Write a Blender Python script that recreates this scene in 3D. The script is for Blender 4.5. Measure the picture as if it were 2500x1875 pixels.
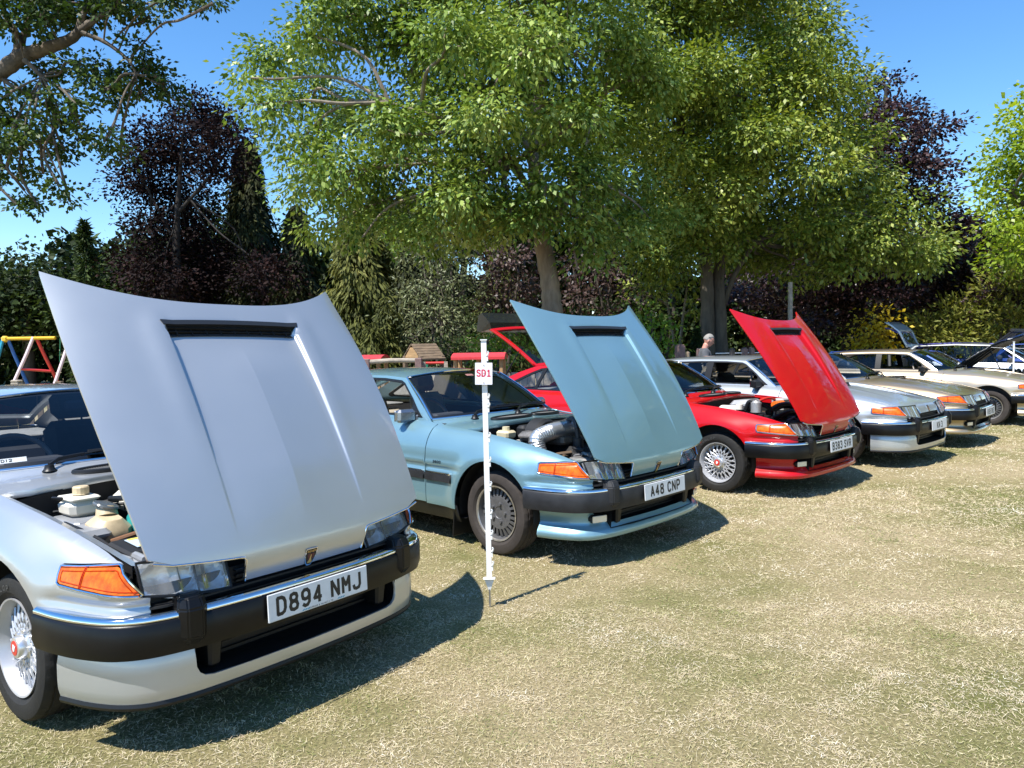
import bpy, bmesh, math, random
import numpy as np
from mathutils import Vector, Matrix, Euler, geometry

for o in list(bpy.data.objects):
    bpy.data.objects.remove(o)
SC = bpy.context.scene
COL = SC.collection
R = math.radians
PI = math.pi

# ------------------------------------------------------------------ camera
cam_d = bpy.data.cameras.new('camera')
cam = bpy.data.objects.new('camera', cam_d)
COL.objects.link(cam)
cam_d.sensor_width = 36
cam_d.lens = 26.385
cam_d.clip_start = 0.05
cam_d.clip_end = 3000
cam.location = (0, 0, 1.496)
cam.rotation_euler = (Matrix.Rotation(PI / 2 - 0.0509, 4, 'X') @ Matrix.Rotation(-0.01747, 4, 'Z')).to_euler()
SC.camera = cam

# ------------------------------------------------------------------ world, sun, exposure
SUN_EL, SUN_AZ = R(60.5), math.atan2(-0.698, -0.715)     # direction towards the sun, azimuth from +Y
world = bpy.data.worlds.new('World')
SC.world = world
world.use_nodes = True
wn = world.node_tree.nodes
wl = world.node_tree.links
for n in list(wn):
    wn.remove(n)
sky = wn.new('ShaderNodeTexSky')
sky.sky_type = 'NISHITA'
sky.sun_disc = False
sky.sun_elevation = SUN_EL
sky.sun_rotation = SUN_AZ
sky.altitude = 900
sky.air_density = 1.1
sky.dust_density = 0.05
sky.ozone_density = 3.6
bg = wn.new('ShaderNodeBackground')
bg.inputs['Strength'].default_value = 0.14
out = wn.new('ShaderNodeOutputWorld')
hsv = wn.new('ShaderNodeHueSaturation')
hsv.inputs['Saturation'].default_value = 1.22
wl.new(sky.outputs[0], hsv.inputs['Color'])
wl.new(hsv.outputs[0], bg.inputs[0])
wl.new(bg.outputs[0], out.inputs[0])
sun_d = bpy.data.lights.new('sun', 'SUN')
sun_d.energy = 5.0
sun_d.angle = R(0.53)
sun_d.color = (1.0, 0.955, 0.88)
sun = bpy.data.objects.new('sun', sun_d)
COL.objects.link(sun)
ts = Vector((math.sin(SUN_AZ) * math.cos(SUN_EL), math.cos(SUN_AZ) * math.cos(SUN_EL), math.sin(SUN_EL)))
sun.rotation_euler = ts.to_track_quat('Z', 'Y').to_euler()
sun.location = ts * 60
SC.view_settings.view_transform = 'Standard'
SC.view_settings.look = 'None'
SC.view_settings.gamma = 1
SC.view_settings.exposure = 0.78
SC.view_settings.use_curve_mapping = False
SC.render.engine = 'CYCLES'
SC.cycles.max_bounces = 7
SC.cycles.diffuse_bounces = 3
SC.cycles.glossy_bounces = 3
SC.cycles.transmission_bounces = 4
SC.cycles.transparent_max_bounces = 12
SC.cycles.caustics_reflective = False
SC.cycles.caustics_refractive = False
SC.cycles.sample_clamp_indirect = 6
SC.cycles.use_denoising = True

rng = np.random.default_rng(7)
random.seed(7)

# ------------------------------------------------------------------ materials
MATS = {}

def new_mat(name):
    m = bpy.data.materials.new(name)
    m.use_nodes = True
    nt = m.node_tree
    for n in list(nt.nodes):
        nt.nodes.remove(n)
    o = nt.nodes.new('ShaderNodeOutputMaterial')
    return m, nt, o

def lin(r, g, b):
    f = lambda c: c / 12.92 if c <= 0.04045 else ((c + 0.055) / 1.055) ** 2.4
    return tuple(f(c / 255) for c in (r, g, b))

def pbr(name, col, rough=0.5, metal=0.0, coat=0.0, spec=0.5, vary=0.0, vscale=8.0, bump=0.0, bscale=60.0, coat_rough=0.03, col2=None, stretch=None):
    """Principled material; `vary` mottles the colour with object-space noise, `bump` adds fine relief."""
    if name in MATS:
        return MATS[name]
    m, nt, o = new_mat(name)
    p = nt.nodes.new('ShaderNodeBsdfPrincipled')
    p.inputs['Base Color'].default_value = (*col, 1)
    p.inputs['Roughness'].default_value = rough
    p.inputs['Metallic'].default_value = metal
    p.inputs['Coat Weight'].default_value = coat
    p.inputs['Coat Roughness'].default_value = coat_rough
    p.inputs['Specular IOR Level'].default_value = spec
    nt.links.new(p.outputs[0], o.inputs[0])
    if vary or bump or col2:
        tc = nt.nodes.new('ShaderNodeTexCoord')
        src = tc.outputs['Object']
        if stretch:
            mp = nt.nodes.new('ShaderNodeMapping')
            mp.inputs['Scale'].default_value = stretch
            nt.links.new(src, mp.inputs[0])
            src = mp.outputs[0]
    if vary or col2:
        nz = nt.nodes.new('ShaderNodeTexNoise')
        nz.inputs['Scale'].default_value = vscale
        nz.inputs['Detail'].default_value = 5
        nz.inputs['Roughness'].default_value = 0.65
        nt.links.new(src, nz.inputs[0])
        cr = nt.nodes.new('ShaderNodeValToRGB')
        c2 = col2 if col2 else tuple(c * (1 - vary) for c in col)
        c1 = col if col2 else tuple(min(1, c * (1 + vary * 0.6)) for c in col)
        cr.color_ramp.elements[0].position = 0.36
        cr.color_ramp.elements[1].position = 0.64
        cr.color_ramp.elements[0].color = (*c2, 1)
        cr.color_ramp.elements[1].color = (*c1, 1)
        nt.links.new(nz.outputs[0], cr.inputs[0])
        nt.links.new(cr.outputs[0], p.inputs['Base Color'])
    if bump:
        nb = nt.nodes.new('ShaderNodeTexNoise')
        nb.inputs['Scale'].default_value = bscale
        nb.inputs['Detail'].default_value = 6
        nt.links.new(src, nb.inputs[0])
        b = nt.nodes.new('ShaderNodeBump')
        b.inputs['Strength'].default_value = bump
        b.inputs['Distance'].default_value = 0.02
        nt.links.new(nb.outputs[0], b.inputs['Height'])
        nt.links.new(b.outputs[0], p.inputs['Normal'])
    MATS[name] = m
    return m

def paint(name, col, metal=0.0, rough=0.4):
    """Car paint: base coat with fine metallic flake under a clear coat with a faint orange peel and dust."""
    m, nt, o = new_mat(name)
    p = nt.nodes.new('ShaderNodeBsdfPrincipled')
    p.inputs['Metallic'].default_value = metal
    p.inputs['Coat Weight'].default_value = 1.0 if metal > .1 else 0.75
    p.inputs['Specular IOR Level'].default_value = 0.15 if metal < .1 else 0.4
    tc = nt.nodes.new('ShaderNodeTexCoord')
    nz = nt.nodes.new('ShaderNodeTexNoise')
    nz.inputs['Scale'].default_value = 3.0
    nz.inputs['Detail'].default_value = 6
    nt.links.new(tc.outputs['Object'], nz.inputs[0])
    mx = nt.nodes.new('ShaderNodeMix')
    mx.data_type = 'RGBA'
    mx.inputs[6].default_value = (*[c * 0.95 for c in col], 1)
    mx.inputs[7].default_value = (*[min(1, c * 1.05) for c in col], 1)
    nt.links.new(nz.outputs[0], mx.inputs[0])
    nt.links.new(mx.outputs[2], p.inputs['Base Color'])
    mr = nt.nodes.new('ShaderNodeMapRange')
    mr.inputs[3].default_value = rough - 0.04
    mr.inputs[4].default_value = rough + 0.05
    nt.links.new(nz.outputs[0], mr.inputs[0])
    nt.links.new(mr.outputs[0], p.inputs['Roughness'])
    n2 = nt.nodes.new('ShaderNodeTexNoise')
    n2.inputs['Scale'].default_value = 14
    n2.inputs['Detail'].default_value = 2
    nt.links.new(tc.outputs['Object'], n2.inputs[0])
    mr2 = nt.nodes.new('ShaderNodeMapRange')
    mr2.inputs[3].default_value = 0.0
    mr2.inputs[4].default_value = 0.05
    nt.links.new(n2.outputs[0], mr2.inputs[0])
    nt.links.new(mr2.outputs[0], p.inputs['Coat Roughness'])
    n3 = nt.nodes.new('ShaderNodeTexNoise')
    n3.inputs['Scale'].default_value = 160
    nt.links.new(tc.outputs['Object'], n3.inputs[0])
    b = nt.nodes.new('ShaderNodeBump')
    b.inputs['Strength'].default_value = 0.025
    b.inputs['Distance'].default_value = 0.002
    nt.links.new(n3.outputs[0], b.inputs['Height'])
    nt.links.new(b.outputs[0], p.inputs['Coat Normal'])
    nt.links.new(p.outputs[0], o.inputs[0])
    MATS[name] = m
    return m

def glassy(name, tint, gloss_rough=0.0, ior=1.5, diffuse=None, dmix=0.0):
    """Thin pane: tinted see-through with Fresnel reflection, optionally a little diffuse body."""
    m, nt, o = new_mat(name)
    tr = nt.nodes.new('ShaderNodeBsdfTransparent')
    tr.inputs[0].default_value = (*tint, 1)
    gl = nt.nodes.new('ShaderNodeBsdfGlossy')
    gl.inputs['Roughness'].default_value = gloss_rough
    fr = nt.nodes.new('ShaderNodeFresnel')
    fr.inputs[0].default_value = ior
    mx = nt.nodes.new('ShaderNodeMixShader')
    nt.links.new(fr.outputs[0], mx.inputs[0])
    nt.links.new(tr.outputs[0], mx.inputs[1])
    nt.links.new(gl.outputs[0], mx.inputs[2])
    last = mx.outputs[0]
    if diffuse:
        df = nt.nodes.new('ShaderNodeBsdfDiffuse')
        df.inputs[0].default_value = (*diffuse, 1)
        m2 = nt.nodes.new('ShaderNodeMixShader')
        m2.inputs[0].default_value = dmix
        nt.links.new(last, m2.inputs[1])
        nt.links.new(df.outputs[0], m2.inputs[2])
        last = m2.outputs[0]
    nt.links.new(last, o.inputs[0])
    MATS[name] = m
    return m

def leafy(name, cols, trans=0.35, rough=0.45, pscale=0.5, spec=0.4, trans_gain=1.6):
    """Leaf: colour varies leaf by leaf and in broad drifts over the crown; partly translucent."""
    m, nt, o = new_mat(name)
    ge = nt.nodes.new('ShaderNodeNewGeometry')
    cr = nt.nodes.new('ShaderNodeValToRGB')
    els = cr.color_ramp.elements
    n = len(cols)
    els[0].color = (*cols[0], 1)
    els[0].position = 0.0
    els[1].color = (*cols[-1], 1)
    els[1].position = 1.0
    for i in range(1, n - 1):
        e = els.new(i / (n - 1))
        e.color = (*cols[i], 1)
    nz = nt.nodes.new('ShaderNodeTexNoise')
    nz.inputs['Scale'].default_value = pscale
    nz.inputs['Detail'].default_value = 3
    nt.links.new(ge.outputs['Position'], nz.inputs[0])
    ma = nt.nodes.new('ShaderNodeMath')
    ma.operation = 'MULTIPLY_ADD'
    ma.inputs[1].default_value = 0.6
    nt.links.new(ge.outputs['Random Per Island'], ma.inputs[0])
    m3 = nt.nodes.new('ShaderNodeMath')
    m3.operation = 'MULTIPLY_ADD'
    m3.inputs[1].default_value = 1.1
    m3.inputs[2].default_value = -0.35
    nt.links.new(nz.outputs[0], m3.inputs[0])
    nt.links.new(m3.outputs[0], ma.inputs[2])
    nt.links.new(ma.outputs[0], cr.inputs[0])
    p = nt.nodes.new('ShaderNodeBsdfPrincipled')
    p.inputs['Roughness'].default_value = rough
    p.inputs['Specular IOR Level'].default_value = spec
    nt.links.new(cr.outputs[0], p.inputs['Base Color'])
    tl = nt.nodes.new('ShaderNodeBsdfTranslucent')
    hs = nt.nodes.new('ShaderNodeHueSaturation')
    hs.inputs['Hue'].default_value = 0.49
    hs.inputs['Saturation'].default_value = 1.1
    hs.inputs['Value'].default_value = trans_gain
    nt.links.new(cr.outputs[0], hs.inputs['Color'])
    nt.links.new(hs.outputs[0], tl.inputs[0])
    mx = nt.nodes.new('ShaderNodeMixShader')
    mx.inputs[0].default_value = trans
    nt.links.new(p.outputs[0], mx.inputs[1])
    nt.links.new(tl.outputs[0], mx.inputs[2])
    nt.links.new(mx.outputs[0], o.inputs[0])
    MATS[name] = m
    return m

# ------------------------------------------------------------------ object helpers
def link(o, parent=None, loc=None):
    COL.objects.link(o)
    if parent:
        o.parent = parent
    if loc is not None:
        o.location = loc
    return o

def tag(o, label=None, cat=None, group=None, kind=None):
    if label: o['label'] = label
    if cat: o['category'] = cat
    if group: o['group'] = group
    if kind: o['kind'] = kind
    return o

def thing(name, label, cat, loc=(0, 0, 0), rz=0.0, group=None):
    o = bpy.data.objects.new(name, None)
    o.empty_display_size = 0.2
    link(o, None, loc)
    o.rotation_euler = (0, 0, rz)
    return tag(o, label, cat, group)

def raw_mesh(name, V, F, smooth=True, normals=None):
    me = bpy.data.meshes.new(name)
    V = np.asarray(V, dtype=np.float32)
    me.from_pydata(V.tolist() if len(V) < 20000 else [tuple(v) for v in V.tolist()], [], [tuple(int(i) for i in f) for f in F])
    me.polygons.foreach_set('use_smooth', [smooth] * len(me.polygons))
    me.update()
    if normals is not None:
        me.normals_split_custom_set_from_vertices(np.asarray(normals, dtype=np.float32).tolist())
    return me

def obj(name, me, mat=None, parent=None, loc=None, slot_obj=False):
    o = bpy.data.objects.new(name, me)
    if mat is not None:
        if len(me.materials) == 0:
            me.materials.append(mat)
        if me.materials[0] != mat or slot_obj:
            o.material_slots[0].link = 'OBJECT'
            o.material_slots[0].material = mat
    return link(o, parent, loc)

def fast_quads(name, V, nq, smooth=False):
    """Mesh of nq independent quads from a (4*nq,3) array."""
    me = bpy.data.meshes.new(name)
    me.vertices.add(4 * nq)
    me.vertices.foreach_set('co', np.ascontiguousarray(V, dtype=np.float32).ravel())
    me.loops.add(4 * nq)
    me.loops.foreach_set('vertex_index', np.arange(4 * nq, dtype=np.int32))
    me.polygons.add(nq)
    me.polygons.foreach_set('loop_start', np.arange(0, 4 * nq, 4, dtype=np.int32))
    me.polygons.foreach_set('loop_total', np.full(nq, 4, dtype=np.int32))
    me.update(calc_edges=True)
    return me

def unit(v):
    v = np.asarray(v, float)
    n = np.linalg.norm(v, axis=-1, keepdims=True)
    return v / np.maximum(n, 1e-12)

def catmull(pts, n=12, closed=False):
    """Smooth polyline through pts (any dimension)."""
    P = np.asarray(pts, float)
    out_ = []
    m = len(P)
    segs = m if closed else m - 1
    for i in range(segs):
        p1, p2 = P[i], P[(i + 1) % m]
        p0 = P[(i - 1) % m] if (closed or i > 0) else 2 * p1 - p2
        p3 = P[(i + 2) % m] if (closed or i + 2 < m) else 2 * p2 - p1
        d01, d12, d23 = [max(np.linalg.norm(a), 1e-6) ** 0.5 for a in (p1 - p0, p2 - p1, p3 - p2)]
        t1 = (p2 - p1) - 0 * p1
        m1 = (p2 - p1) + d12 * ((p1 - p0) / d01 - (p2 - p0) / (d01 + d12))
        m2 = (p2 - p1) + d12 * ((p3 - p2) / d23 - (p3 - p1) / (d12 + d23))
        for k in range(n):
            t = k / n
            out_.append((2 * t**3 - 3 * t**2 + 1) * p1 + (t**3 - 2 * t**2 + t) * m1 + (-2 * t**3 + 3 * t**2) * p2 + (t**3 - t**2) * m2)
    if not closed:
        out_.append(P[-1])
    return np.array(out_)

class Pchip:
    def __init__(s, x, y):
        x = np.asarray(x, float); y = np.asarray(y, float)
        o = np.argsort(x); x, y = x[o], y[o]
        h = np.diff(x); d = np.diff(y) / h
        m = np.zeros_like(x)
        m[0], m[-1] = d[0], d[-1]
        for i in range(1, len(x) - 1):
            if d[i - 1] * d[i] > 0:
                w1, w2 = 2 * h[i] + h[i - 1], h[i] + 2 * h[i - 1]
                m[i] = (w1 + w2) / (w1 / d[i - 1] + w2 / d[i])
        s.x, s.y, s.m = x, y, m
    def __call__(s, q):
        q = np.clip(np.asarray(q, float), s.x[0], s.x[-1])
        i = np.clip(np.searchsorted(s.x, q) - 1, 0, len(s.x) - 2)
        h = s.x[i + 1] - s.x[i]
        t = (q - s.x[i]) / h
        return (2*t**3-3*t**2+1)*s.y[i] + (t**3-2*t**2+t)*h*s.m[i] + (-2*t**3+3*t**2)*s.y[i+1] + (t**3-t**2)*h*s.m[i+1]

class MB:
    """Collects shapes into one mesh; faces keep flat or smooth shading per shape."""
    def __init__(s):
        s.V, s.F, s.S, s.n = [], [], [], 0
    def add(s, V, F, smooth=False, M=None):
        V = np.asarray(V, float)
        if M is not None:
            M = np.array(M)
            V = V @ M[:3, :3].T + M[:3, 3]
        s.V.append(V)
        s.F += [tuple(int(i) + s.n for i in f) for f in F]
        s.S += [smooth] * len(F)
        s.n += len(V)
        return s
    def box(s, c, d, M=None, bev=0.0, taper=1.0):
        x, y, z = [k / 2 for k in d]
        if bev > 0:
            b = min(bev, x * .95, y * .95, z * .95)
            V = []
            for sz in (-1, 1):
                for (px, py) in ((x - b, y), (x, y - b)):
                    pass
            # bevelled box as three stacked octagon-like rings
            rings = []
            for (zz, k) in ((-z, b), (-z + b, 0), (z - b, 0), (z, b)):
                rx, ry = x - k, y - k
                e = b if k == 0 else b * .5
                rings.append([(-rx + e, -ry, zz), (rx - e, -ry, zz), (rx, -ry + e, zz), (rx, ry - e, zz), (rx - e, ry, zz), (-rx + e, ry, zz), (-rx, ry - e, zz), (-rx, -ry + e, zz)])
            V = np.array(sum(rings, [])) 
            if taper != 1.0:
                t = (V[:, 2] + z) / (2 * z)
                V[:, :2] *= (1 + (taper - 1) * t)[:, None]
            V = V + np.array(c)
            F = [tuple(range(7, -1, -1)), tuple(range(24, 32))]
            for r in range(3):
                for k in range(8):
                    F.append((r * 8 + k, r * 8 + (k + 1) % 8, r * 8 + 8 + (k + 1) % 8, r * 8 + 8 + k))
            return s.add(V, F, False, M)
        V = np.array([(sx * x, sy * y, sz * z) for sz in (-1, 1) for sy in (-1, 1) for sx in (-1, 1)])
        if taper != 1.0:
            V[4:, :2] *= taper
        V = V + np.array(c)
        return s.add(V, [(0, 2, 3, 1), (4, 5, 7, 6), (0, 1, 5, 4), (2, 6, 7, 3), (0, 4, 6, 2), (1, 3, 7, 5)], False, M)
    def tube(s, pts, r, n=8, caps=True, smooth=True, M=None, flat=1.0):
        P = np.asarray(pts, float)
        m = len(P)
        rr = np.full(m, r, float) if np.isscalar(r) else np.asarray(r, float)
        T = np.zeros_like(P)
        T[1:-1] = P[2:] - P[:-2]
        T[0], T[-1] = P[1] - P[0], P[-1] - P[-2]
        T = unit(T)
        a = np.array([0, 0, 1.0]) if abs(T[0][2]) < .9 else np.array([1.0, 0, 0])
        u = unit(np.cross(a, T[0]))
        V = []
        for i in range(m):
            u = unit(u - T[i] * np.dot(u, T[i]))
            w = np.cross(T[i], u)
            for k in range(n):
                an = 2 * PI * k / n
                V.append(P[i] + rr[i] * (math.cos(an) * u + flat * math.sin(an) * w))
        F = []
        for i in range(m - 1):
            for k in range(n):
                F.append((i * n + k, i * n + (k + 1) % n, (i + 1) * n + (k + 1) % n, (i + 1) * n + k))
        if caps:
            F.append(tuple(range(n - 1, -1, -1)))
            F.append(tuple(range((m - 1) * n, m * n)))
        return s.add(V, F, smooth, M)
    def cyl(s, a, b, r, r2=None, n=16, smooth=True, caps=True):
        return s.tube([a, b], [r, r if r2 is None else r2], n, caps, smooth)
    def lathe(s, prof, n=32, axis='Z', smooth=True, M=None, closed=False, fn=None):
        """prof: list of (radius, height)."""
        V = []
        for k in range(n):
            an = 2 * PI * k / n
            c, sn = math.cos(an), math.sin(an)
            for j, (r, h) in enumerate(prof):
                if fn: r = fn(j, k, r)
                if axis == 'Z': V.append((r * c, r * sn, h))
                elif axis == 'Y': V.append((r * c, h, r * sn))
                else: V.append((h, r * c, r * sn))
        p = len(prof)
        F = []
        for k in range(n):
            k2 = (k + 1) % n
            for j in range(p - 1 if not closed else p):
                j2 = (j + 1) % p
                f = (k * p + j, k2 * p + j, k2 * p + j2, k * p + j2)
                F.append(f if axis != 'Y' else f[::-1])
        return s.add(V, F, smooth, M)
    def sphere(s, c, r, nu=16, nv=10, M=None):
        r = np.array([r] * 3 if np.isscalar(r) else r, float)
        V, F = [], []
        for j in range(nv + 1):
            th = PI * j / nv
            for i in range(nu):
                ph = 2 * PI * i / nu
                V.append(np.array(c) + r * np.array([math.sin(th) * math.cos(ph), math.sin(th) * math.sin(ph), math.cos(th)]))
        for j in range(nv):
            for i in range(nu):
                F.append((j * nu + i, (j + 1) * nu + i, (j + 1) * nu + (i + 1) % nu, j * nu + (i + 1) % nu))
        return s.add(V, F, True, M)
    def prism(s, poly, z0, z1, M=None, smooth=False):
        n = len(poly)
        V = [(x, y, z0) for x, y in poly] + [(x, y, z1) for x, y in poly]
        F = [tuple(range(n - 1, -1, -1)), tuple(range(n, 2 * n))] + [(k, (k + 1) % n, n + (k + 1) % n, n + k) for k in range(n)]
        return s.add(V, F, smooth, M)
    def sweep(s, path, prof, up=(0, 0, 1), smooth=True, caps=True, closed_prof=True):
        """path (N,2) plan points; prof list of (outward, z). Outward normal is to the right of travel reversed by sign of first cross."""
        P = np.asarray(path, float)
        T = np.zeros_like(P)
        T[1:-1] = P[2:] - P[:-2]
        T[0], T[-1] = P[1] - P[0], P[-1] - P[-2]
        T = unit(T)
        N = np.stack([T[:, 1], -T[:, 0]], 1)
        if N[len(P) // 2][0] < 0:
            N = -N
        V = []
        for i in range(len(P)):
            for (o_, z) in prof:
                V.append((P[i][0] + N[i][0] * o_, P[i][1] + N[i][1] * o_, z))
        n = len(prof)
        F = []
        for i in range(len(P) - 1):
            for k in range(n if closed_prof else n - 1):
                k2 = (k + 1) % n
                F.append((i * n + k, (i + 1) * n + k, (i + 1) * n + k2, i * n + k2))
        if caps and closed_prof:
            F.append(tuple(range(n)))
            F.append(tuple(range((len(P) - 1) * n, len(P) * n))[::-1])
        return s.add(V, F, smooth)
    def mesh(s, name, sharp=35):
        me = bpy.data.meshes.new(name)
        V = np.concatenate(s.V) if s.V else np.zeros((0, 3))
        me.from_pydata([tuple(v) for v in V.tolist()], [], s.F)
        me.polygons.foreach_set('use_smooth', s.S)
        me.update()
        bm = bmesh.new()
        bm.from_mesh(me)
        bmesh.ops.recalc_face_normals(bm, faces=bm.faces)
        bm.to_mesh(me)
        bm.free()
        if any(s.S):
            me.set_sharp_from_angle(angle=R(sharp))
        return me
    def obj(s, name, mat, parent=None, loc=None, sharp=35):
        return obj(name, s.mesh(name, sharp), mat, parent, loc)

# ------------------------------------------------------------------ curved sheet panels
def resample(loop, h):
    L = np.asarray(loop, float)
    outp = []
    for i in range(len(L)):
        a, b = L[i], L[(i + 1) % len(L)]
        n = max(1, int(round(np.linalg.norm(b - a) / h)))
        for k in range(n):
            outp.append(a + (b - a) * k / n)
    return np.array(outp)

def in_poly(P, L):
    x, y = P[:, 0], P[:, 1]
    inside = np.zeros(len(P), bool)
    n = len(L)
    for i in range(n):
        x1, y1 = L[i]
        x2, y2 = L[(i + 1) % n]
        if y1 == y2: continue
        c = ((y1 > y) != (y2 > y)) & (x < (x2 - x1) * (y - y1) / (y2 - y1) + x1)
        inside ^= c
    return inside

def panel_mesh(name, loops, fmap, h=0.03, thick=0.01, ref=(0, 0, 1), hg=None, double=True, extra=None, exs=(.25, 1)):
    """A sheet cut to 2-D outlines (first loop outer, others holes) and laid on the surface fmap(a,b)->(N,3)."""
    loops = [resample(l, h) for l in loops]
    allb = np.concatenate(loops)
    lo, hi = loops[0].min(0), loops[0].max(0)
    g = hg or h
    gx, gy = np.meshgrid(np.arange(lo[0] + g * .5, hi[0], g), np.arange(lo[1] + g * .5, hi[1], g))
    G = np.stack([gx.ravel(), gy.ravel()], 1)
    ins = in_poly(G, loops[0])
    for l in loops[1:]:
        ins &= ~in_poly(G, l)
    G = G[ins]
    if len(G):
        keep = np.ones(len(G), bool)
        for i in range(0, len(G), 400):
            d = np.sqrt(((G[i:i + 400, None] - allb[None]) ** 2).sum(2)).min(1)
            keep[i:i + 400] = d > g * .45
        G = G[keep]
    if extra is not None:
        E = np.array(extra, float)
        E = E[in_poly(E, loops[0])]
        for l in loops[1:]:
            E = E[~in_poly(E, l)]
        E = E[np.array([np.sqrt(((q - allb) ** 2).sum(1)).min() > g * .3 for q in E])]
        kd = np.array([np.abs((q - E) * np.array(exs)).sum(1).min() > g * .35 for q in G])
        G = np.concatenate([G[kd], E])
    pts = np.concatenate([allb, G]) if len(G) else allb
    edges = []
    k = 0
    for l in loops:
        n = len(l)
        edges += [(k + i, k + (i + 1) % n) for i in range(n)]
        k += n
    vs, es, fs, ov, oe, of = geometry.delaunay_2d_cdt([Vector(p) for p in pts], edges, [], 0, 1e-6)
    P = np.array([(v[0], v[1]) for v in vs])
    Fc = np.array([f for f in fs if len(f) == 3])
    cen = P[Fc].mean(1)
    ok = in_poly(cen, loops[0])
    for l in loops[1:]:
        ok &= ~in_poly(cen, l)
    Fc = Fc[ok]
    A = P[:, 0]; B = P[:, 1]
    V = fmap(A, B)
    e = 1e-4
    N = unit(np.cross(fmap(A + e, B) - fmap(A - e, B), fmap(A, B + e) - fmap(A, B - e)))
    rf = np.asarray(ref, float)
    sgn = np.sign((N * rf).sum(1))
    if np.median(sgn) < 0:
        N = -N
    fn = np.cross(V[Fc[:, 1]] - V[Fc[:, 0]], V[Fc[:, 2]] - V[Fc[:, 0]])
    flip = (fn * N[Fc[:, 0]]).sum(1) < 0
    Fc[flip] = Fc[flip][:, ::-1]
    nv = len(V)
    Vs, Ns, Fs = [V], [N], [tuple(f) for f in Fc]
    if thick > 0:
        cnt = {}
        for f in Fc:
            for a, b in ((f[0], f[1]), (f[1], f[2]), (f[2], f[0])):
                cnt[(a, b)] = cnt.get((a, b), 0) + 1
        bd = [(a, b) for (a, b) in cnt if (b, a) not in cnt]
        base = nv
        if double:
            Vs.append(V - N * thick); Ns.append(-N)
            Fs += [tuple(base + i for i in f[::-1]) for f in Fc]
            base += nv
        # rim: own vertices so that the edge stays crisp
        ids = {}
        rv, rn = [], []
        acc = {}
        for a, b in bd:
            t = V[b] - V[a]
            o_ = unit(np.cross(t, N[a]))
            for q in (a, b):
                acc[q] = acc.get(q, 0) + o_
        for q, o_ in acc.items():
            ids[q] = base + len(rv)
            rv += [V[q], V[q] - N[q] * thick]
            o_ = unit(o_)
            rn += [unit(o_ + .35 * N[q]), o_]
        for a, b in bd:
            Fs.append((ids[b], ids[a], ids[a] + 1, ids[b] + 1))
        Vs.append(np.array(rv)); Ns.append(np.array(rn))
    return raw_mesh(name, np.concatenate(Vs), Fs, True, np.concatenate(Ns))

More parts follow.
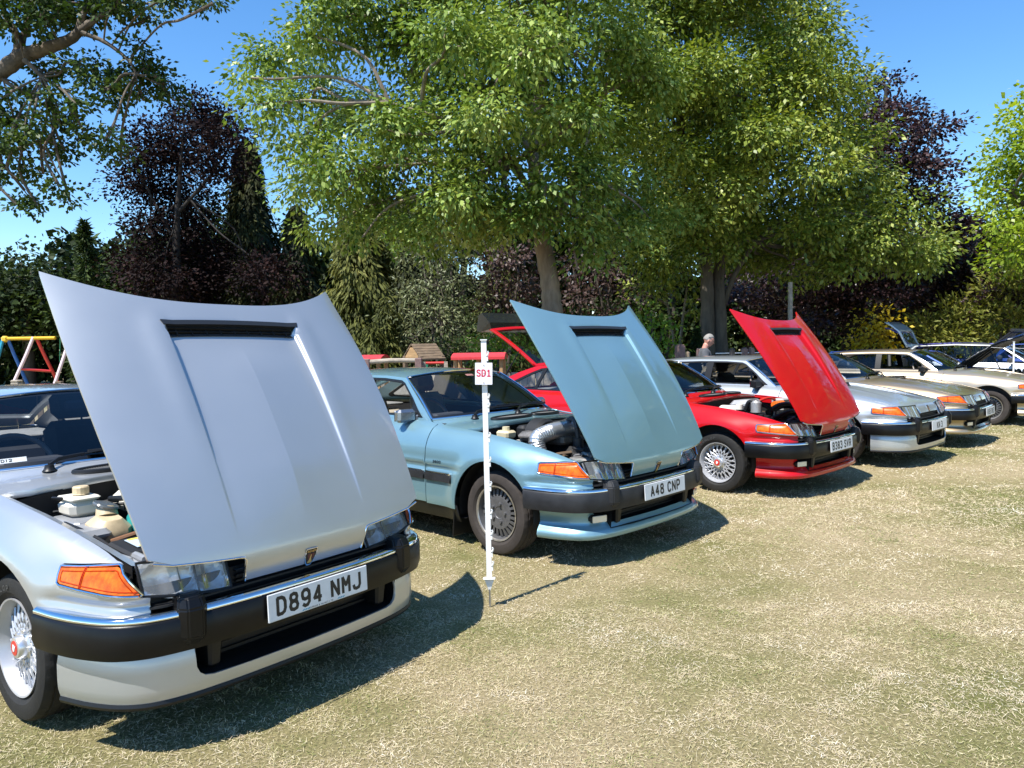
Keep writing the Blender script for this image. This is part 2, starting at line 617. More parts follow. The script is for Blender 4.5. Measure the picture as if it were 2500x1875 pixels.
# ------------------------------------------------------------------ lettering
GLY = {
 'D': [[(0,0),(0,1),(.55,1),(.85,.9),(1,.7),(1,.3),(.85,.1),(.55,0),(0,0)]],
 '8': [[(.5,.53),(.15,.6),(.06,.77),(.15,.94),(.5,1),(.85,.94),(.94,.77),(.85,.6),(.5,.53),(.12,.45),(0,.25),(.12,.06),(.5,0),(.88,.06),(1,.25),(.88,.45),(.5,.53)]],
 '9': [[(.08,.1),(.35,0),(.7,.03),(.95,.2),(1,.6),(.95,.85),(.7,1),(.3,1),(.05,.88),(0,.7),(.08,.5),(.35,.42),(.7,.45),(1,.6)]],
 '6': [[(.92,.9),(.65,1),(.3,.97),(.05,.8),(0,.4),(.05,.15),(.3,0),(.7,0),(.95,.12),(1,.3),(.92,.5),(.65,.58),(.3,.55),(0,.4)]],
 '4': [[(.72,0),(.72,1),(0,.28),(1,.28)]],
 '5': [[(.95,1),(.1,1),(.05,.55),(.5,.6),(.85,.54),(1,.3),(.88,.07),(.5,0),(.15,.03),(0,.14)]],
 '1': [[(.2,.82),(.5,1),(.5,0)]],
 'N': [[(0,0),(0,1),(1,0),(1,1)]],
 'M': [[(0,0),(0,1),(.5,.45),(1,1),(1,0)]],
 'J': [[(0,.25),(.1,.06),(.4,0),(.8,.04),(1,.25),(1,1)]],
 'A': [[(0,0),(.5,1),(1,0)], [(.17,.3),(.83,.3)]],
 'C': [[(1,.8),(.85,.95),(.5,1),(.15,.93),(0,.7),(0,.3),(.15,.07),(.5,0),(.85,.05),(1,.2)]],
 'P': [[(0,0),(0,1),(.65,1),(.92,.92),(1,.73),(.92,.54),(.65,.45),(0,.45)]],
 'B': [[(0,0),(0,1),(.6,1),(.88,.92),(.93,.75),(.85,.6),(.6,.53),(0,.53)], [(.6,.53),(.92,.45),(1,.26),(.92,.07),(.6,0),(0,0)]],
 '3': [[(0,.88),(.2,1),(.7,1),(.93,.88),(.93,.68),(.75,.55),(.4,.53)], [(.75,.55),(.96,.42),(1,.22),(.85,.05),(.5,0),(.15,.03),(0,.15)]],
 'S': [[(.97,.83),(.8,.97),(.5,1),(.15,.95),(.03,.77),(.15,.6),(.5,.53),(.85,.45),(1,.25),(.85,.05),(.5,0),(.15,.04),(0,.18)]],
 'V': [[(0,1),(.5,0),(1,1)]],
 'R': [[(0,0),(0,1),(.65,1),(.92,.92),(1,.73),(.92,.55),(.65,.47),(0,.47)], [(.55,.47),(1,0)]],
 'K': [[(0,0),(0,1)], [(1,1),(.05,.42)], [(.35,.6),(1,0)]],
 'O': [[(.5,1),(.15,.93),(0,.7),(0,.3),(.15,.07),(.5,0),(.85,.07),(1,.3),(1,.7),(.85,.93),(.5,1)]],
 'E': [[(1,0),(0,0),(0,1),(1,1)], [(0,.52),(.85,.52)]],
 'U': [[(0,1),(0,.3),(.15,.06),(.5,0),(.85,.06),(1,.3),(1,1)]],
 'L': [[(0,1),(0,0),(1,0)]],
 'T': [[(0,1),(1,1)], [(.5,1),(.5,0)]],
 'H': [[(0,0),(0,1)], [(1,0),(1,1)], [(0,.52),(1,.52)]],
 'I': [[(.5,0),(.5,1)]],
 '!': [[(.15,.80),(.55,1),(.55,0)], [(.1,0),(1,0)]],
 '0': [[(.5,1),(.15,.93),(0,.7),(0,.3),(.15,.07),(.5,0),(.85,.07),(1,.3),(1,.7),(.85,.93),(.5,1)]],
 '2': [[(0,.8),(.15,.95),(.5,1),(.85,.94),(1,.75),(.9,.55),(0,0),(1,0)]],
 '&': [[(1,0),(.2,.75),(.3,1),(.6,1),(.65,.75),(.1,.35),(.1,.08),(.4,0),(.8,.2),(1,.45)]],
 '-': [[(.2,.5),(.8,.5)]],
 'W': [[(0,1),(.25,0),(.5,.7),(.75,0),(1,1)]],
 'Y': [[(0,1),(.5,.5),(1,1)], [(.5,.5),(.5,0)]],
 'G': [[(1,.8),(.85,.95),(.5,1),(.15,.93),(0,.7),(0,.3),(.15,.07),(.5,0),(.9,.06),(1,.3),(1,.45),(.6,.45)]],
}

def text_mesh(name, text, h, w, stroke, gap, space, fmap=None, z=0.0, only=None):
    """Lettering drawn with strokes of even width, centred on the origin in its own XY plane (raised slightly: z)."""
    adv = []
    x = 0.0
    pos = []
    for ch in text:
        if ch == ' ':
            x += space
            continue
        cw = stroke if ch in '1I' and False else w
        if ch in '1I': cw = w * .55
        pos.append((ch, x, cw))
        x += cw + gap
    tot = x - gap
    V, F = [], []
    r = stroke / 2
    lift = 0
    for ci, (ch, x0, cw) in enumerate(pos):
        if only is not None and ci != only: continue
        for pl in GLY[ch]:
            P = [np.array((x0 - tot / 2 + r + p[0] * (cw - stroke), -h / 2 + r + p[1] * (h - stroke))) for p in pl]
            for a, b in zip(P[:-1], P[1:]):
                d = unit(b - a)
                nrm = np.array((-d[1], d[0])) * r
                lift = (lift + 1) % 7
                zz = z + lift * 2e-5
                k = len(V)
                e = d * r * .42
                V += [(*(a - e - nrm), zz), (*(b + e - nrm), zz), (*(b + e + nrm), zz), (*(a - e + nrm), zz)]
                F.append((k, k + 1, k + 2, k + 3))
    V = np.array(V)
    if fmap is not None:
        V = fmap(V)
    return raw_mesh(name, V, F, False)
# ------------------------------------------------------------------ hatchback saloon: surfaces (x forward from the front axle, y left, z up)
BLK = pbr('black_plastic', (.008, .0085, .0095), .42, spec=.35, bump=.05, bscale=300)
RUB = pbr('bumper_rubber', (.005, .005, .0055), .34, spec=.28, vary=.3, vscale=9, bump=.04, bscale=240)
RUBW = pbr('bumper_rubber_weathered', (.022, .023, .026), .5, spec=.3, vary=.3, vscale=9, bump=.05, bscale=240)
TYR = pbr('tyre_rubber', (.017, .0165, .016), .72, spec=.35, vary=.25, vscale=7, bump=.12, bscale=120)
TYRD = pbr('tyre_rubber_dusty', (.045, .038, .034), .8, spec=.3, vary=.25, vscale=7, bump=.12, bscale=120)
CHR = pbr('chrome', (.78, .79, .81), .07, 1.0)
ALU = pbr('bright_alloy', (.72, .73, .75), .28, .75, vary=.06)
ALUW = pbr('painted_alloy', (.46, .47, .50), .36, .35, coat=.4)
DKAL = pbr('dark_grey_wheel_paint', (.13, .13, .135), .42, .4, vary=.2, vscale=20)
TRIMR = pbr('dull_trim_ring', (.52, .49, .45), .38, .8, vary=.25, vscale=16)
ORG = pbr('amber_lens', (.70, .125, .003), .25, coat=.6, spec=.15, vary=.38, vscale=26, stretch=(1.5, 1.5, 1))
ORGD = pbr('amber_lens_deep', (.42, .035, .001), .25, coat=.3, spec=.15)
REFL = pbr('lamp_reflector', (.74, .76, .78), .34, .75, bump=.3, bscale=30)
INT = pbr('dark_cabin_trim', (.022, .022, .025), .75, vary=.2)
INTG = pbr('grey_shelf_felt', (.30, .29, .28), .9, vary=.2, vscale=30)
CREAM = pbr('cream_upholstery', (.50, .43, .33), .7, vary=.1, vscale=20)
DKB = pbr('engine_bay_black', (.010, .010, .011), .6, vary=.3)
REDC = pbr('red_centre_cap', (.55, .03, .02), .35, coat=.3)
PLW = pbr('plate_white', (.74, .75, .76), .45, spec=.4, vary=.05, vscale=20)
PLK = pbr('plate_black', (.012, .012, .012), .5)
WGLASS = glassy('windscreen_glass', (.83, .87, .91), ior=1.52)
SGLASS = glassy('side_glass', (.82, .85, .86), ior=1.52)
LGLASS = glassy('lamp_glass', (.86, .88, .90), gloss_rough=.06, ior=1.5, diffuse=(.72, .74, .76), dmix=.16)

PLAN = catmull([(.80, 0), (.797, .25), (.785, .48), (.765, .60), (.741, .678), (.69, .745), (.60, .785), (.43, .826), (.2, .858), (0, .870), (-.4, .872), (-1, .875), (-2, .880), (-2.8, .876), (-3.2, .85), (-3.5, .81), (-3.7, .74), (-3.79, .6), (-3.83, .3), (-3.84, 0)], 14)
PS = np.concatenate([[0], np.cumsum(np.linalg.norm(np.diff(PLAN, axis=0), axis=1))])
_T = unit(np.gradient(PLAN, axis=0))
PN = unit(np.stack([_T[:, 1], -_T[:, 0]], 1))
PN[0] = (1, 0); PN[-1] = (-1, 0)
_fl = PLAN[:, 0] < .765
def s_of_x(x):
    return np.interp(-np.asarray(x, float), -PLAN[:, 0], PS)
def s_of_y(y):
    k = PS < 1.2
    return np.interp(np.asarray(y, float), PLAN[k, 1], PS[k])
zedge = Pchip([-3.84, -3.2, -2.5, -1.5, -.95, -.834, -.635, -.3, 0, .3, .5, .662, .80], [.90, .92, .925, .918, .912, .908, .886, .868, .843, .800, .760, .723, .70])
yb = Pchip([-.9, -.635, -.2, .1, .4, .662], [.715, .725, .738, .730, .708, .684])
zcen = Pchip([-.9, -.60, -.45, -.3, 0, .3, .5, .662, .70], [.95, .945, .942, .932, .895, .838, .788, .738, .722])
wt_ = Pchip([-3.84, -3.5, -2.8, -2, -.9, -.635, -.2, .1, .4, .55, .66, .70, .80], [.06, .12, .155, .148, .147, .147, .133, .135, .122, .104, .065, .045, .02])

def F(s, z, side=-1, off=0.0):
    s = np.asarray(s, float); z = np.asarray(z, float)
    X = np.interp(s, PS, PLAN[:, 0]); Y = np.interp(s, PS, PLAN[:, 1])
    nx = np.interp(s, PS, PN[:, 0]); ny = np.interp(s, PS, PN[:, 1])
    zt = zedge(X)
    z0 = np.interp(X, [-.4, .2, .62, .70], [.64, .62, .60, .585])
    t = np.clip((z - z0) / (zt - z0), 0, 1.15)
    _a = .64 * (t / .92) ** 2.4; _b = .64 + .345 * (t - .92) / .08
    ins = wt_(X) * .5 * (_a + _b + np.sqrt((_a - _b) ** 2 + .0144))
    ins = ins - wt_(X) * .5 * (np.sqrt(3.33 ** 2 + .0144) - 3.33) * (t <= 0)
    ins = ins + .045 * np.clip((.36 - z) / .18, 0, 1) ** 2
    fx = 1 - np.exp(-((np.hypot(X, z - .315) - .36) / .12) ** 2)
    fr = 1 - np.exp(-((np.hypot(X + 2.815, z - .315) - .35) / .12) ** 2)
    ins = ins + .011 * np.exp(-((z - .578) / .017) ** 2) * fx * fr
    ins = ins - .006 * np.exp(-((z - .61) / .02) ** 2) * fx * fr
    for xw, a in ((0, .022), (-2.815, .012)):
        r = np.hypot(X - xw, z - .315)
        ins = ins - a * np.exp(-(np.maximum(r - .385, 0) / .075) ** 2)
    ins = ins - off
    return np.stack([X - nx * ins, side * (Y - ny * ins), z], -1)

def G(x, z, side=-1, off=0.0):
    x = np.asarray(x, float); z = np.asarray(z, float)
    d = z - .905
    y = .728 - .40 * d - .25 * d * d - .07 * np.clip((-2.5 - x) / 1.1, 0, 2) ** 2 + off
    return np.stack([x, side * y, z], -1)

zg = Pchip([-3.0, -2.75, -2.5, -2, -1.6, -1.312, -1.2], [1.20, 1.226, 1.243, 1.255, 1.252, 1.236, 1.23])
zroof = Pchip([-3.0, -2.75, -2.5, -2.0, -1.7, -1.4, -1.2], [1.235, 1.262, 1.284, 1.303, 1.304, 1.296, 1.283])

def ROOF(u, q):
    a = u / .57
    q = q / 1.45
    xf = -1.22 - .092 * a ** 2
    x = xf + (-2.75 - xf) * q
    gy = np.abs(G(x, zg(x))[..., 1])
    zc, ze = zroof(x), zg(x)
    aa = np.abs(a)
    return np.stack([x, a * gy, zc - (zc - ze) * (.65 * aa ** 2 + .35 * aa ** 5)], -1)

def WS(p, q, off=0.0):
    a = p / .66; t = q / .62
    aa = np.abs(a)
    B = np.stack([-.60 - .234 * aa ** 2.2, .707 * a, .945 - .030 * a * a], -1)
    T = np.stack([-1.22 - .092 * a * a, .571 * a, 1.283 - .047 * a * a], -1)
    P = B + (T - B) * t[..., None]
    P = P + (np.sin(PI * t) * .014 + off)[..., None] * np.array([.5, 0, .866])
    return P

def BT(x, y):
    w = yb(x)
    zc, ze = zcen(x), zedge(x)
    r = np.abs(y) / w
    return zc - (zc - ze) * (.75 * r ** 2.2 + .25 * r ** 7)

# bonnet: profile length l along the centre line; beyond x=.70 it turns down over the nose
HX, HZ = .746, .569
NOSE = catmull([(.62, float(zcen(.62))), (.66, float(zcen(.66))), (.70, .7215), (.728, .703), (.748, .682), (.764, .652), (.775, .622)], 8)
_bx = np.concatenate([np.linspace(-.75, .61, 80), NOSE[:, 0]])
_bz = np.concatenate([zcen(np.linspace(-.75, .61, 80)), NOSE[:, 1]])
_bl = np.concatenate([[0], np.cumsum(np.hypot(np.diff(_bx), np.diff(_bz)))])
l_of_x = lambda x: np.interp(x, _bx, _bl)
def sstep(a, b, x):
    t = np.clip((x - a) / (b - a), 0, 1)
    return t * t * (3 - 2 * t)
VX0, VX1 = -.338, -.282       # vent, rear and front edge
def BON(l, y):
    x = np.interp(l, _bl, _bx)
    zc = np.interp(l, _bl, _bz)
    w = yb(np.minimum(x, .66)); ze = zedge(np.minimum(x, .66)); z6 = zcen(np.minimum(x, .66))
    r = np.abs(y) / w
    z = zc - (z6 - ze) * (.75 * r ** 2.2 + .25 * r ** 7)
    ay = np.abs(y)
    D = (.020 * np.clip((.42 - x) / (.42 - VX1), 0, 1) ** 1.2 + .012 * (1 - sstep(.25, .66, x))) * sstep(VX0 - .005, VX1 + .002, x)
    rec = 1 - sstep(.318, .336, ay)
    A = (1 - sstep(-.2, .55, x)) * sstep(-.44, -.30, x)
    ridge = .009 * A * np.exp(-((ay - .375) / .06) ** 2) * (ay > .36) + .009 * A * (ay <= .36) * sstep(.30, .36, ay)
    keel = .019 * np.maximum(0, 1 - ay / .30) * sstep(VX1, -.05, x) * (1 - sstep(.35, .70, x)) 
    z = z - D * rec + ridge + keel
    x = x - .018 * np.clip(r, 0, 1) ** 2 * sstep(.55, .7, x)
    return np.stack([x - HX, y, z - HZ], -1)

MC = {}
def cached(key, fn):
    if key not in MC:
        MC[key] = fn()
    return MC[key]

def flank_panel(name, xz, side, h=.03, thick=.008, off=0.0):
    """xz: outline as (s,z) points."""
    return panel_mesh(name, [xz], lambda a, b: F(a, b, side, off), h, thick, (.3, side, .25))

AR = .368
def arch(xc, r, a0, a1, n=22):
    return [(xc + r * math.cos(a), .315 + r * math.sin(a)) for a in np.linspace(a0, a1, n)]

def S_(pts):
    return [(float(s_of_x(x)), z) for x, z in pts]

def top_line(x0, x1, n=24):
    return [(x, float(zedge(x)) - .001) for x in np.linspace(x0, x1, n)]

def wing_mesh(side):
    sf = float(s_of_y(.655))
    a0 = math.asin((.42 - .315) / AR)
    a1 = PI - math.asin((.29 - .315) / AR)
    pts = [(sf, .43), (sf, .60)]
    pts += [(float(s_of_x(.725)), .611), (float(s_of_x(.60)), .622), (float(s_of_x(.424)), .630), (float(s_of_x(.410)), .640), (float(s_of_x(.404)), .702)]
    pts += [(float(s_of_x(.42)), .708)] + [(float(s_of_x(x)), z) for x, z in ((.5, .713), (.58, .719), (.685, .722))]
    pts += S_(top_line(.64, -.712, 30))
    pts += S_([(-.715, .29)])
    pts += S_(arch(0, AR, a1, a0))
    pts += S_([(.40, .43)])
    ex = []
    for x in np.arange(-.70, .66, .022):
        zt = float(zedge(x)); z0 = float(np.interp(x, [-.4, .2, .62, .70], [.64, .62, .60, .585]))
        ex += [(float(s_of_x(x)), z0 + (zt - z0) * t) for t in (.55, .68, .78, .86, .91, .925, .96)]
    return panel_mesh('front_wing', [pts], lambda a, b: F(a, b, side), .022, .008, (.3, side, .3), extra=ex, exs=(1, .45))

def door_mesh(side, front):
    if front:
        pts = S_(top_line(-.722, -1.835) + [(-1.835, .30), (-.722, .30)])
        nm = 'front_door'
    else:
        a = arch(-2.815, .35, math.asin((.55 - .315) / .35), math.asin((.32 - .315) / .35), 10)
        a = [(xx, zz) for xx, zz in a]
        pts = S_(top_line(-1.843, -2.62) + [(-2.62, .60), (-2.60, .56)] + a + [(-2.46, .30), (-1.843, .30)])
        nm = 'rear_door'
        ar = [(x, z) for x, z in arch(-2.815, .36, math.radians(52), math.radians(2), 12)]
        pts = S_(top_line(-1.843, -2.585) + ar + [(-2.455, .30), (-1.843, .30)])
    return panel_mesh(nm, [pts], lambda a, b: F(a, b, side), .035, .008, (0, side, .3))

def quarter_mesh(side):
    ar = [(x, z) for x, z in arch(-2.815, .36, math.radians(182), math.radians(54), 20)]
    pts = S_(top_line(-2.593, -3.60)) + [(float(PS[-1]) - .58, .90), (float(PS[-1]) - .58, .40)] + S_([(-3.2, .36)] + ar)
    return panel_mesh('rear_quarter', [pts], lambda a, b: F(a, b, side), .04, .008, (-.3, side, .3))

DLO = [(-.935, .928), (-1.12, 1.075), (-1.30, 1.195), (-1.36, 1.217), (-1.60, 1.232), (-2.0, 1.235), (-2.45, 1.222), (-2.62, 1.205), (-2.80, 1.145), (-3.20, .985), (-3.215, .962), (-3.19, .945), (-2.5, .940), (-1.85, .934)]
def frame_mesh(side):
    outer = [(-.80, .905), (-1.05, 1.07), (-1.20, 1.165), (-1.285, 1.218)] + [(x, float(zg(x))) for x in np.linspace(-1.315, -2.74, 16)] + [(-3.0, 1.155), (-3.35, 1.03), (-3.60, .935), (-3.62, .915)] + [(x, float(zedge(x)) - .004) for x in np.linspace(-3.5, -.85, 24)]
    return panel_mesh('cabin_side', [outer, DLO], lambda a, b: G(a, b, side), .04, .02, (0, side, .3))

def inset_poly(P, d):
    P = np.asarray(P, float)
    out_ = []
    n = len(P)
    area = sum(P[i][0] * P[(i + 1) % n][1] - P[(i + 1) % n][0] * P[i][1] for i in range(n))
    sg = 1 if area > 0 else -1
    for i in range(n):
        e0 = unit(P[i] - P[i - 1]); e1 = unit(P[(i + 1) % n] - P[i])
        n0 = np.array([-e0[1], e0[0]]) * sg; n1 = np.array([-e1[1], e1[0]]) * sg
        m = unit(n0 + n1)
        out_.append(P[i] + m * d / max(.5, float(m @ n0)))
    return np.array(out_)

PANES = [
    [(-.985, .945), (-1.14, 1.067), (-1.31, 1.180), (-1.375, 1.198), (-1.60, 1.213), (-1.80, 1.216), (-1.79, .950)],
    [(-1.90, 1.217), (-2.0, 1.216), (-2.42, 1.204), (-2.52, 1.194), (-2.60, .958), (-1.89, .951)],
    [(-2.575, 1.186), (-2.62, 1.180), (-2.80, 1.115), (-3.14, .977), (-3.13, .963), (-2.645, .958)]]
def wframe_mesh(side):
    return panel_mesh('window_frame', [inset_poly(DLO, .003)] + PANES, lambda a, b: G(a, b, side, -.004), .035, .014, (0, side, .3))
def pane_mesh(i, side):
    return panel_mesh('window_pane', [inset_poly(PANES[i], -.004)], lambda a, b: G(a, b, side, -.010), .12, 0, (0, side, .3))

def bonnet_mesh():
    rear = [(float(l_of_x(-.44 - .195 * abs(v) ** 2.6)), v * .722) for v in np.linspace(-1, 1, 41)]
    side = [(float(l_of_x(x)), float(yb(x)) - .003) for x in np.linspace(-.60, .655, 40)]
    fr = [(float(l_of_x(.690)), .60), (float(l_of_x(.705)), .45), (float(l_of_x(.713)), .335), (float(l_of_x(.716)), .318), (float(l_of_x(.725)), .311), (float(_bl[-1]) - .004, .303), (float(_bl[-1]), .29)]
    half = side + fr
    pts = rear[:] + half + [(l, -y) for l, y in half[::-1]]
    vent = [(float(l_of_x(VX0)), .345), (float(l_of_x(VX1)), .308), (float(l_of_x(VX1)), -.308), (float(l_of_x(VX0)), -.345)]
    return panel_mesh('bonnet', [pts, vent], BON, .02, .014, (.2, 0, 1), extra=[(l, y) for y in (-.345, -.336, -.327, -.318, -.004, 0, .004, .318, .327, .336, .345) for l in np.arange(float(l_of_x(VX1)) + .008, float(l_of_x(.66)), .02)])

def edge_path_bonnet():
    h = [(float(l_of_x(.672)), .668), (float(l_of_x(.690)), .60), (float(l_of_x(.705)), .45), (float(l_of_x(.713)), .335), (float(l_of_x(.716)), .318), (float(l_of_x(.725)), .311), (float(_bl[-1]) - .004, .303)]
    return np.array(h)

BPLAN = catmull([(.862, 0), (.858, .2), (.845, .4), (.822, .55), (.775, .69), (.70, .772), (.58, .828), (.45, .860), (.325, .875)], 8)
def both(P):
    P = np.asarray(P)
    return np.concatenate([P[::-1] * np.array([1, -1]), P[1:]])

def wheel_meshes(kind):
    """tyre, rim, hub ... around the Y axis; outer face towards -Y (the right-hand side)."""
    res = {}
    t = MB()
    w = .0975
    prof = [(.200, .075), (.226, .094), (.260, .0985), (.285, .090), (.295, .078), (.2995, .060), (.2935, .057), (.2935, .051), (.301, .048), (.3015, .018), (.295, .016), (.295, .009), (.3015, .007)]
    prof = prof + [(r, -h) for r, h in prof[::-1]]
    def tread(j, k, r):
        jj = j if j < 13 else 25 - j
        if jj in (4, 5) and k % 3 == 0: return r - .004
        if jj in (8, 9, 12) and k % 3 == 1: return r - .004
        return r
    t.lathe(prof, 108, 'Y', True, None, fn=tread)
    res['tyre'] = t.mesh('tyre', 28)
    rm = MB()
    if kind == 'lattice':
        rm.lathe([(.196, -.072), (.2000, -.082), (.200, -.088), (.193, -.086), (.188, -.074), (.183, -.060), (.176, -.040), (.172, -.018), (.160, -.010), (.155, .02), (.19, .08)], 64, 'Y')
        res['rim'] = rm.mesh('rim', 40)
        sp = MB()
        n = 20
        for k in range(n):
            for sgn in (-1, 1):
                a0 = 2 * PI * k / n
                a1 = a0 + sgn * R(31)
                p0 = np.array([.060 * math.cos(a0), -.050, .060 * math.sin(a0)])
                p1 = np.array([.174 * math.cos(a1), -.040 + (.004 if sgn > 0 else 0), .174 * math.sin(a1)])
                pm = (p0 + p1) / 2 + np.array([0, -.008, 0])
                sp.tube([p0, pm, p1], [.0062, .0058, .0068], 5, True, False)
        res['lattice_spokes'] = sp.mesh('lattice_spokes')
        bk = MB()
        bk.lathe([(.0, -.004), (.172, -.004)], 32, 'Y')
        res['brake_disc'] = bk.mesh('brake_disc')
        hb = MB()
        hb.lathe([(.078, -.036), (.074, -.052), (.058, -.056), (.048, -.060), (.046, -.084), (.041, -.090), (.030, -.092)], 24, 'Y')
        for k in range(5):
            a = 2 * PI * k / 5 + .3
            hb.lathe([(.0, -.068), (.011, -.067), (.011, -.05)], 6, 'Y', False, Matrix.Translation((.062 * math.cos(a), 0, .062 * math.sin(a))))
        res['hub'] = hb.mesh('hub')
        cp = MB()
        cp.lathe([(.0, -.0945), (.030, -.0935), (.031, -.090)], 24, 'Y')
        res['centre_cap'] = cp.mesh('centre_cap')
        em = MB()
        for s_, c_ in ((.0, 0),):
            em.prism([(-.012, .013), (.012, .013), (.009, -.008), (0, -.016), (-.009, -.008)], -.0005, .0005, Matrix.Translation((0, -.0952, 0)) @ Matrix.Rotation(PI / 2, 4, 'X'))
        res['cap_emblem'] = em.mesh('cap_emblem')
    else:
        rm.lathe([(.196, -.072), (.2000, -.080), (.200, -.084), (.190, -.082), (.186, -.074)], 64, 'Y')
        res['trim_ring'] = rm.mesh('trim_ring', 40)
        # dark disc with radial slots
        d = MB()
        d.lathe([(.187, -.074), (.180, -.050), (.178, -.038), (.172, -.036)], 64, 'Y')
        n = 24
        for k in range(n):
            a = 2 * PI * (k + .5) / n
            M = Matrix.Rotation(-a, 4, 'Y')
            d.add([(.118, -.052, -.0085), (.174, -.040, -.0125), (.174, -.040, .0125), (.118, -.052, .0085),
                   (.118, -.035, -.0065), (.174, -.025, -.0105), (.174, -.025, .0105), (.118, -.035, .0065)],
                  [(0, 1, 2, 3), (0, 4, 5, 1), (3, 2, 6, 7), (1, 5, 6, 2)], False, M)
        d.lathe([(.120, -.048), (.118, -.0525), (.090, -.054), (.045, -.050), (.040, -.046), (.0, -.046)], 48, 'Y')
        res['rim'] = d.mesh('rim', 30)
        bk = MB()
        bk.lathe([(.0, -.006), (.178, -.006)], 32, 'Y')
        res['brake_disc'] = bk.mesh('brake_disc')
        nb = MB()
        for k in range(5):
            a = 2 * PI * k / 5 + .35
            nb.lathe([(.0, -.066), (.012, -.065), (.014, -.05)], 10, 'Y', True, Matrix.Translation((.066 * math.cos(a), 0, .066 * math.sin(a))))
        res['wheel_nuts'] = nb.mesh('wheel_nuts')
    return res

WMAT = {'lattice': {'tyre': TYR, 'rim': ALUW, 'lattice_spokes': ALUW, 'brake_disc': DKB, 'hub': ALU, 'centre_cap': REDC, 'cap_emblem': PLW},
        'slotted': {'tyre': TYRD, 'trim_ring': TRIMR, 'rim': DKAL, 'brake_disc': DKB, 'wheel_nuts': DKAL}}

def sidewall_text():
    """Raised maker's lettering round the front tyre's sidewall."""
    me = text_mesh('sidewall_lettering', 'DUNLOP', .024, .022, .005, .012, .02)
    V = np.array([v.co[:] for v in me.vertices])
    a = -.75 + V[:, 0] / .246
    r = .246 + V[:, 1]
    # laid round the tyre, on the face towards -Y, reading from outside
    X = r * np.sin(a); Z = r * np.cos(a)
    V2 = np.stack([X, np.full(len(X), -.1003), Z], 1)
    me.vertices.foreach_set('co', V2.astype(np.float32).ravel())
    me.update()
    return me

def plate_group(car, text, loc, rotz, dealer=False):
    p = obj('number_plate', cached('plate', lambda: MB().box((0, 0, 0), (.006, .520, .111), None, .003).mesh('number_plate')), PLW, car, loc)
    p.rotation_euler = (0, R(-3), rotz)
    f = lambda V: np.stack([V[:, 2] + .0034, V[:, 0], V[:, 1]], 1)
    for k in range(len(text.replace(' ', ''))):
        obj('letter', text_mesh('letter', text, .079, .050, .0145, .010, .034 if len(text) > 5 else .03, f, only=k), PLK, p)
    if dealer:
        g = lambda V: np.stack([V[:, 2] + .0034, V[:, 0], V[:, 1] - .0475], 1)
        obj('dealer_lettering', text_mesh('dealer_lettering', 'DURHAM & HAINES LTD', .0075, .0055, .0011, .0017, .004, g), PLK, p)
        fl = MB()
        for y0 in (-.10, .085):
            for k in range(3):
                fl.add([(.0034, y0 + k * .013, -.051), (.0034, y0 + .010 + k * .013, -.051), (.0034, y0 + .017 + k * .013, -.0445), (.0034, y0 + .007 + k * .013, -.0445)], [(0, 1, 2, 3)])
        fl.obj('dealer_flash', pbr('pale_blue_print', (.12, .38, .55), .5), p)
    for y in (-.235, .235):
        pass
    return p

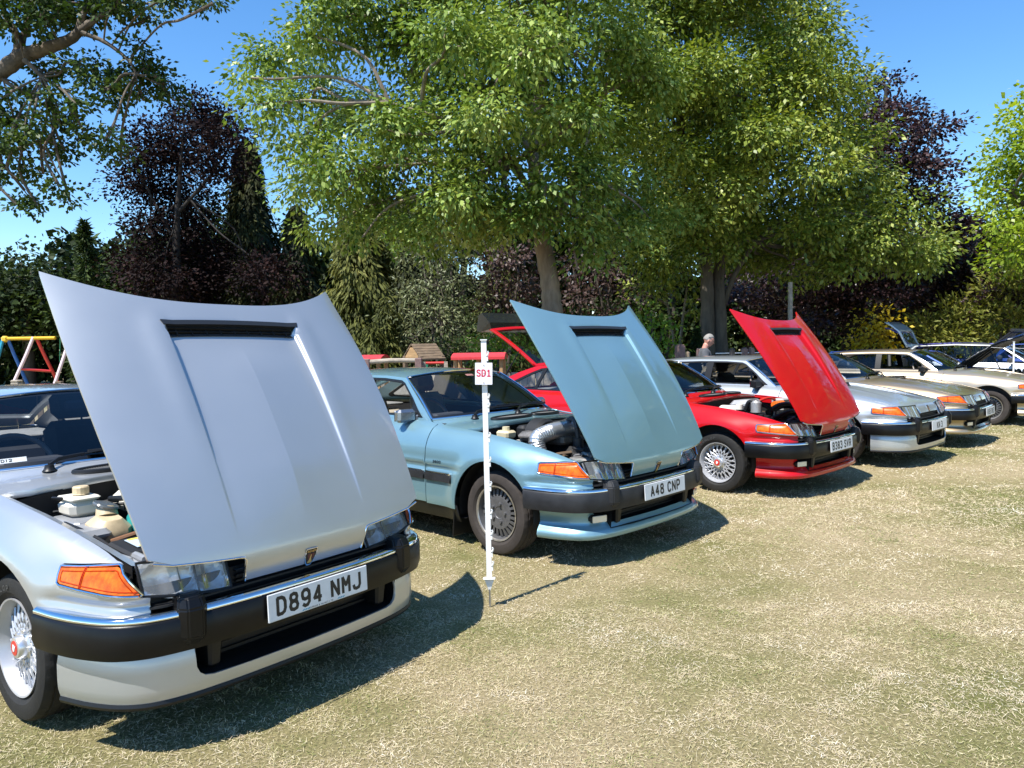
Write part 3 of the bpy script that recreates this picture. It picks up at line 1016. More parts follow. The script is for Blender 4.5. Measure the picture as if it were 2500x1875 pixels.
ENGP = pbr('engine_bay_grey_paint', (.36, .375, .40), .38, .35, vary=.12)
def engine_silver(car, paint_m):
    """Bottles and hoses along the right-hand side of the engine bay."""
    WH = pbr('milky_plastic', (.72, .68, .58), .45, vary=.06)
    BG = pbr('yellowed_plastic', (.55, .44, .28), .45, vary=.18, vscale=12)
    TE = pbr('teal_plastic', (.02, .27, .27), .35)
    OL = pbr('brown_hose', (.16, .07, .025), .5)
    r = MB()
    r.box((0, 0, 0), (.14, .12, .075), None, .02, 1.14)
    r.box((0, 0, .046), (.152, .130, .016), None, .008)
    r.obj('brake_fluid_reservoir', WH, car, (-.16, -.50, .80))
    c = MB()
    c.lathe([(0, .036), (.030, .036), (.034, .031), (.034, .004), (.036, 0)], 14, 'Z', False)
    c.obj('reservoir_cap', BG, car, (-.16, -.49, .858))
    MB().box((0, 0, 0), (.20, .16, .09), None, .035).obj('coolant_tank', WH, car, (-.13, -.27, .80))
    b = MB()
    b.box((0, 0, 0), (.19, .17, .115), Matrix.Rotation(R(12), 4, 'Y'), .035, .80)
    b.cyl((-.03, .01, .05), (-.045, .015, .085), .045, .04, 14)
    b.obj('washer_bottle', BG, car, (.11, -.50, .735))
    l = MB()
    l.lathe([(0, .008), (.050, .006), (.054, 0), (.050, -.008)], 18, 'Z', True, Matrix.Rotation(R(-16), 4, 'X') @ Matrix.Rotation(R(10), 4, 'Y'))
    l.obj('bottle_cap', pbr('smoky_cap', (.10, .115, .125), .2, coat=.5), car, (.065, -.485, .832))
    MB().sphere((0, 0, 0), (.13, .12, .10)).obj('screenwash_tank', TE, car, (.14, -.31, .735))
    h = MB()
    h.tube(catmull([(-.08, -.40, .83), (.05, -.38, .845), (.15, -.28, .845), (.28, -.22, .78)], 6), .013, 8)
    h.tube(catmull([(-.25, -.46, .80), (-.23, -.58, .845), (-.16, -.57, .85)], 6), .007, 6)
    h.tube(catmull([(-.02, -.62, .765), (.10, -.615, .755), (.2, -.60, .735), (.3, -.58, .70)], 6), .011, 8)
    for k in range(5):
        h.tube(catmull([(-.30, -.55 + .05 * k, .77), (-.1, -.40 + .06 * k, .80 + .01 * k), (.12, -.15 + .06 * k, .79), (.35, -.2 + .08 * k, .73)], 6), .007, 6)
    h.box((-.02, -.36, .83), (.012, .012, .10)); h.box((-.01, -.355, .875), (.03, .012, .012))
    h.obj('hose', BLK, car)
    MB().tube(catmull([(.22, -.54, .705), (.28, -.44, .735), (.30, -.30, .752), (.27, -.14, .76)], 8), .012, 8).obj('hose', OL, car)
    w = MB()
    w.box((-.02, -.60, .735), (.46, .16, .05), None, .02)
    w.box((-.10, -.52, .735), (.30, .20, .06), None, .03)
    w.box((.36, -.62, .675), (.36, .08, .05), None, .02)
    w.obj('inner_wing_ledge', ENGP, car)
    bt = MB(); bt.box((0, 0, 0), (.20, .28, .10), Matrix.Rotation(R(6), 4, 'Y'), .01); bt.obj('battery', DKB, car, (.38, -.45, .665))
    lb = MB().box((0, 0, .0), (.11, .22, .002), Matrix.Rotation(R(6), 4, 'Y')).obj('service_label', pbr('label_pale_blue', (.45, .55, .66), .4), car, (.385, -.43, .721))
    e = MB()
    for x in (-.045, .045):
        e.box((x, 0, .0018), (.018, .20, .001), Matrix.Rotation(R(6), 4, 'Y'))
    e.obj('label_band', pbr('label_yellow', (.75, .66, .12), .5), lb)
    MB().box((0, 0, 0), (.03, .04, .03), None, .006).obj('battery_terminal', pbr('red_lead', (.5, .03, .02), .4), car, (.26, -.33, .735))
    s = MB()
    s.box((.555, -.46, .672), (.15, .30, .045), None, .014)
    s.box((.60, 0, .645), (.10, 1.2, .04), None, .01)
    s.tube([(.50, -.58, .70), (.62, -.60, .705)], .016, 8)
    s.obj('slam_panel', ENGP, car)

def engine_ducts(car, paint_m):
    """Carburettor engine with a ribbed silver warm-air duct."""
    FO = pbr('foil_duct', (.70, .71, .72), .3, .85, bump=.3, bscale=90)
    BR = pbr('brown_hose_cloth', (.20, .12, .08), .8, vary=.3, vscale=30)
    GR = pbr('dull_castings', (.20, .19, .18), .5, .4, vary=.4, vscale=18)
    PIPE = catmull([(.10, -.46, .70), (.08, -.46, .80), (.10, -.34, .845), (.13, -.15, .86), (.14, .10, .86), (.15, .22, .855)], 14)
    n = len(PIPE)
    m = MB(); m.tube(PIPE, [.060 + .004 * (k % 2) for k in range(n)], 14, True, True)
    m.obj('air_duct', FO, car)
    m = MB(); m.tube(catmull([(.15, .22, .855), (.15, .32, .85), (.19, .40, .80), (.24, .42, .70)], 10), [.064 + .003 * (k % 2) for k in range(31)], 14)
    m.obj('air_duct', BR, car)
    m = MB()
    m.box((-.03, -.36, .81), (.22, .20, .07), None, .03)
    m.box((0, .0, .78), (.34, .55, .08), None, .02)
    m.lathe([(0, .12), (.06, .12), (.065, .10), (.065, 0)], 16, 'Z', True, Matrix.Translation((.05, .05, .80)))
    m.box((.40, -.28, .66), (.20, .34, .05), Matrix.Rotation(R(5), 4, 'Z'), .012)
    m.obj('engine_block', GR, car)
    m = MB()
    m.cyl((.26, -.20, .68), (.26, -.20, .80), .040, .040, 16)
    m.cyl((.26, -.20, .80), (.25, -.20, .87), .020, .020, 12)
    m.tube(catmull([(.25, -.20, .87), (.22, -.19, .93), (.15, -.16, .93), (.1, -.14, .90)], 6), .020, 10)
    m.tube(catmull([(.0, -.1, .88), (.05, .1, .93), (.06, .3, .90)], 6), .022, 10)
    m.tube(catmull([(-.1, .25, .86), (.05, .40, .90), (.2, .52, .80)], 6), .016, 10)
    m.tube(catmull([(.1, -.5, .68), (.2, -.45, .70), (.28, -.42, .64)], 6), .014, 8)
    m.obj('hose', pbr('dark_rubber_hose', (.03, .03, .032), .5), car)
    m = MB()
    m.lathe([(0, .13), (.13, .125), (.15, .10), (.15, .0)], 24, 'X', True, Matrix.Translation((-.14, -.22, .78)))
    m.box((-.2, .05, .83), (.10, .8, .09), None, .02)
    m.obj('servo_drum', DKB, car)
    m = MB(); m.box((0, 0, 0), (.12, .10, .06), None, .014, 1.1); m.lathe([(0, .058), (.028, .058), (.030, .03), (.03, .025)], 12, 'Z', False)
    m.obj('brake_fluid_reservoir', pbr('yellowed_tank', (.58, .50, .32), .45, vary=.12), car, (-.16, -.54, .83))
    m = MB()
    m.box((.44, .02, .655), (.06, 1.1, .05), None, .01)
    m.box((.57, -.1, .655), (.08, 1.15, .03), None, .008)
    m.obj('slam_panel', pbr('dusty_panel', (.26, .29, .28), .6, vary=.3, vscale=14), car)
    m = MB(); m.box((.36, -.15, .70), (.16, .22, .02), Matrix.Rotation(R(20), 4, 'Z') @ Matrix.Rotation(R(8), 4, 'X'), .004)
    m.obj('rusty_bracket', pbr('rusty_steel', (.16, .075, .045), .8, vary=.5, vscale=25), car)

def engine_injection(car, paint_m):
    WH = pbr('milky_plastic', (.72, .68, .58), .45, vary=.06)
    GR = pbr('cast_plenum', (.45, .45, .45), .45, .5, vary=.15)
    m = MB(); m.box((0, 0, 0), (.26, .30, .10), Matrix.Rotation(R(-4), 4, 'Y'), .04); m.obj('plenum_chamber', GR, car, (-.05, -.16, .835))
    m = MB(); m.box((0, 0, 0), (.20, .11, .07), None, .025); m.cyl((.12, 0, 0), (.12, 0, .05), .035); m.obj('coolant_tank', WH, car, (-.06, -.50, .81))
    m = MB(); m.cyl((0, 0, 0), (0, 0, .10), .055); m.cyl((0, 0, .10), (0, 0, .12), .045, .03); m.obj('air_valve', GR, car, (.14, -.30, .77))
    m = MB(); m.cyl((0, -.09, 0), (0, .09, 0), .038); m.obj('orange_filter_cap', pbr('orange_plastic', (.85, .16, .015), .4), car, (.14, .18, .82))
    m = MB(); m.box((0, 0, 0), (.14, .16, .13), None, .01); m.obj('battery_box', pbr('grey_box', (.38, .39, .38), .5), car, (.05, .42, .80))
    m = MB(); m.cyl((0, 0, 0), (0, 0, .10), .022); m.obj('dipstick_cap', WH, car, (.20, .44, .78))
    m = MB()
    m.tube(catmull([(.02, -.30, .78), (.06, -.30, .87), (.14, -.28, .875), (.25, -.2, .80)], 8), .022, 10)
    m.tube(catmull([(.22, -.2, .76), (.24, .05, .82), (.30, .3, .80)], 8), .035, 12)
    m.tube(catmull([(.3, -.3, .70), (.36, .0, .76), (.36, .4, .72)], 8), .03, 12)
    m.box((.38, .0, .66), (.20, 1.0, .06), None, .02)
    m.obj('hose', BLK, car)
    m = MB(); m.tube(catmull([(-.05, .10, .85), (0, .22, .88), (.02, .34, .86)], 8), .014, 8); m.obj('ignition_leads', pbr('red_lead', (.5, .03, .02), .4), car)
    m = MB(); m.box((.55, 0, .66), (.10, 1.2, .03), None, .008); m.obj('slam_panel', paint_m, car)

def engine_clutter(car, seed):
    rc = random.Random(seed)
    cols = [DKB, BLK, pbr('loom_grey', (.10, .10, .11), .5), pbr('clip_white', (.55, .55, .52), .5), pbr('oily_steel', (.22, .21, .20), .4, .7), pbr('hose_brown', (.12, .08, .05), .6)]
    for k in range(26):
        y = rc.uniform(-.60, .55); x = rc.uniform(-.22, .45)
        z = .74 - .10 * max(0, x) + rc.uniform(-.04, .05)
        m = MB()
        if k % 2:
            a = np.array([x, y, z]); pts = [a]
            for j in range(3):
                a = a + np.array([rc.uniform(-.12, .14), rc.uniform(-.10, .16), rc.uniform(-.03, .03)]); pts.append(a)
            for p in pts: p[2] = min(p[2], .80 - .16 * max(0, p[0] + .1)); p[1] = max(-.62, min(.6, p[1]))
            m.tube(catmull(pts, 6), rc.choice((.006, .009, .014)), 7)
            m.obj('pipe', rc.choice(cols), car)
        elif k % 4:
            m.box((x, y, z - .01), (rc.uniform(.03, .09), rc.uniform(.03, .10), rc.uniform(.03, .06)), Matrix.Identity(4), .006)
            m.obj('engine_fitting', rc.choice(cols), car)
        else:
            m.cyl((x, y, z - .04), (x, y, z + .02), rc.uniform(.015, .035)); m.obj('engine_canister', rc.choice(cols), car)

def screen_card(car, y, q, w, h, mat, text=None):
    a = y / .707 * .66
    P0 = WS(np.array(a), np.array(q), -.012); Px = WS(np.array(a + w), np.array(q), -.012); Py = WS(np.array(a), np.array(q + h), -.012)
    m = MB(); m.add([P0, Px, Px + Py - P0, Py], [(0, 1, 2, 3)]); c = m.obj('screen_card', mat, car)
    if text:
        me = text_mesh('card_lettering', text, .022, .016, .004, .004, .01)
        V = np.array([v.co[:] for v in me.vertices]); ux, uy = unit(Px - P0), unit(Py - P0); n = unit(np.cross(ux, uy)); n = n if n[0] > 0 else -n
        V2 = (P0 + Px + Py + (Px + Py - P0)) / 4 + V[:, :1] * ux + V[:, 1:2] * uy + .0015 * n
        me.vertices.foreach_set('co', V2.astype(np.float32).ravel()); me.update(); obj('card_lettering', me, PLK, c)

def seat_mesh():
    m = MB()
    m.box((0, 0, .0), (.50, .48, .16), None, .06)
    Mb = Matrix.Translation((-.24, 0, .06)) @ Matrix.Rotation(R(-18), 4, 'Y')
    m.box((0, 0, .28), (.14, .48, .60), Mb, .06, .88)
    return m.mesh('front_seat')
def headrest_mesh():
    m = MB()
    m.box((0, 0, 0), (.10, .29, .19), Matrix.Rotation(R(-14), 4, 'Y'), .045)
    m.tube([(.0, -.06, -.16), (.0, -.06, 0)], .007, 6); m.tube([(.0, .06, -.16), (.0, .06, 0)], .007, 6)
    return m.mesh('headrest')

def make_car(label, loc, yaw, pm, plate=None, bonnet=0.0, tailgate=0.0, wheel='slotted', valance='lip', engine=None, rubber=RUB, seats=INT, window_open=(), dealer=False, group='classic saloons parked in a row on the grass', spoiler=False, roll=0.0, cat='car', rear=True, strips=True, hg=True, figure=None):
    car = thing('parked_car', label, cat, loc, yaw, group)
    car.rotation_euler = (roll, 0, yaw)
    P = lambda key, fn, mat, par=car, loc=None, name=None: obj(name or (key if isinstance(key, str) else key[0]), cached(key, fn), mat, par, loc, slot_obj=True)
    # ---- body sheets
    for sd in (-1, 1):
        P(('front_wing', sd), lambda: wing_mesh(sd), pm)
        fd = P(('front_door', sd), lambda: door_mesh(sd, True), pm)
        rd = P(('rear_door', sd), lambda: door_mesh(sd, False), pm)
        P(('rear_quarter', sd), lambda: quarter_mesh(sd), pm)
        for dd, xh in ((fd, -1.72), (rd, -2.42)):
            q = F(s_of_x(xh), .74, sd)
            def hnd(q=q, sd=sd):
                m = MB(); m.box((0, 0, 0), (.17, .012, .032), None, .005); return m.mesh('door_handle')
            P(('door_handle', xh, sd), hnd, BLK, dd, (float(q[0]), float(q[1]) + sd * .006, .74))
        P(('cabin_side', sd), lambda: frame_mesh(sd), pm)
        P(('window_frame', sd), lambda: wframe_mesh(sd), BLK)
        for i in range(3):
            if (i, sd) in window_open:
                continue
            P(('window_pane', i, sd), lambda: pane_mesh(i, sd), SGLASS)
        def sill():
            pts = S_([(x, .315) for x in np.linspace(-.36, -2.44, 12)] + [(x, .19) for x in np.linspace(-2.46, -.34, 12)])
            return panel_mesh('sill', [pts], lambda a, b: F(a, b, sd, -.008), .06, .01, (0, sd, 0))
        P(('sill', sd), sill, BLK)
        if strips:
            def strip(x0, x1, ztop, zbot, off):
                pts = S_([(x, ztop) for x in np.linspace(x0, x1, 12)] + [(x, zbot) for x in np.linspace(x1, x0, 12)])
                return panel_mesh('rubbing_strip', [pts], lambda a, b: F(a, b, sd, off), .05, off + .002, (0, sd, 0))
            for x0, x1 in ((-.41, -.71), (-.73, -1.83), (-1.85, -2.50), (-3.2, -3.6)):
                rs = P(('rubbing_strip', x0, sd), lambda: strip(x0, x1, .535, .478, .016), rubber)
                P(('strip_insert', x0, sd), lambda: strip(x0 - .004, x1 + .004, .549, .5355, .013), CHR, rs)
        # side lamp
        IND = [(float(s_of_x(.413)), .7005), (float(s_of_x(.50)), .7055), (float(s_of_x(.60)), .7135), (float(s_of_x(.672)), .7195), (float(s_of_x(.690)), .716), (float(s_of_x(.742)), .616), (float(s_of_x(.735)), .612), (float(s_of_x(.60)), .625), (float(s_of_x(.43)), .6345), (float(s_of_x(.416)), .642)]
        ind = P(('indicator', sd), lambda: panel_mesh('indicator', [inset_poly(IND, .006)], lambda a, b: F(a, b, sd, .004), .02, .02, (.3, sd, 0)), ORG)
        def seam():
            m = MB()
            for xx in (.535, .541):
                m.tube(F(np.full(6, s_of_x(xx)), np.linspace(.635, .708, 6), sd, .005), .0025, 6)
            a = inset_poly(IND, .016); a = np.concatenate([a, a[:1]])
            a = resample(a[:-1], .02); a = np.concatenate([a, a[:1]])
            m.tube(F(a[:, 0], a[:, 1], sd, .0045), .0022, 5)
            return m.mesh('lens_rib')
        P(('lens_rib', sd), seam, ORGD, ind)
        def itrim():
            a = resample(IND, .03); a = np.concatenate([a, a[:1]])
            m = MB(); m.tube(F(a[:, 0], a[:, 1], sd, .004), .0048, 6, False)
            return m.mesh('chrome_trim')
        P(('chrome_trim', sd), itrim, CHR, ind)
        # headlamp: dished reflector, two lamps, ribbed glass
        def hl(par, off):
            def f(a, b):
                # a: 0 inner .. 1 outer ; b: 0 bottom .. 1 top
                yi = .350 + (.668 - .350) * a
                xb_ = .796 - .055 * a ** 2.2
                xt_ = .730 - .050 * a ** 2
                y = yi + (.006 * (1 - b)) 
                x = xb_ + (xt_ - xb_) * b
                zb_ = .572 + .036 * a ** 1.5
                z = zb_ + (.716 + .002 * a - zb_) * b
                return np.stack([x + off * .8, sd * y, z + off * .5], -1)
            return f
        scl = np.array([.33, .15])
        def hlp(nm, loop, off, th, h=.03, extra=None):
            def f(a, b):
                p = hl(None, off)(a / .33, b / .15)
                if extra is not None:
                    p = p - extra(a / .33, b / .15)[..., None] * np.array([.85, 0, .4])
                return p
            return panel_mesh(nm, [[(x * .33, y * .15) for x, y in loop]], f, h, th, (1, 0, .5))
        full = [(0, 0), (1, 0), (1, 1), (0, 1)]
        dish = lambda a, b: .05 * (np.clip(1 - ((a - .68) / .30) ** 2 - ((b - .5) / .5) ** 2, 0, 1)) ** .5 + .035 * (np.clip(1 - ((a - .2) / .18) ** 2 - ((b - .5) / .5) ** 2, 0, 1)) ** .5
        hd = P(('headlight', sd), lambda: hlp('headlight', [(.01, .02), (.99, .02), (.99, .98), (.01, .98)], -.022, .004, .010, dish), REFL)
        P(('lens_glass', sd), lambda: hlp('lens_glass', full, 0, 0, .03, lambda a, b: .0016 * np.sin(a * 90)), LGLASS, hd)
        def hrim():
            m = MB()
            pts = [hl(None, -.002)(np.array(x), np.array(y)) for x, y in [(i / 12, 0) for i in range(13)] + [(1, j / 6) for j in range(1, 7)] + [(1 - i / 12, 1) for i in range(1, 13)] + [(0, 1 - j / 6) for j in range(1, 7)]]
            m.tube(pts, .006, 6, False)
            div = [hl(None, -.003)(np.array(.40), np.array(j / 6)) for j in range(7)]
            m.tube(div, .004, 5)
            return m.mesh('lamp_surround')
        P(('lamp_surround', sd), hrim, BLK, hd)
        if figure:
            def fig(sd=sd):
                me = text_mesh('wing_badge', figure, .020, .020, .0045, .004, .01)
                V = np.array([v.co[:] for v in me.vertices])
                q0 = float(s_of_x(-.575))
                P2 = F(q0 + V[:, 0] * sd, .625 + V[:, 1], sd, .003)
                me.vertices.foreach_set('co', P2.astype(np.float32).ravel()); me.update(); return me
            P(('wing_badge', figure, sd), fig, BLK)
        # wheel arch liners
        def liner(xc):
            m = MB()
            V, Fc = [], []
            for i, a in enumerate(np.linspace(-.2, PI + .2, 22)):
                for y in (.86, .45):
                    V.append((xc + .375 * math.cos(a), sd * (y if y < .8 else .835), .315 + .375 * math.sin(a)))
            for i in range(21):
                Fc.append((2 * i, 2 * i + 1, 2 * i + 3, 2 * i + 2))
            m.add(V, Fc, True)
            c = [(xc + .375 * math.cos(a), sd * .45, .315 + .375 * math.sin(a)) for a in np.linspace(-.2, PI + .2, 22)]
            m.add(c, [tuple(range(22))])
            return m.mesh('wheel_arch_liner')
        P(('wheel_arch_liner', 0, sd), lambda: liner(0), DKB)
        P(('wheel_arch_liner', 1, sd), lambda: liner(-2.815), DKB)
        # mirror
        q = G(np.array(-1.02), np.array(.95), sd)
        def mir():
            m = MB()
            m.box((0, sd * .095, .045), (.085, .175, .105), Matrix.Rotation(R(8 * sd), 4, 'Z'), .022, .94)
            m.box((-.0, sd * .012, .02), (.10, .03, .06), None, .008)
            return m.mesh('door_mirror')
        mi = P(('door_mirror', sd), mir, BLK if rubber is RUB else pbr('mirror_dull_chrome', (.35, .36, .37), .25, .9), car, (float(q[0]) - .005, float(q[1]), .900))
        P(('mirror_glass', sd), lambda: MB().box((-.044, sd * .095, .045), (.004, .155, .088), Matrix.Rotation(R(8 * sd), 4, 'Z')).mesh('mirror_glass'), CHR, mi)
        P(('mirror_sail', sd), lambda: panel_mesh('mirror_sail', [[(-.925, .932), (-1.09, 1.045), (-1.08, .936)]], lambda a, b: G(a, b, sd, .006), .05, .01, (0, sd, 0)), BLK, mi, (-(float(q[0]) - .005), -float(q[1]), -.900))
        # mud flap
        P(('mud_flap', sd), lambda: MB().box((0, 0, 0), (.012, .21, .30), Matrix.Rotation(R(5), 4, 'Y'), .004).mesh('mud_flap'), BLK, car, (-.405, sd * .765, .225))
    # ---- roof, screens
    P('roof', lambda: panel_mesh('roof', [[(-.57, 0), (.57, 0), (.57, 1.45), (-.57, 1.45)]], ROOF, .045, .02, (0, 0, 1)), pm)
    wsl = [(-.655, .0), (.655, .0), (.655, .62), (-.655, .62)]
    ws = P('windscreen', lambda: panel_mesh('windscreen', [wsl], lambda a, b: WS(a, b), .05, 0, (1, 0, 1)), WGLASS)
    def wtrim():
        a = resample(wsl, .04); a = np.concatenate([a, a[:1]])
        m = MB(); m.tube(WS(a[:, 0], a[:, 1], .004), .0085, 6, False)
        return m.mesh('screen_trim')
    P('screen_trim', wtrim, CHR, ws)
    def wband():
        o_ = [(-.655, 0), (.655, 0), (.655, .62), (-.655, .62)]
        i_ = [(-.632, .045), (.632, .045), (.632, .600), (-.632, .600)]
        return panel_mesh('screen_band', [o_, i_], lambda a, b: WS(a, b, -.004), .05, .0, (1, 0, 1))
    P('screen_band', wband, BLK, ws)
    # ---- tailgate
    def TG(p, q):
        a = p / .56; t = q / .97
        T = np.stack([-2.758 + 0 * a, .545 * a, 1.256 - .038 * a * a], -1)
        B = np.stack([-3.80 + .03 * a * a, .655 * a, .930 - .022 * a * a], -1)
        return T + (B - T) * t[..., None] + (np.sin(PI * t) * .03)[..., None] * np.array([-.3, 0, .95]) - np.array([-2.75, 0, 1.24])
    tgl = [(-.545, .0), (.545, .0), (.545, .97), (-.545, .97)]
    tgh = [(-.505, .035), (.505, .035), (.512, .76), (-.512, .76)]
    tg = P('tailgate', lambda: panel_mesh('tailgate', [tgl, tgh], TG, .06, .03, (-.3, 0, 1)), pm, car, (-2.75, 0, 1.24))
    tg.rotation_euler = (0, tailgate, 0)
    P('rear_window', lambda: panel_mesh('rear_window', [inset_poly(tgh, -.01)], lambda a, b: TG(a, b) + np.array([.004, 0, -.012]), .08, 0, (-.3, 0, 1)), SGLASS, tg)
    if spoiler:
        def spl():
            m = MB()
            for (x0, z0, x1, z1, w0, w1) in ((-.84, -.275, -1.00, -.235, .60, .62),):
                V = []
                for x, z, w in ((-.86, -.265, .62), (-.93, -.215, .64), (-1.13, -.245, .65), (-1.14, -.31, .65), (-1.01, -.47, .66), (-.96, -.45, .64)):
                    V += [(x, -w, z), (x, w, z)]
                n = 6
                Fc = [tuple(2 * k for k in range(n)), tuple(2 * k + 1 for k in range(n))[::-1]]
                for k in range(n):
                    k2 = (k + 1) % n
                    Fc.append((2 * k, 2 * k + 1, 2 * k2 + 1, 2 * k2))
                m.add(V, Fc)
            return m.mesh('spoiler')
        P('spoiler', spl, pbr('gloss_black', (.012, .012, .014), .2, coat=.6), tg)
        P('rear_wiper', lambda: MB().tube([(-.70, -.05, -.175), (-.66, .0, -.15), (-.62, .42, -.145)], .010, 6).mesh('rear_wiper'), BLK, tg)
        def strut():
            m = MB()
            m.cyl((-3.35, -.66, .93), (-3.12, -.61, 1.27), .012); m.cyl((-3.12, -.61, 1.27), (-3.02, -.58, 1.43), .006)
            m.cyl((-3.35, .66, .93), (-3.12, .61, 1.27), .012); m.cyl((-3.12, .61, 1.27), (-3.02, .58, 1.43), .006)
            return m.mesh('gas_strut')
        P('gas_strut', strut, BLK)
    # ---- rear end
    sr0 = float(PS[-1])
    def rearp():
        pts = [(sr0 - .575, .895), (sr0 - .575, .42), (sr0, .42), (sr0, .895)]
        a = panel_mesh('tail_panel', [pts], lambda a, b: F(a, b, -1), .06, .01, (-1, 0, 0))
        return a
    for sd in (-1, 1):
        P(('tail_panel', sd), lambda: panel_mesh('tail_panel', [[(sr0 - .575, .895), (sr0 - .575, .42), (sr0, .42), (sr0, .895)]], lambda a, b: F(a, b, sd), .07, .01, (-1, 0, 0)), pm)
        P(('tail_lamp', sd), lambda: panel_mesh('tail_lamp', [[(sr0 - .72, .80), (sr0 - .36, .80), (sr0 - .36, .62), (sr0 - .72, .62)]], lambda a, b: F(a, b, sd, .008), .05, .02, (-1, sd * .5, 0)), pbr('tail_lamp_red', (.45, .01, .01), .15, coat=.5))
    RBP = catmull([(-3.90, 0), (-3.89, .4), (-3.85, .64), (-3.72, .78), (-3.5, .835), (-3.25, .87)], 6)
    P('rear_bumper', lambda: MB().sweep(both(RBP), [(-.05, .54), (.0, .53), (.012, .5), (.012, .43), (0, .40), (-.05, .39)]).mesh('rear_bumper'), rubber)
    # ---- front bumper
    def bump():
        m = MB()
        m.sweep(both(BPLAN), [(-.07, .5225), (.004, .5225), (.013, .512), (.014, .425), (.004, .392), (-.07, .388)])
        return m.mesh('front_bumper', 50)
    fb = P('front_bumper', bump, rubber)
    P('bumper_chrome', lambda: MB().sweep(both(BPLAN), [(-.05, .546), (-.012, .5455), (-.001, .541), (.006, .534), (.006, .5235), (-.05, .5235)]).mesh('bumper_chrome', 60), CHR, fb)
    def ovr(sd):
        m = MB()
        # faceted block: outline in x-y extruded in z with chamfers
        prof = [(.79, -.055), (.862, -.055), (.895, -.028), (.895, .028), (.862, .055), (.79, .055)]
        lev = [(.405, .70, .80), (.440, 1, 1), (.548, 1, 1), (.586, .80, .84), (.592, .55, .7)]
        V, Fc = [], []
        for z, kx, ky in lev:
            for x, y in prof:
                V.append((.79 + (x - .79) * kx - .85, y * ky, z))
        n = len(prof)
        for i in range(len(lev) - 1):
            for k in range(n):
                Fc.append((i * n + k, i * n + (k + 1) % n, (i + 1) * n + (k + 1) % n, (i + 1) * n + k))
        Fc += [tuple(range(n))[::-1], tuple(range((len(lev) - 1) * n, len(lev) * n))]
        m.add(V, Fc)
        me = m.mesh('overrider')
        bm = bmesh.new(); bm.from_mesh(me)
        bmesh.ops.bevel(bm, geom=bm.edges[:], offset=.006, segments=2, affect='EDGES')
        bm.to_mesh(me); bm.free()
        return me
    for sd in (-1, 1):
        ov = P('overrider', lambda: ovr(sd), rubber, fb, (.815, sd * .535, 0))
        ov.rotation_euler = (0, 0, sd * R(10))
    if plate:
        plate_group(car, plate, (.887, 0, .470), 0, dealer)
    # slot above the bumper, dark grille behind
    def slot():
        m = MB()
        m.sweep(both(catmull([(.742, 0), (.735, .35), (.715, .60), (.70, .67)], 5)), [(0, .63), (0, .39), (-.10, .39), (-.10, .60)])
        for z in (.575, .595, .615):
            m.sweep(both(catmull([(.762, 0), (.757, .31)], 5)), [(0, z + .004), (0, z - .004), (-.03, z - .004), (-.03, z + .004)])
            if z < .58:
                m.sweep(both(catmull([(.79, .0), (.775, .60), (.755, .66)], 5)), [(0, z - .010), (0, z - .018), (-.05, z - .018), (-.05, z - .010)])
        return m.mesh('front_grille')
    P('front_grille', slot, DKB)
    # ---- apron below the bumper
    VP = catmull([(.835, 0), (.83, .2), (.818, .4), (.797, .55), (.752, .67), (.68, .742), (.56, .80), (.41, .840)], 6)
    VS = np.concatenate([[0], np.cumsum(np.linalg.norm(np.diff(VP, axis=0), axis=1))])
    VN = unit(np.stack([np.gradient(VP[:, 1]), -np.gradient(VP[:, 0])], 1)); VN[0] = (1, 0)
    def VF(prof):
        pz = np.array([p[1] for p in prof])[::-1]; po = np.array([p[0] for p in prof])[::-1]
        po_f = Pchip(pz, po)
        def f(a, b):
            s = np.abs(a); sg = np.where(a < 0, -1, 1)
            o_ = po_f(b)
            return np.stack([np.interp(s, VS, VP[:, 0]) + np.interp(s, VS, VN[:, 0]) * o_, sg * (np.interp(s, VS, VP[:, 1]) + np.interp(s, VS, VN[:, 1]) * o_), b], -1)
        return f
    smax = float(VS[-1])
    def spoly(z0, z1):
        return [(-smax, z1)] + [(-smax, z0)] + [(smax, z0), (smax, z1)]
    if valance == 'apron':
        vf = VF([(-.015, .40), (0, .33), (0, .26), (-.012, .205)])
        outer = [(-smax, .40), (-smax, .212), (smax, .212), (smax, .40), (.521, .40), (.516, .31), (.505, .285), (.485, .270), (.45, .263), (-.45, .263), (-.485, .270), (-.505, .285), (-.516, .31), (-.521, .40)]
        va = P('front_apron', lambda: panel_mesh('front_apron', [outer], vf, .03, .012, (1, 0, 0)), pm)
        def lipm():
            m = MB(); m.sweep(both(VP), [(-.03, .214), (-.008, .211), (-.004, .200), (-.010, .188), (-.03, .186)]); return m.mesh('apron_lip')
        P('apron_lip', lipm, BLK, va)
        def mth():
            m = MB()
            m.add([(.795, -.52, .262), (.826, -.30, .262), (.832, 0, .262), (.826, .30, .262), (.795, .52, .262), (.70, .52, .285), (.70, -.52, .285)], [(0, 1, 2, 3, 4, 5, 6)])
            m.add([(.70, -.56, .24), (.70, .56, .24), (.70, .56, .42), (.70, -.56, .42)], [(0, 1, 2, 3)])
            for sd in (-1, 1):
                m.add([(.790, sd * .520, .262), (.70, sd * .515, .235), (.70, sd * .515, .42), (.805, sd * .515, .42)], [(0, 1, 2, 3)])
                m.box((.745, sd * .43, .345), (.09, .05, .13), None, .01, 1.35)
            for z in (.30, .33, .36, .385):
                m.box((.70, 0, z), (.03, .80, .008))
            return m.mesh('air_intake')
        P('air_intake', mth, BLK, va)
    else:
        vf = VF([(-.03, .40), (-.048, .335), (-.046, .300), (.004, .236), (.008, .215), (-.006, .198)])
        outer = [(-smax, .40), (-smax, .200), (smax, .200), (smax, .40), (.70, .40), (.55, .30), (.52, .292), (-.52, .292), (-.55, .30), (-.70, .40)]
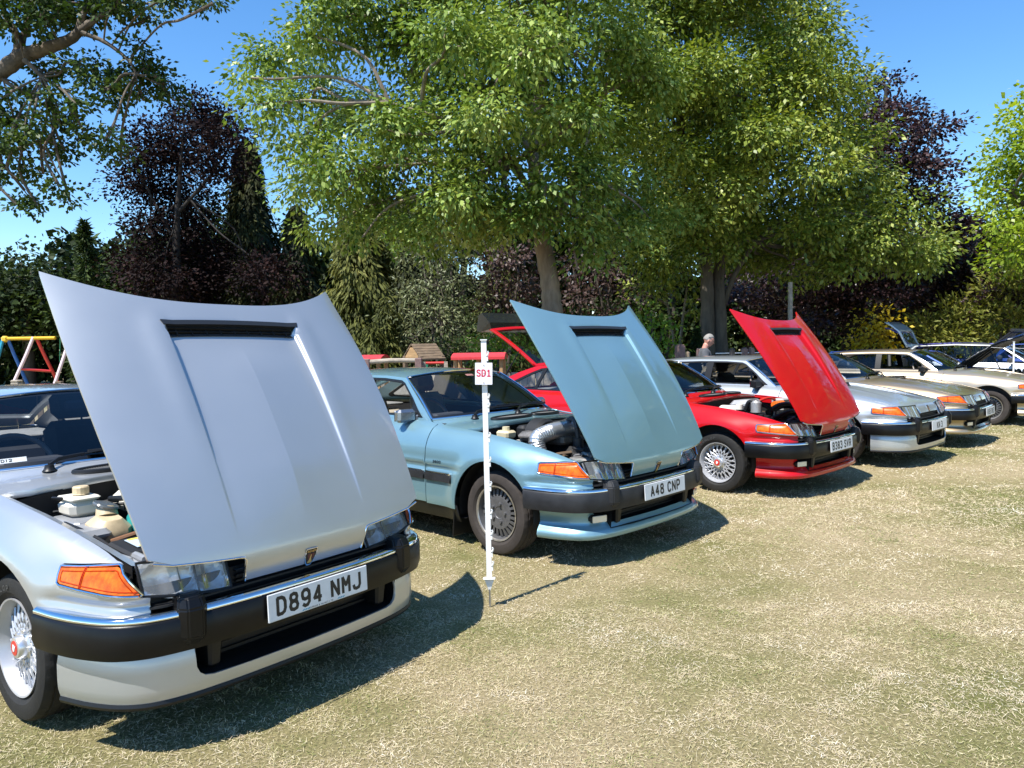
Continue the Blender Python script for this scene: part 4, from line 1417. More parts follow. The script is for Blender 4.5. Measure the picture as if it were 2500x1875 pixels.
        va = P('chin_spoiler', lambda: panel_mesh('chin_spoiler', [outer], vf, .025, .012, (1, 0, .2)), pm)
        def mth2():
            m = MB()
            m.add([(.69, -.62, .27), (.69, .62, .27), (.69, .62, .42), (.69, -.62, .42)], [(0, 1, 2, 3)])
            m.add([(.78, -.55, .290), (.78, .55, .290), (.69, .55, .292), (.69, -.55, .292)], [(0, 1, 2, 3)])
            for sd in (-1, 1):
                m.box((.745, sd * .36, .33), (.085, .14, .11), None, .02, 1.1)
            for z in (.31, .335, .36):
                m.box((.70, 0, z), (.03, .60, .008))
            return m.mesh('air_intake')
        P('air_intake', mth2, BLK, va)
        for sd in (-1, 1):
            fg = P('fog_lamp', lambda: MB().box((0, 0, 0), (.07, .125, .058), None, .018).mesh('fog_lamp'), BLK, car, (.735, sd * .60, .335))
            fg.rotation_euler = (0, 0, sd * R(20))
            P('fog_lamp_glass', lambda: MB().box((.034, 0, 0), (.008, .112, .046), None, .003).mesh('fog_lamp_glass'), pbr('fog_lens', (.75, .73, .62), .12, .3, coat=.8), fg)
    # ---- wheels
    wm = cached(('wheel', wheel), lambda: wheel_meshes(wheel))
    for xw in (0, -2.815):
        for sd in (-1, 1):
            w = bpy.data.objects.new('wheel', None)
            link(w, car, (xw, sd * .742, .300))
            w.empty_display_size = .1
            w.rotation_euler = (0, R(17 if xw == 0 else 43), 0 if sd < 0 else PI)
            for nm, me in wm.items():
                obj(nm, me, WMAT[wheel][nm], w)
            if wheel == 'lattice' and xw == 0:
                obj('sidewall_lettering', cached('dunlop', sidewall_text), pbr('tyre_letters', (.05, .05, .05), .6), w)
    # ---- bonnet
    bo = P('bonnet', bonnet_mesh, pm, car, (HX, 0, HZ))
    bo.rotation_euler = (0, bonnet, 0)
    def vent():
        m = MB()
        a, b = float(l_of_x(VX0)), float(l_of_x(VX1))
        n = 14
        ys = np.linspace(-1, 1, n)
        rowA = BON(np.full(n, a - .004), ys * .350) + np.array([0, 0, .004])
        rowB = BON(np.full(n, a + .020), ys * .343) * np.array([1, 1, 0]) + BON(np.full(n, a - .004), ys * .343) * np.array([0, 0, 1]) + np.array([0, 0, .002])
        rowC = rowB - np.array([.004, 0, .020])
        rowD = BON(np.full(n, b), ys * .309) + np.array([-.05, 0, -.012])
        V = np.concatenate([rowA, rowB, rowC])
        Fc = []
        for r in range(2):
            for k in range(n - 1):
                Fc.append((r * n + k, r * n + k + 1, (r + 1) * n + k + 1, (r + 1) * n + k))
        m.add(V, Fc, False)
        # frame floor along the front edge
        e0 = BON(np.full(n, b + .004), ys * .318) + np.array([0, 0, .004])
        e1 = BON(np.full(n, b - .010), ys * .310) * np.array([1, 1, 0]) + BON(np.full(n, b + .004), ys * .310) * np.array([0, 0, 1]) + np.array([0, 0, .003])
        e2 = e1 - np.array([0, 0, .02])
        V = np.concatenate([e0, e1, e2]); m.add(V, Fc, False)
        # ends
        for sgn in (-1, 1):
            k = 0 if sgn < 0 else n - 1
            m.add([rowA[k] - np.array([0, 0, .0]), rowB[k], e0[k], e0[k] - np.array([0, sgn * .004, .06]), rowC[k] - np.array([0, sgn * .004, .05])], [(0, 1, 2, 3, 4)])
        return m.mesh('bonnet_vent')
    bv = P('bonnet_vent', vent, pbr('vent_black', (.02, .021, .023), .35), bo)
    def slats():
        m = MB()
        z0 = float(BON(np.array(float(l_of_x(VX0))), np.array(0.))[2])
        x0, x1 = VX0 - HX, VX1 - HX
        m.add([(x0 - .02, -.34, z0 - .052), (x1 + .01, -.31, z0 - .058), (x1 + .01, .31, z0 - .058), (x0 - .02, .34, z0 - .052)], [(0, 1, 2, 3)])
        for k, dx in enumerate((.022, .038)):
            m.box((x0 + dx, 0, z0 - .022 - dx * .42), (.004, .63, .016))
        for y in np.linspace(-.28, .28, 9):
            m.box((x0 + .03, y, z0 - .042), (.05, .006, .022))
        return m.mesh('vent_slats')
    P('vent_slats', slats, DKB, bv)
    for sgn in (-1, 1):
        def btrim(sgn=sgn):
            h = edge_path_bonnet()
            m = MB()
            hh = np.array([h[0] + (h[1] - h[0]) * t for t in np.linspace(0, 1, 4)[:-1]] + [p for p in h[1:]])
            m.tube(BON(hh[:, 0], sgn * hh[:, 1]) + np.array([.003, 0, -.002]), .0045, 6)
            return m.mesh('bonnet_trim')
        P(('bonnet_trim', sgn), btrim, CHR, bo)
    # badge on the nose: shield with the maker's name, ship's prow in gold
    def badge_map(off):
        # local (u across, v up) on the nose face
        c0 = BON(np.array(float(_bl[-1]) - .020), np.array(0.)); c1 = BON(np.array(float(_bl[-1]) - .062), np.array(0.))
        c = (c0 + c1) / 2
        up = unit(c1 - c0); ac = np.array([0, 1, 0.]); nr = np.cross(ac, up); nr = nr if nr[0] > 0 else -nr
        return lambda V: c + V[:, :1] * ac + V[:, 1:2] * up + (V[:, 2:3] + off) * nr
    shield = [(-.026, .036), (.026, .036), (.0275, .020), (.025, -.004), (.019, -.026), (.010, -.042), (0, -.0435), (-.010, -.042), (-.019, -.026), (-.025, -.004), (-.0275, .020)]
    def bplate(k, z0, z1, dy=0):
        m = MB(); m.prism([(x * k, y * k + dy) for x, y in shield], z0, z1)
        V = m.V[0]; m.V[0] = badge_map(0)(V); return m
    bd = P('badge', lambda: bplate(1.08, 0, .004).mesh('badge'), CHR, bo)
    P('badge_field', lambda: bplate(.96, .0041, .0052).mesh('badge_field'), PLK, bd)
    def sail():
        m = MB(); m.prism([(-.0185, .012), (-.009, .0155), (0, .0135), (.009, .0155), (.0185, .012), (.015, -.014), (.004, -.010), (-.012, -.016)], .0053, .0058)
        m.V[0] = badge_map(0)(m.V[0]); return m.mesh('badge_sail')
    P('badge_sail', sail, pbr('badge_maroon', (.10, .022, .018), .4), bd)
    def prow():
        m = MB(); m.prism([(-.002, .010), (.002, .010), (.0035, -.008), (.008, -.020), (.013, -.029), (.007, -.034), (-.008, -.034), (-.013, -.029), (-.007, -.020), (-.0035, -.008)], .0059, .0066)
        m.V[0] = badge_map(0)(m.V[0]); return m.mesh('badge_ship')
    GOLD = pbr('badge_gold', (.62, .42, .14), .35, .7)
    P('badge_ship', prow, GOLD, bd)
    P('badge_lettering', lambda: _bt(badge_map), GOLD, bd)
    # ---- scuttle, grilles, wipers
    def scz(x, y):
        ay = np.abs(y) / .707
        xb = -.60 - .234 * ay ** 2.2
        return BT(x, y) - .021 * sstep(0, .13, x - xb)
    def scut():
        rear = [(-.595 - .234 * abs(v) ** 2.2, v * .712) for v in np.linspace(-1, 1, 31)]
        front = [(-.44, .705), (-.36, .62), (-.315, .45), (-.30, .2), (-.295, 0), (-.30, -.2), (-.315, -.45), (-.36, -.62), (-.44, -.705)]
        hole = []
        return panel_mesh('scuttle_panel', [rear + front], lambda a, b: np.stack([a, b, scz(a, b)], -1), .03, .03, (0, 0, 1))
    sp = P('scuttle_panel', scut, pm)
    def oval(yc):
        pts = [(-.395 + .058 * math.sin(a) - .10 * (abs(yc + .185 * math.cos(a)) / .5) ** 2, yc + .185 * math.copysign(abs(math.cos(a)) ** .8, math.cos(a))) for a in np.linspace(0, 2 * PI, 37)]
        P3 = np.array([(x, y, float(scz(np.array(x), np.array(y)))) for x, y in pts])
        return P3
    def ovals(kind):
        m = MB()
        for yc in (-.205, .205):
            P3 = oval(yc)
            if kind == 0:
                m.tube(P3 + np.array([0, 0, .008]), .013, 8, False)
            elif kind == 1:
                c = P3.mean(0)
                m.add(np.concatenate([[c + np.array([0, 0, .006])], P3[:-1] + np.array([0, 0, .006])]), [(0, 1 + k, 1 + (k + 1) % 36) for k in range(36)])
            else:
                for k in range(-14, 15):
                    t = k / 15
                    hw = .052 * (1 - abs(t) ** 3) ** .5
                    yy = yc + t * .172
                    x0 = -.395 - .10 * (abs(yy) / .5) ** 2
                    xs = np.array([x0 - hw, x0 + hw])
                    m.tube(np.stack([xs, [yy - .012, yy + .012], scz(xs, np.array([yy, yy])) + .009], 1), .0022, 4)
                    if k % 5 == 0: continue
        return m.mesh('heater_grille')
    og = P(('heater_grille', 0), lambda: ovals(0), BLK)
    P(('grille_back', 1), lambda: ovals(1), DKB, og)
    P(('grille_wire', 2), lambda: ovals(2), pbr('wire_grey', (.06, .06, .058), .5), og)
    def wiper(y0):
        m = MB()
        x0 = -.60 - .234 * (abs(y0) / .707) ** 2.2 + .075
        p0 = np.array([x0, y0, float(scz(np.array(x0), np.array(y0))) + .012])
        m.lathe([(0, .022), (.020, .018), (.024, 0), (.034, -.010)], 14, 'Z', True, Matrix.Translation(p0))
        pe = WS(np.array((y0 + .46) / .707 * .66), np.array(.058), .030)
        p1 = p0 + np.array([-.030, .055, .040])
        m.tube([p0 + np.array([0, 0, .018]), p1, p1 + (pe - p1) * .3], [.010, .010, .009], 6)
        m.tube([p1 + (pe - p1) * .3, pe], .0075, 6, flat=.6)
        yy = np.linspace(y0 + .20, y0 + .68, 12)
        m.tube(WS(yy / .707 * .66, np.full(12, .045), .020), .014, 6, flat=.8)
        m.tube(WS(yy[2:-2] / .707 * .66, np.full(8, .055), .030), .008, 6, flat=.5)
        return m.mesh('wiper')
    P(('wiper', 0), lambda: wiper(-.44), BLK)
    P(('wiper', 1), lambda: wiper(-.02), BLK)
    # ---- engine bay and cabin
    def bay():
        m = MB()
        m.add([(-.30, -.70, .36), (.66, -.66, .36), (.66, .66, .36), (-.30, .70, .36)], [(0, 1, 2, 3)])
        for sd in (-1, 1):
            n = 12
            xs = np.linspace(-.50, .66, n)
            V = [(x, sd * (float(yb(x)) - .012), .36) for x in xs] + [(x, sd * (float(yb(x)) - .012), float(zedge(x)) - .022) for x in xs] + [(x, sd * (float(yb(x)) - .05), float(zedge(x)) - .030) for x in xs]
            Fc = [(k, k + 1, n + k + 1, n + k) for k in range(n - 1)]
            m.add(V, Fc)
        m.add([(-.33, -.70, .36), (-.33, .70, .36), (-.33, .70, .84), (-.33, .3, .89), (-.33, -.3, .89), (-.33, -.70, .84)], [(0, 1, 2, 3, 4, 5)])
        m.add([(.66, -.66, .36), (.66, .66, .36), (.66, .66, .66), (.66, -.66, .66)], [(0, 1, 2, 3)])
        m.box((.10, 0, .58), (.55, .5, .30), None, .05)
        return m.mesh('engine_bay')
    P('engine_bay', bay, DKB)
    for sd in (-1, 1):
        def chan():
            n = 16; xs = np.linspace(-.50, .66, n); m = MB()
            V = [(x, sd * (float(yb(x)) - .010), float(zedge(x)) - .016) for x in xs] + [(x, sd * (float(yb(x)) - .048), float(zedge(x)) - .026) for x in xs] + [(x, sd * (float(yb(x)) - .050), float(zedge(x)) - .075) for x in xs]
            m.add(V, [(r * n + k, r * n + k + 1, (r + 1) * n + k + 1, (r + 1) * n + k) for r in (0, 1) for k in range(n - 1)], True)
            return m.mesh('wing_channel', 30)
        P(('wing_channel', sd), chan, pm)
    if engine:
        engine(car, pm)
        engine_clutter(car, len(label))
    def floor():
        m = MB()
        m.add([(-.35, -.80, .21), (-3.7, -.80, .23), (-3.7, .80, .23), (-.35, .80, .21)], [(0, 1, 2, 3)])
        m.add([(.7, -.5, .22), (-.35, -.5, .21), (-.35, .5, .21), (.7, .5, .22)], [(0, 1, 2, 3)])
        for sd in (-1, 1):
            m.add([(-.75, sd * .69, .22), (-3.6, sd * .66, .22), (-3.6, sd * .66, .895), (-.75, sd * .69, .885)], [(0, 1, 2, 3)])
        m.add([(-.75, -.69, .22), (-.75, .69, .22), (-.75, .69, .87), (-.75, -.69, .87)], [(0, 1, 2, 3)])
        m.add([(-3.62, -.66, .22), (-3.62, .66, .22), (-3.62, .66, .88), (-3.62, -.66, .88)], [(0, 1, 2, 3)])
        return m.mesh('cabin_floor')
    P('cabin_floor', floor, INT)
    def dash():
        m = MB()
        V = []
        prof = [(-.70, .890), (-.86, .905), (-1.02, .895), (-1.10, .85), (-1.06, .72), (-.76, .62)]
        for y in (-.68, .68):
            V += [(x, y, z) for x, z in prof]
        n = len(prof)
        m.add(V, [(k, (k + 1) % n, n + (k + 1) % n, n + k) for k in range(n)] + [tuple(range(n)), tuple(range(n, 2 * n))[::-1]])
        m.box((-1.05, -.36, .905), (.14, .34, .06), None, .02)
        return m.mesh('dashboard')
    P('dashboard', dash, pbr('dash_vinyl', (.055, .055, .06), .6))
    sw = P('steering_wheel', lambda: MB().tube([(0, .19 * math.cos(a), .19 * math.sin(a)) for a in np.linspace(0, 2 * PI, 37)], .014, 8, False).tube([(0, -.18, 0), (.02, 0, 0), (0, .18, 0)], .018, 6).tube([(.02, 0, 0), (0, 0, -.18)], .018, 6).mesh('steering_wheel'), pbr('wheel_leather', (.15, .125, .10), .45), car, (-1.23, -.36, .87))
    sw.rotation_euler = (0, R(-24), 0)
    for y in (-.36, .36):
        st = P('front_seat', seat_mesh, seats, car, (-1.78, y, .42))
        P('headrest', headrest_mesh, seats if y > 0 else INT, st, (-.46, 0, .72))
    rs_ = P('rear_seat', lambda: MB().box((0, 0, 0), (.5, 1.25, .16), None, .05).box((-.30, 0, .28), (.16, 1.25, .50), Matrix.Rotation(R(-16), 4, 'Y'), .06).mesh('rear_seat'), seats, car, (-2.50, 0, .40))
    P('parcel_shelf', lambda: MB().box((0, 0, 0), (.62, 1.24, .03), None, .008).mesh('parcel_shelf'), INTG, car, (-3.20, 0, .875))
    P('interior_mirror', lambda: MB().box((0, 0, 0), (.03, .22, .06), None, .012).mesh('interior_mirror'), INT, car, (-1.22, 0, 1.195))
    return car

def _bt(badge_map):
    me = text_mesh('badge_lettering', 'ROVER', .0100, .0080, .0021, .0012, .004)
    V = np.array([v.co[:] for v in me.vertices])
    V[:, 1] += .0255
    V2 = badge_map(.0056)(V)
    me.vertices.foreach_set('co', V2.astype(np.float32).ravel()); me.update()
    return me
# ------------------------------------------------------------------ the row of cars
SILV = paint('silver_metallic_paint', (.49, .512, .53), .66, .40)
SILV2 = paint('pale_silver_metallic_paint', (.48, .51, .53), .62, .38)
BLUE = paint('ice_blue_metallic_paint', (.20, .355, .415), .5, .38)
REDP = paint('bright_red_paint', (.44, .004, .007), .0, .4)
GOLD_ = paint('champagne_gold_metallic_paint', (.44, .335, .21), .75, .36)
GOLD2 = paint('pale_gold_metallic_paint', (.50, .41, .295), .65, .36)
BETA = R(49.2)
silver_car = make_car('silver car with a raised bonnet and the number plate D894 NMJ', (-1.537, 3.65, 0), R(-36.8), SILV, 'D894 NMJ', BETA, 0, 'lattice', 'apron', engine_silver, dealer=True, strips=True, roll=R(-.5))
blue_car = make_car('ice blue car with a raised bonnet and the number plate A48 CNP', (.439, 5.91, 0), R(-43.9), BLUE, 'A48 CNP', BETA, 0, 'slotted', 'lip', engine_ducts, rubber=RUBW, seats=CREAM, window_open=((0, -1), (1, -1)), figure='2600')
make_car('bright red car with its bonnet and black-spoilered tailgate both up, plate B383 SVR', (2.623, 7.996, 0), R(-45.8), REDP, 'B383 SVR', BETA, R(50), 'lattice', 'lip', engine_injection, spoiler=True)
make_car('silver car with its bonnet shut and the short plate KN 3', (4.481, 9.559, 0), R(-46.35), SILV2, 'KN 3', 0, 0, 'slotted', 'apron', None, rubber=RUB, window_open=((0, -1),))
make_car('gold car with its bonnet shut and a plate ending in OKE, beside the silver one', (6.036, 11.062, 0), R(-43.1), GOLD_, 'A165 OKE', 0, 0, 'slotted', 'lip', None)
make_car('pale gold car cut off by the right edge, its bonnet shut', (8.70, 13.36, 0), R(-43.4), GOLD2, None, 0, 0, 'slotted', 'lip', None, window_open=((0, -1),))

screen_card(silver_car, -.66, .065, .16, .035, PLW, 'SD12')
screen_card(blue_car, -.02, .545, .10, .03, pbr('pink_tax_disc', (.70, .32, .28), .5))
# ------------------------------------------------------------------ where a direction seen from the camera meets a given depth (used to set out the place)
_f, _p, _r = 1832.2, .0509, .01747
def at(u, v, Y):
    du, dv = u - 1250, v - 937.5
    c, s = math.cos(_r), math.sin(_r)
    a, b = (c * du - s * dv) / _f, (s * du + c * dv) / _f
    y = math.cos(_p) - b * math.sin(_p)
    z = -math.sin(_p) - b * math.cos(_p)
    k = Y / y
    return np.array([a * k, Y, 1.496 + z * k])
def ground(u, Y):
    return np.array([at(u, 900, Y)[0], Y, 0.0])

# ------------------------------------------------------------------ ground and grass
def ground_material():
    m, nt, o = new_mat('dry_lawn')
    p = nt.nodes.new('ShaderNodeBsdfPrincipled')
    p.inputs['Roughness'].default_value = .95
    p.inputs['Specular IOR Level'].default_value = .1
    ge = nt.nodes.new('ShaderNodeNewGeometry')
    def noise(sc, det, ro=.6):
        n = nt.nodes.new('ShaderNodeTexNoise')
        n.inputs['Scale'].default_value = sc; n.inputs['Detail'].default_value = det; n.inputs['Roughness'].default_value = ro
        nt.links.new(ge.outputs['Position'], n.inputs[0]); return n
    def ramp(n, stops):
        r = nt.nodes.new('ShaderNodeValToRGB')
        e = r.color_ramp.elements
        e[0].position, e[0].color = stops[0][0], (*stops[0][1], 1)
        e[1].position, e[1].color = stops[-1][0], (*stops[-1][1], 1)
        for q, c in stops[1:-1]:
            k = e.new(q); k.color = (*c, 1)
        nt.links.new(n.outputs[0], r.inputs[0]); return r
    big = ramp(noise(.55, 5), [(.34, (.17, .175, .065)), (.50, (.31, .265, .15)), (.66, (.40, .33, .215))])
    fine = ramp(noise(70, 6, .75), [(.34, (.40, .38, .33)), (.50, (.9, .88, .82)), (.66, (1.35, 1.3, 1.2))])
    mx = nt.nodes.new('ShaderNodeMix'); mx.data_type = 'RGBA'; mx.blend_type = 'MULTIPLY'; mx.inputs[0].default_value = 1
    nt.links.new(big.outputs[0], mx.inputs[6]); nt.links.new(fine.outputs[0], mx.inputs[7])
    nt.links.new(mx.outputs[2], p.inputs['Base Color'])
    b = nt.nodes.new('ShaderNodeBump'); b.inputs['Strength'].default_value = .8; b.inputs['Distance'].default_value = .02
    nt.links.new(noise(45, 6, .8).outputs[0], b.inputs['Height'])
    nt.links.new(b.outputs[0], p.inputs['Normal'])
    nt.links.new(p.outputs[0], o.inputs[0])
    return m
gm = MB(); gm.add([(-900, -300, 0), (900, -300, 0), (900, 1500, 0), (-900, 1500, 0)], [(0, 1, 2, 3)])
tag(gm.obj('ground', ground_material()), kind='structure')

def grass_blades():
    rg = np.random.default_rng(3)
    P = []
    def region(y0, y1, n):
        # uniform over the wedge of lawn in front of the camera
        y = np.sqrt(rg.uniform(y0 * y0, y1 * y1, n))
        x = rg.uniform(-.82, .92, n) * (y + .8)
        P.append(np.stack([x, y], 1))
    region(1.6, 4.2, 190000)
    region(4.2, 7.5, 160000)
    region(7.5, 13, 100000)
    region(13, 19, 30000)
    XY = np.concatenate(P)
    # clumpy: nudge towards tuft centres
    q = XY * 9
    jit = np.stack([np.sin(q[:, 0] * 1.7 + 3 * np.sin(q[:, 1])), np.sin(q[:, 1] * 1.9 + 3 * np.sin(q[:, 0] * .7))], 1)
    XY = XY + jit * .022
    n = len(XY)
    d = np.hypot(XY[:, 0], XY[:, 1])
    k = np.clip(d / 5.0, .75, 2.6)
    L = rg.uniform(.010, .031, n) * k ** .5
    Wd = rg.uniform(.0009, .0019, n) * k
    az = rg.uniform(0, 2 * PI, n)
    el = np.clip(rg.normal(.42, .35, n), .02, 1.3)
    dr = np.stack([np.cos(az) * np.cos(el), np.sin(az) * np.cos(el), np.sin(el)], 1)
    sd = np.stack([-np.sin(az), np.cos(az), np.zeros(n)], 1)
    roll = rg.uniform(-.7, .7, n)
    nr = np.cross(sd, dr)
    sd = sd * np.cos(roll)[:, None] + nr * np.sin(roll)[:, None]
    b = np.stack([XY[:, 0], XY[:, 1], rg.uniform(-.002, .008, n)], 1)
    t = b + dr * L[:, None]
    t[:, 2] = np.maximum(t[:, 2] - .25 * L, .003)
    V = np.empty((n, 4, 3))
    V[:, 0] = b - sd * Wd[:, None]
    V[:, 1] = b + sd * Wd[:, None]
    V[:, 2] = t + sd * Wd[:, None] * .45
    V[:, 3] = t - sd * Wd[:, None] * .45
    return fast_quads('grass', V.reshape(-1, 3), n)
def grass_material():
    m, nt, o = new_mat('grass_blades')
    ge = nt.nodes.new('ShaderNodeNewGeometry')
    nz = nt.nodes.new('ShaderNodeTexNoise'); nz.inputs['Scale'].default_value = 1.5; nz.inputs['Detail'].default_value = 5; nz.inputs['Roughness'].default_value = .65
    nt.links.new(ge.outputs['Position'], nz.inputs[0])
    ma = nt.nodes.new('ShaderNodeMath'); ma.operation = 'MULTIPLY_ADD'; ma.inputs[1].default_value = .55; 
    m2 = nt.nodes.new('ShaderNodeMath'); m2.operation = 'MULTIPLY_ADD'; m2.inputs[1].default_value = 2.2; m2.inputs[2].default_value = -.82
    nt.links.new(nz.outputs[0], m2.inputs[0])
    nt.links.new(ge.outputs['Random Per Island'], ma.inputs[0]); nt.links.new(m2.outputs[0], ma.inputs[2])
    r = nt.nodes.new('ShaderNodeValToRGB'); e = r.color_ramp.elements
    e[0].position = 0; e[0].color = (.12, .17, .04, 1)
    e[1].position = 1; e[1].color = (.92, .86, .70, 1)
    for q, c in ((.18, (.24, .26, .085)), (.38, (.46, .41, .22)), (.62, (.74, .64, .44)), (.82, (.52, .41, .28))):
        k = e.new(q); k.color = (*c, 1)
    nt.links.new(ma.outputs[0], r.inputs[0])
    p = nt.nodes.new('ShaderNodeBsdfPrincipled'); p.inputs['Roughness'].default_value = .7; p.inputs['Specular IOR Level'].default_value = .2
    nt.links.new(r.outputs[0], p.inputs['Base Color'])
    t = nt.nodes.new('ShaderNodeBsdfTranslucent'); nt.links.new(r.outputs[0], t.inputs[0])
    mx = nt.nodes.new('ShaderNodeMixShader'); mx.inputs[0].default_value = .25
    nt.links.new(p.outputs[0], mx.inputs[1]); nt.links.new(t.outputs[0], mx.inputs[2]); nt.links.new(mx.outputs[0], o.inputs[0])
    return m
tag(obj('grass', grass_blades(), grass_material()), kind='stuff')

# ------------------------------------------------------------------ trees
BARK = pbr('grey_bark', (.22, .18, .135), .9, vary=.45, vscale=5, bump=.6, bscale=14, stretch=(1, 1, .25))
BARK2 = pbr('brown_grey_bark', (.105, .088, .068), .9, vary=.45, vscale=5, bump=.6, bscale=14, stretch=(1, 1, .25))
BARKD = pbr('dark_bark', (.075, .062, .05), .9, vary=.4, vscale=6, bump=.6, bscale=16, stretch=(1, 1, .3))
BARKX = pbr('black_bark', (.022, .018, .016), .9, vary=.3)
BARKO = pbr('oak_bark', (.13, .105, .08), .9, vary=.45, vscale=7, bump=.7, bscale=22)
WALNUT = leafy('walnut_leaves', [lin(50, 76, 22), lin(94, 120, 46), lin(140, 160, 74), lin(186, 198, 118)], .24, .44, .5, spec=.36, trans_gain=1.4)
WALNUT2 = leafy('walnut_leaves_yellower', [lin(50, 72, 20), lin(96, 116, 42), lin(144, 156, 66), lin(186, 190, 106)], .24, .44, .5, spec=.36, trans_gain=1.4)
COPPER = leafy('copper_beech_leaves', [lin(24, 14, 16), lin(40, 25, 27), lin(60, 40, 41), lin(86, 62, 60)], .18, .42, .4, trans_gain=1.2)
COPPERD = leafy('dark_copper_leaves', [lin(14, 10, 11), lin(24, 16, 17), lin(36, 24, 24), lin(60, 38, 34)], .12, .7, .4, spec=.12, trans_gain=1.2)
OAKL = leafy('oak_leaves', [lin(24, 40, 14), lin(44, 64, 24), lin(66, 88, 34), lin(92, 110, 50)], .24, .5, 1.2, spec=.25)
DARKG = leafy('dark_green_leaves', [lin(16, 25, 10), lin(30, 43, 18), lin(50, 66, 28), lin(78, 92, 44)], .18, .6, .5, spec=.2)
CYPR = leafy('olive_cypress_sprays', [lin(36, 42, 18), lin(66, 72, 32), lin(98, 102, 50), lin(126, 124, 66)], .16, .7, .6, spec=.2)
CYPRD = leafy('dark_cypress_sprays', [lin(20, 26, 12), lin(36, 42, 20), lin(58, 62, 30), lin(84, 84, 42)], .14, .7, .6, spec=.2)
GREYG = leafy('grey_green_leaves', [lin(56, 66, 40), lin(92, 102, 66), lin(124, 130, 92), lin(152, 154, 118)], .22, .5, .8)
PURPS = leafy('purple_shrub_leaves', [lin(36, 26, 22), lin(58, 42, 38), lin(82, 62, 56), lin(108, 90, 78)], .2, .5, .9, trans_gain=1.2)
LIME = leafy('lime_green_leaves', [lin(66, 92, 20), lin(116, 140, 40), lin(150, 170, 60), lin(178, 192, 90)], .40, .42, .5)
YELLOW = leafy('golden_leaves', [lin(110, 92, 12), lin(172, 146, 24), lin(206, 182, 44), lin(226, 206, 84)], .25, .5, 1.5)
BRIGHT = leafy('fresh_green_leaves', [lin(52, 84, 22), lin(92, 126, 40), lin(126, 156, 58), lin(156, 180, 84)], .34, .45, .9)
OLIVEC = leafy('olive_hedge_sprays', [lin(58, 70, 24), lin(100, 108, 44), lin(134, 136, 62), lin(160, 156, 80)], .2, .6, .8, spec=.25)

TR = np.random.default_rng(11)
def leaves_at(C, out_dir, n_each, spread, size, aspect, droop, flat=.75, upbias=.5, rg=TR):
    """Quads shaped like pointed leaves, scattered round each clump centre C (m,3)."""
    m = len(C)
    n = m * n_each
    cc = np.repeat(C, n_each, 0); oo = np.repeat(out_dir, n_each, 0)
    off = rg.normal(0, 1, (n, 3)) * spread * np.array([1, 1, flat])
    p = cc + off
    d = unit(oo * .45 + off / spread * .60 + rg.normal(0, .45, (n, 3)) + np.array([0, 0, -droop]))
    nn = unit(np.array([0, 0, upbias]) + oo * .45 + rg.normal(0, .42, (n, 3)))
    s = unit(np.cross(nn, d))
    L = size * rg.uniform(.6, 1.3, n)[:, None]
    W = L * aspect
    V = np.empty((n, 4, 3))
    V[:, 0] = p
    V[:, 1] = p + d * L * .45 + s * W
    V[:, 2] = p + d * L + np.array([0, 0, -.12]) * L * droop
    V[:, 3] = p + d * L * .45 - s * W
    return V.reshape(-1, 3)

def lobes_clumps(lobes, density, rg=TR, shell=(.55, 1.0), under=.5, lz=.85):
    C, D = [], []
    for (c, r) in lobes:
        r = np.array([r, r, r]) if np.isscalar(r) else np.array(r)
        n = max(3, int(density * (r[0] * r[1] * r[2]) ** (2 / 3)))
        v = unit(rg.normal(0, 1, (n, 3)))
        keep = (v[:, 2] > -.2) | (rg.uniform(0, 1, n) < under)
        v = v[keep]
        rad = rg.uniform(shell[0] ** 2, shell[1] ** 2, len(v)) ** .5
        rad = rad * (1 + .16 * np.sin(v[:, 0] * 7 + v[:, 2] * 5 + c[0]) )
        C.append(np.array(c) + v * r * rad[:, None] * np.array([1.04, 1.04, lz])); D.append(v)
    return np.concatenate(C), np.concatenate(D)

def limb(mb, a, b, r0, r1, sag=.15, n=7, rg=TR, seg=7):
    a, b = np.array(a, float), np.array(b, float)
    L = np.linalg.norm(b - a)
    m1 = a + (b - a) * .4 + np.array([0, 0, sag * L * .6]) + rg.normal(0, .05 * L, 3)
    m2 = a + (b - a) * .75 + np.array([0, 0, sag * L * .5]) + rg.normal(0, .05 * L, 3)
    P = catmull([a, m1, m2, b], n)
    mb.tube(P, np.linspace(r0, r1, len(P)), seg, True, True)
    return P

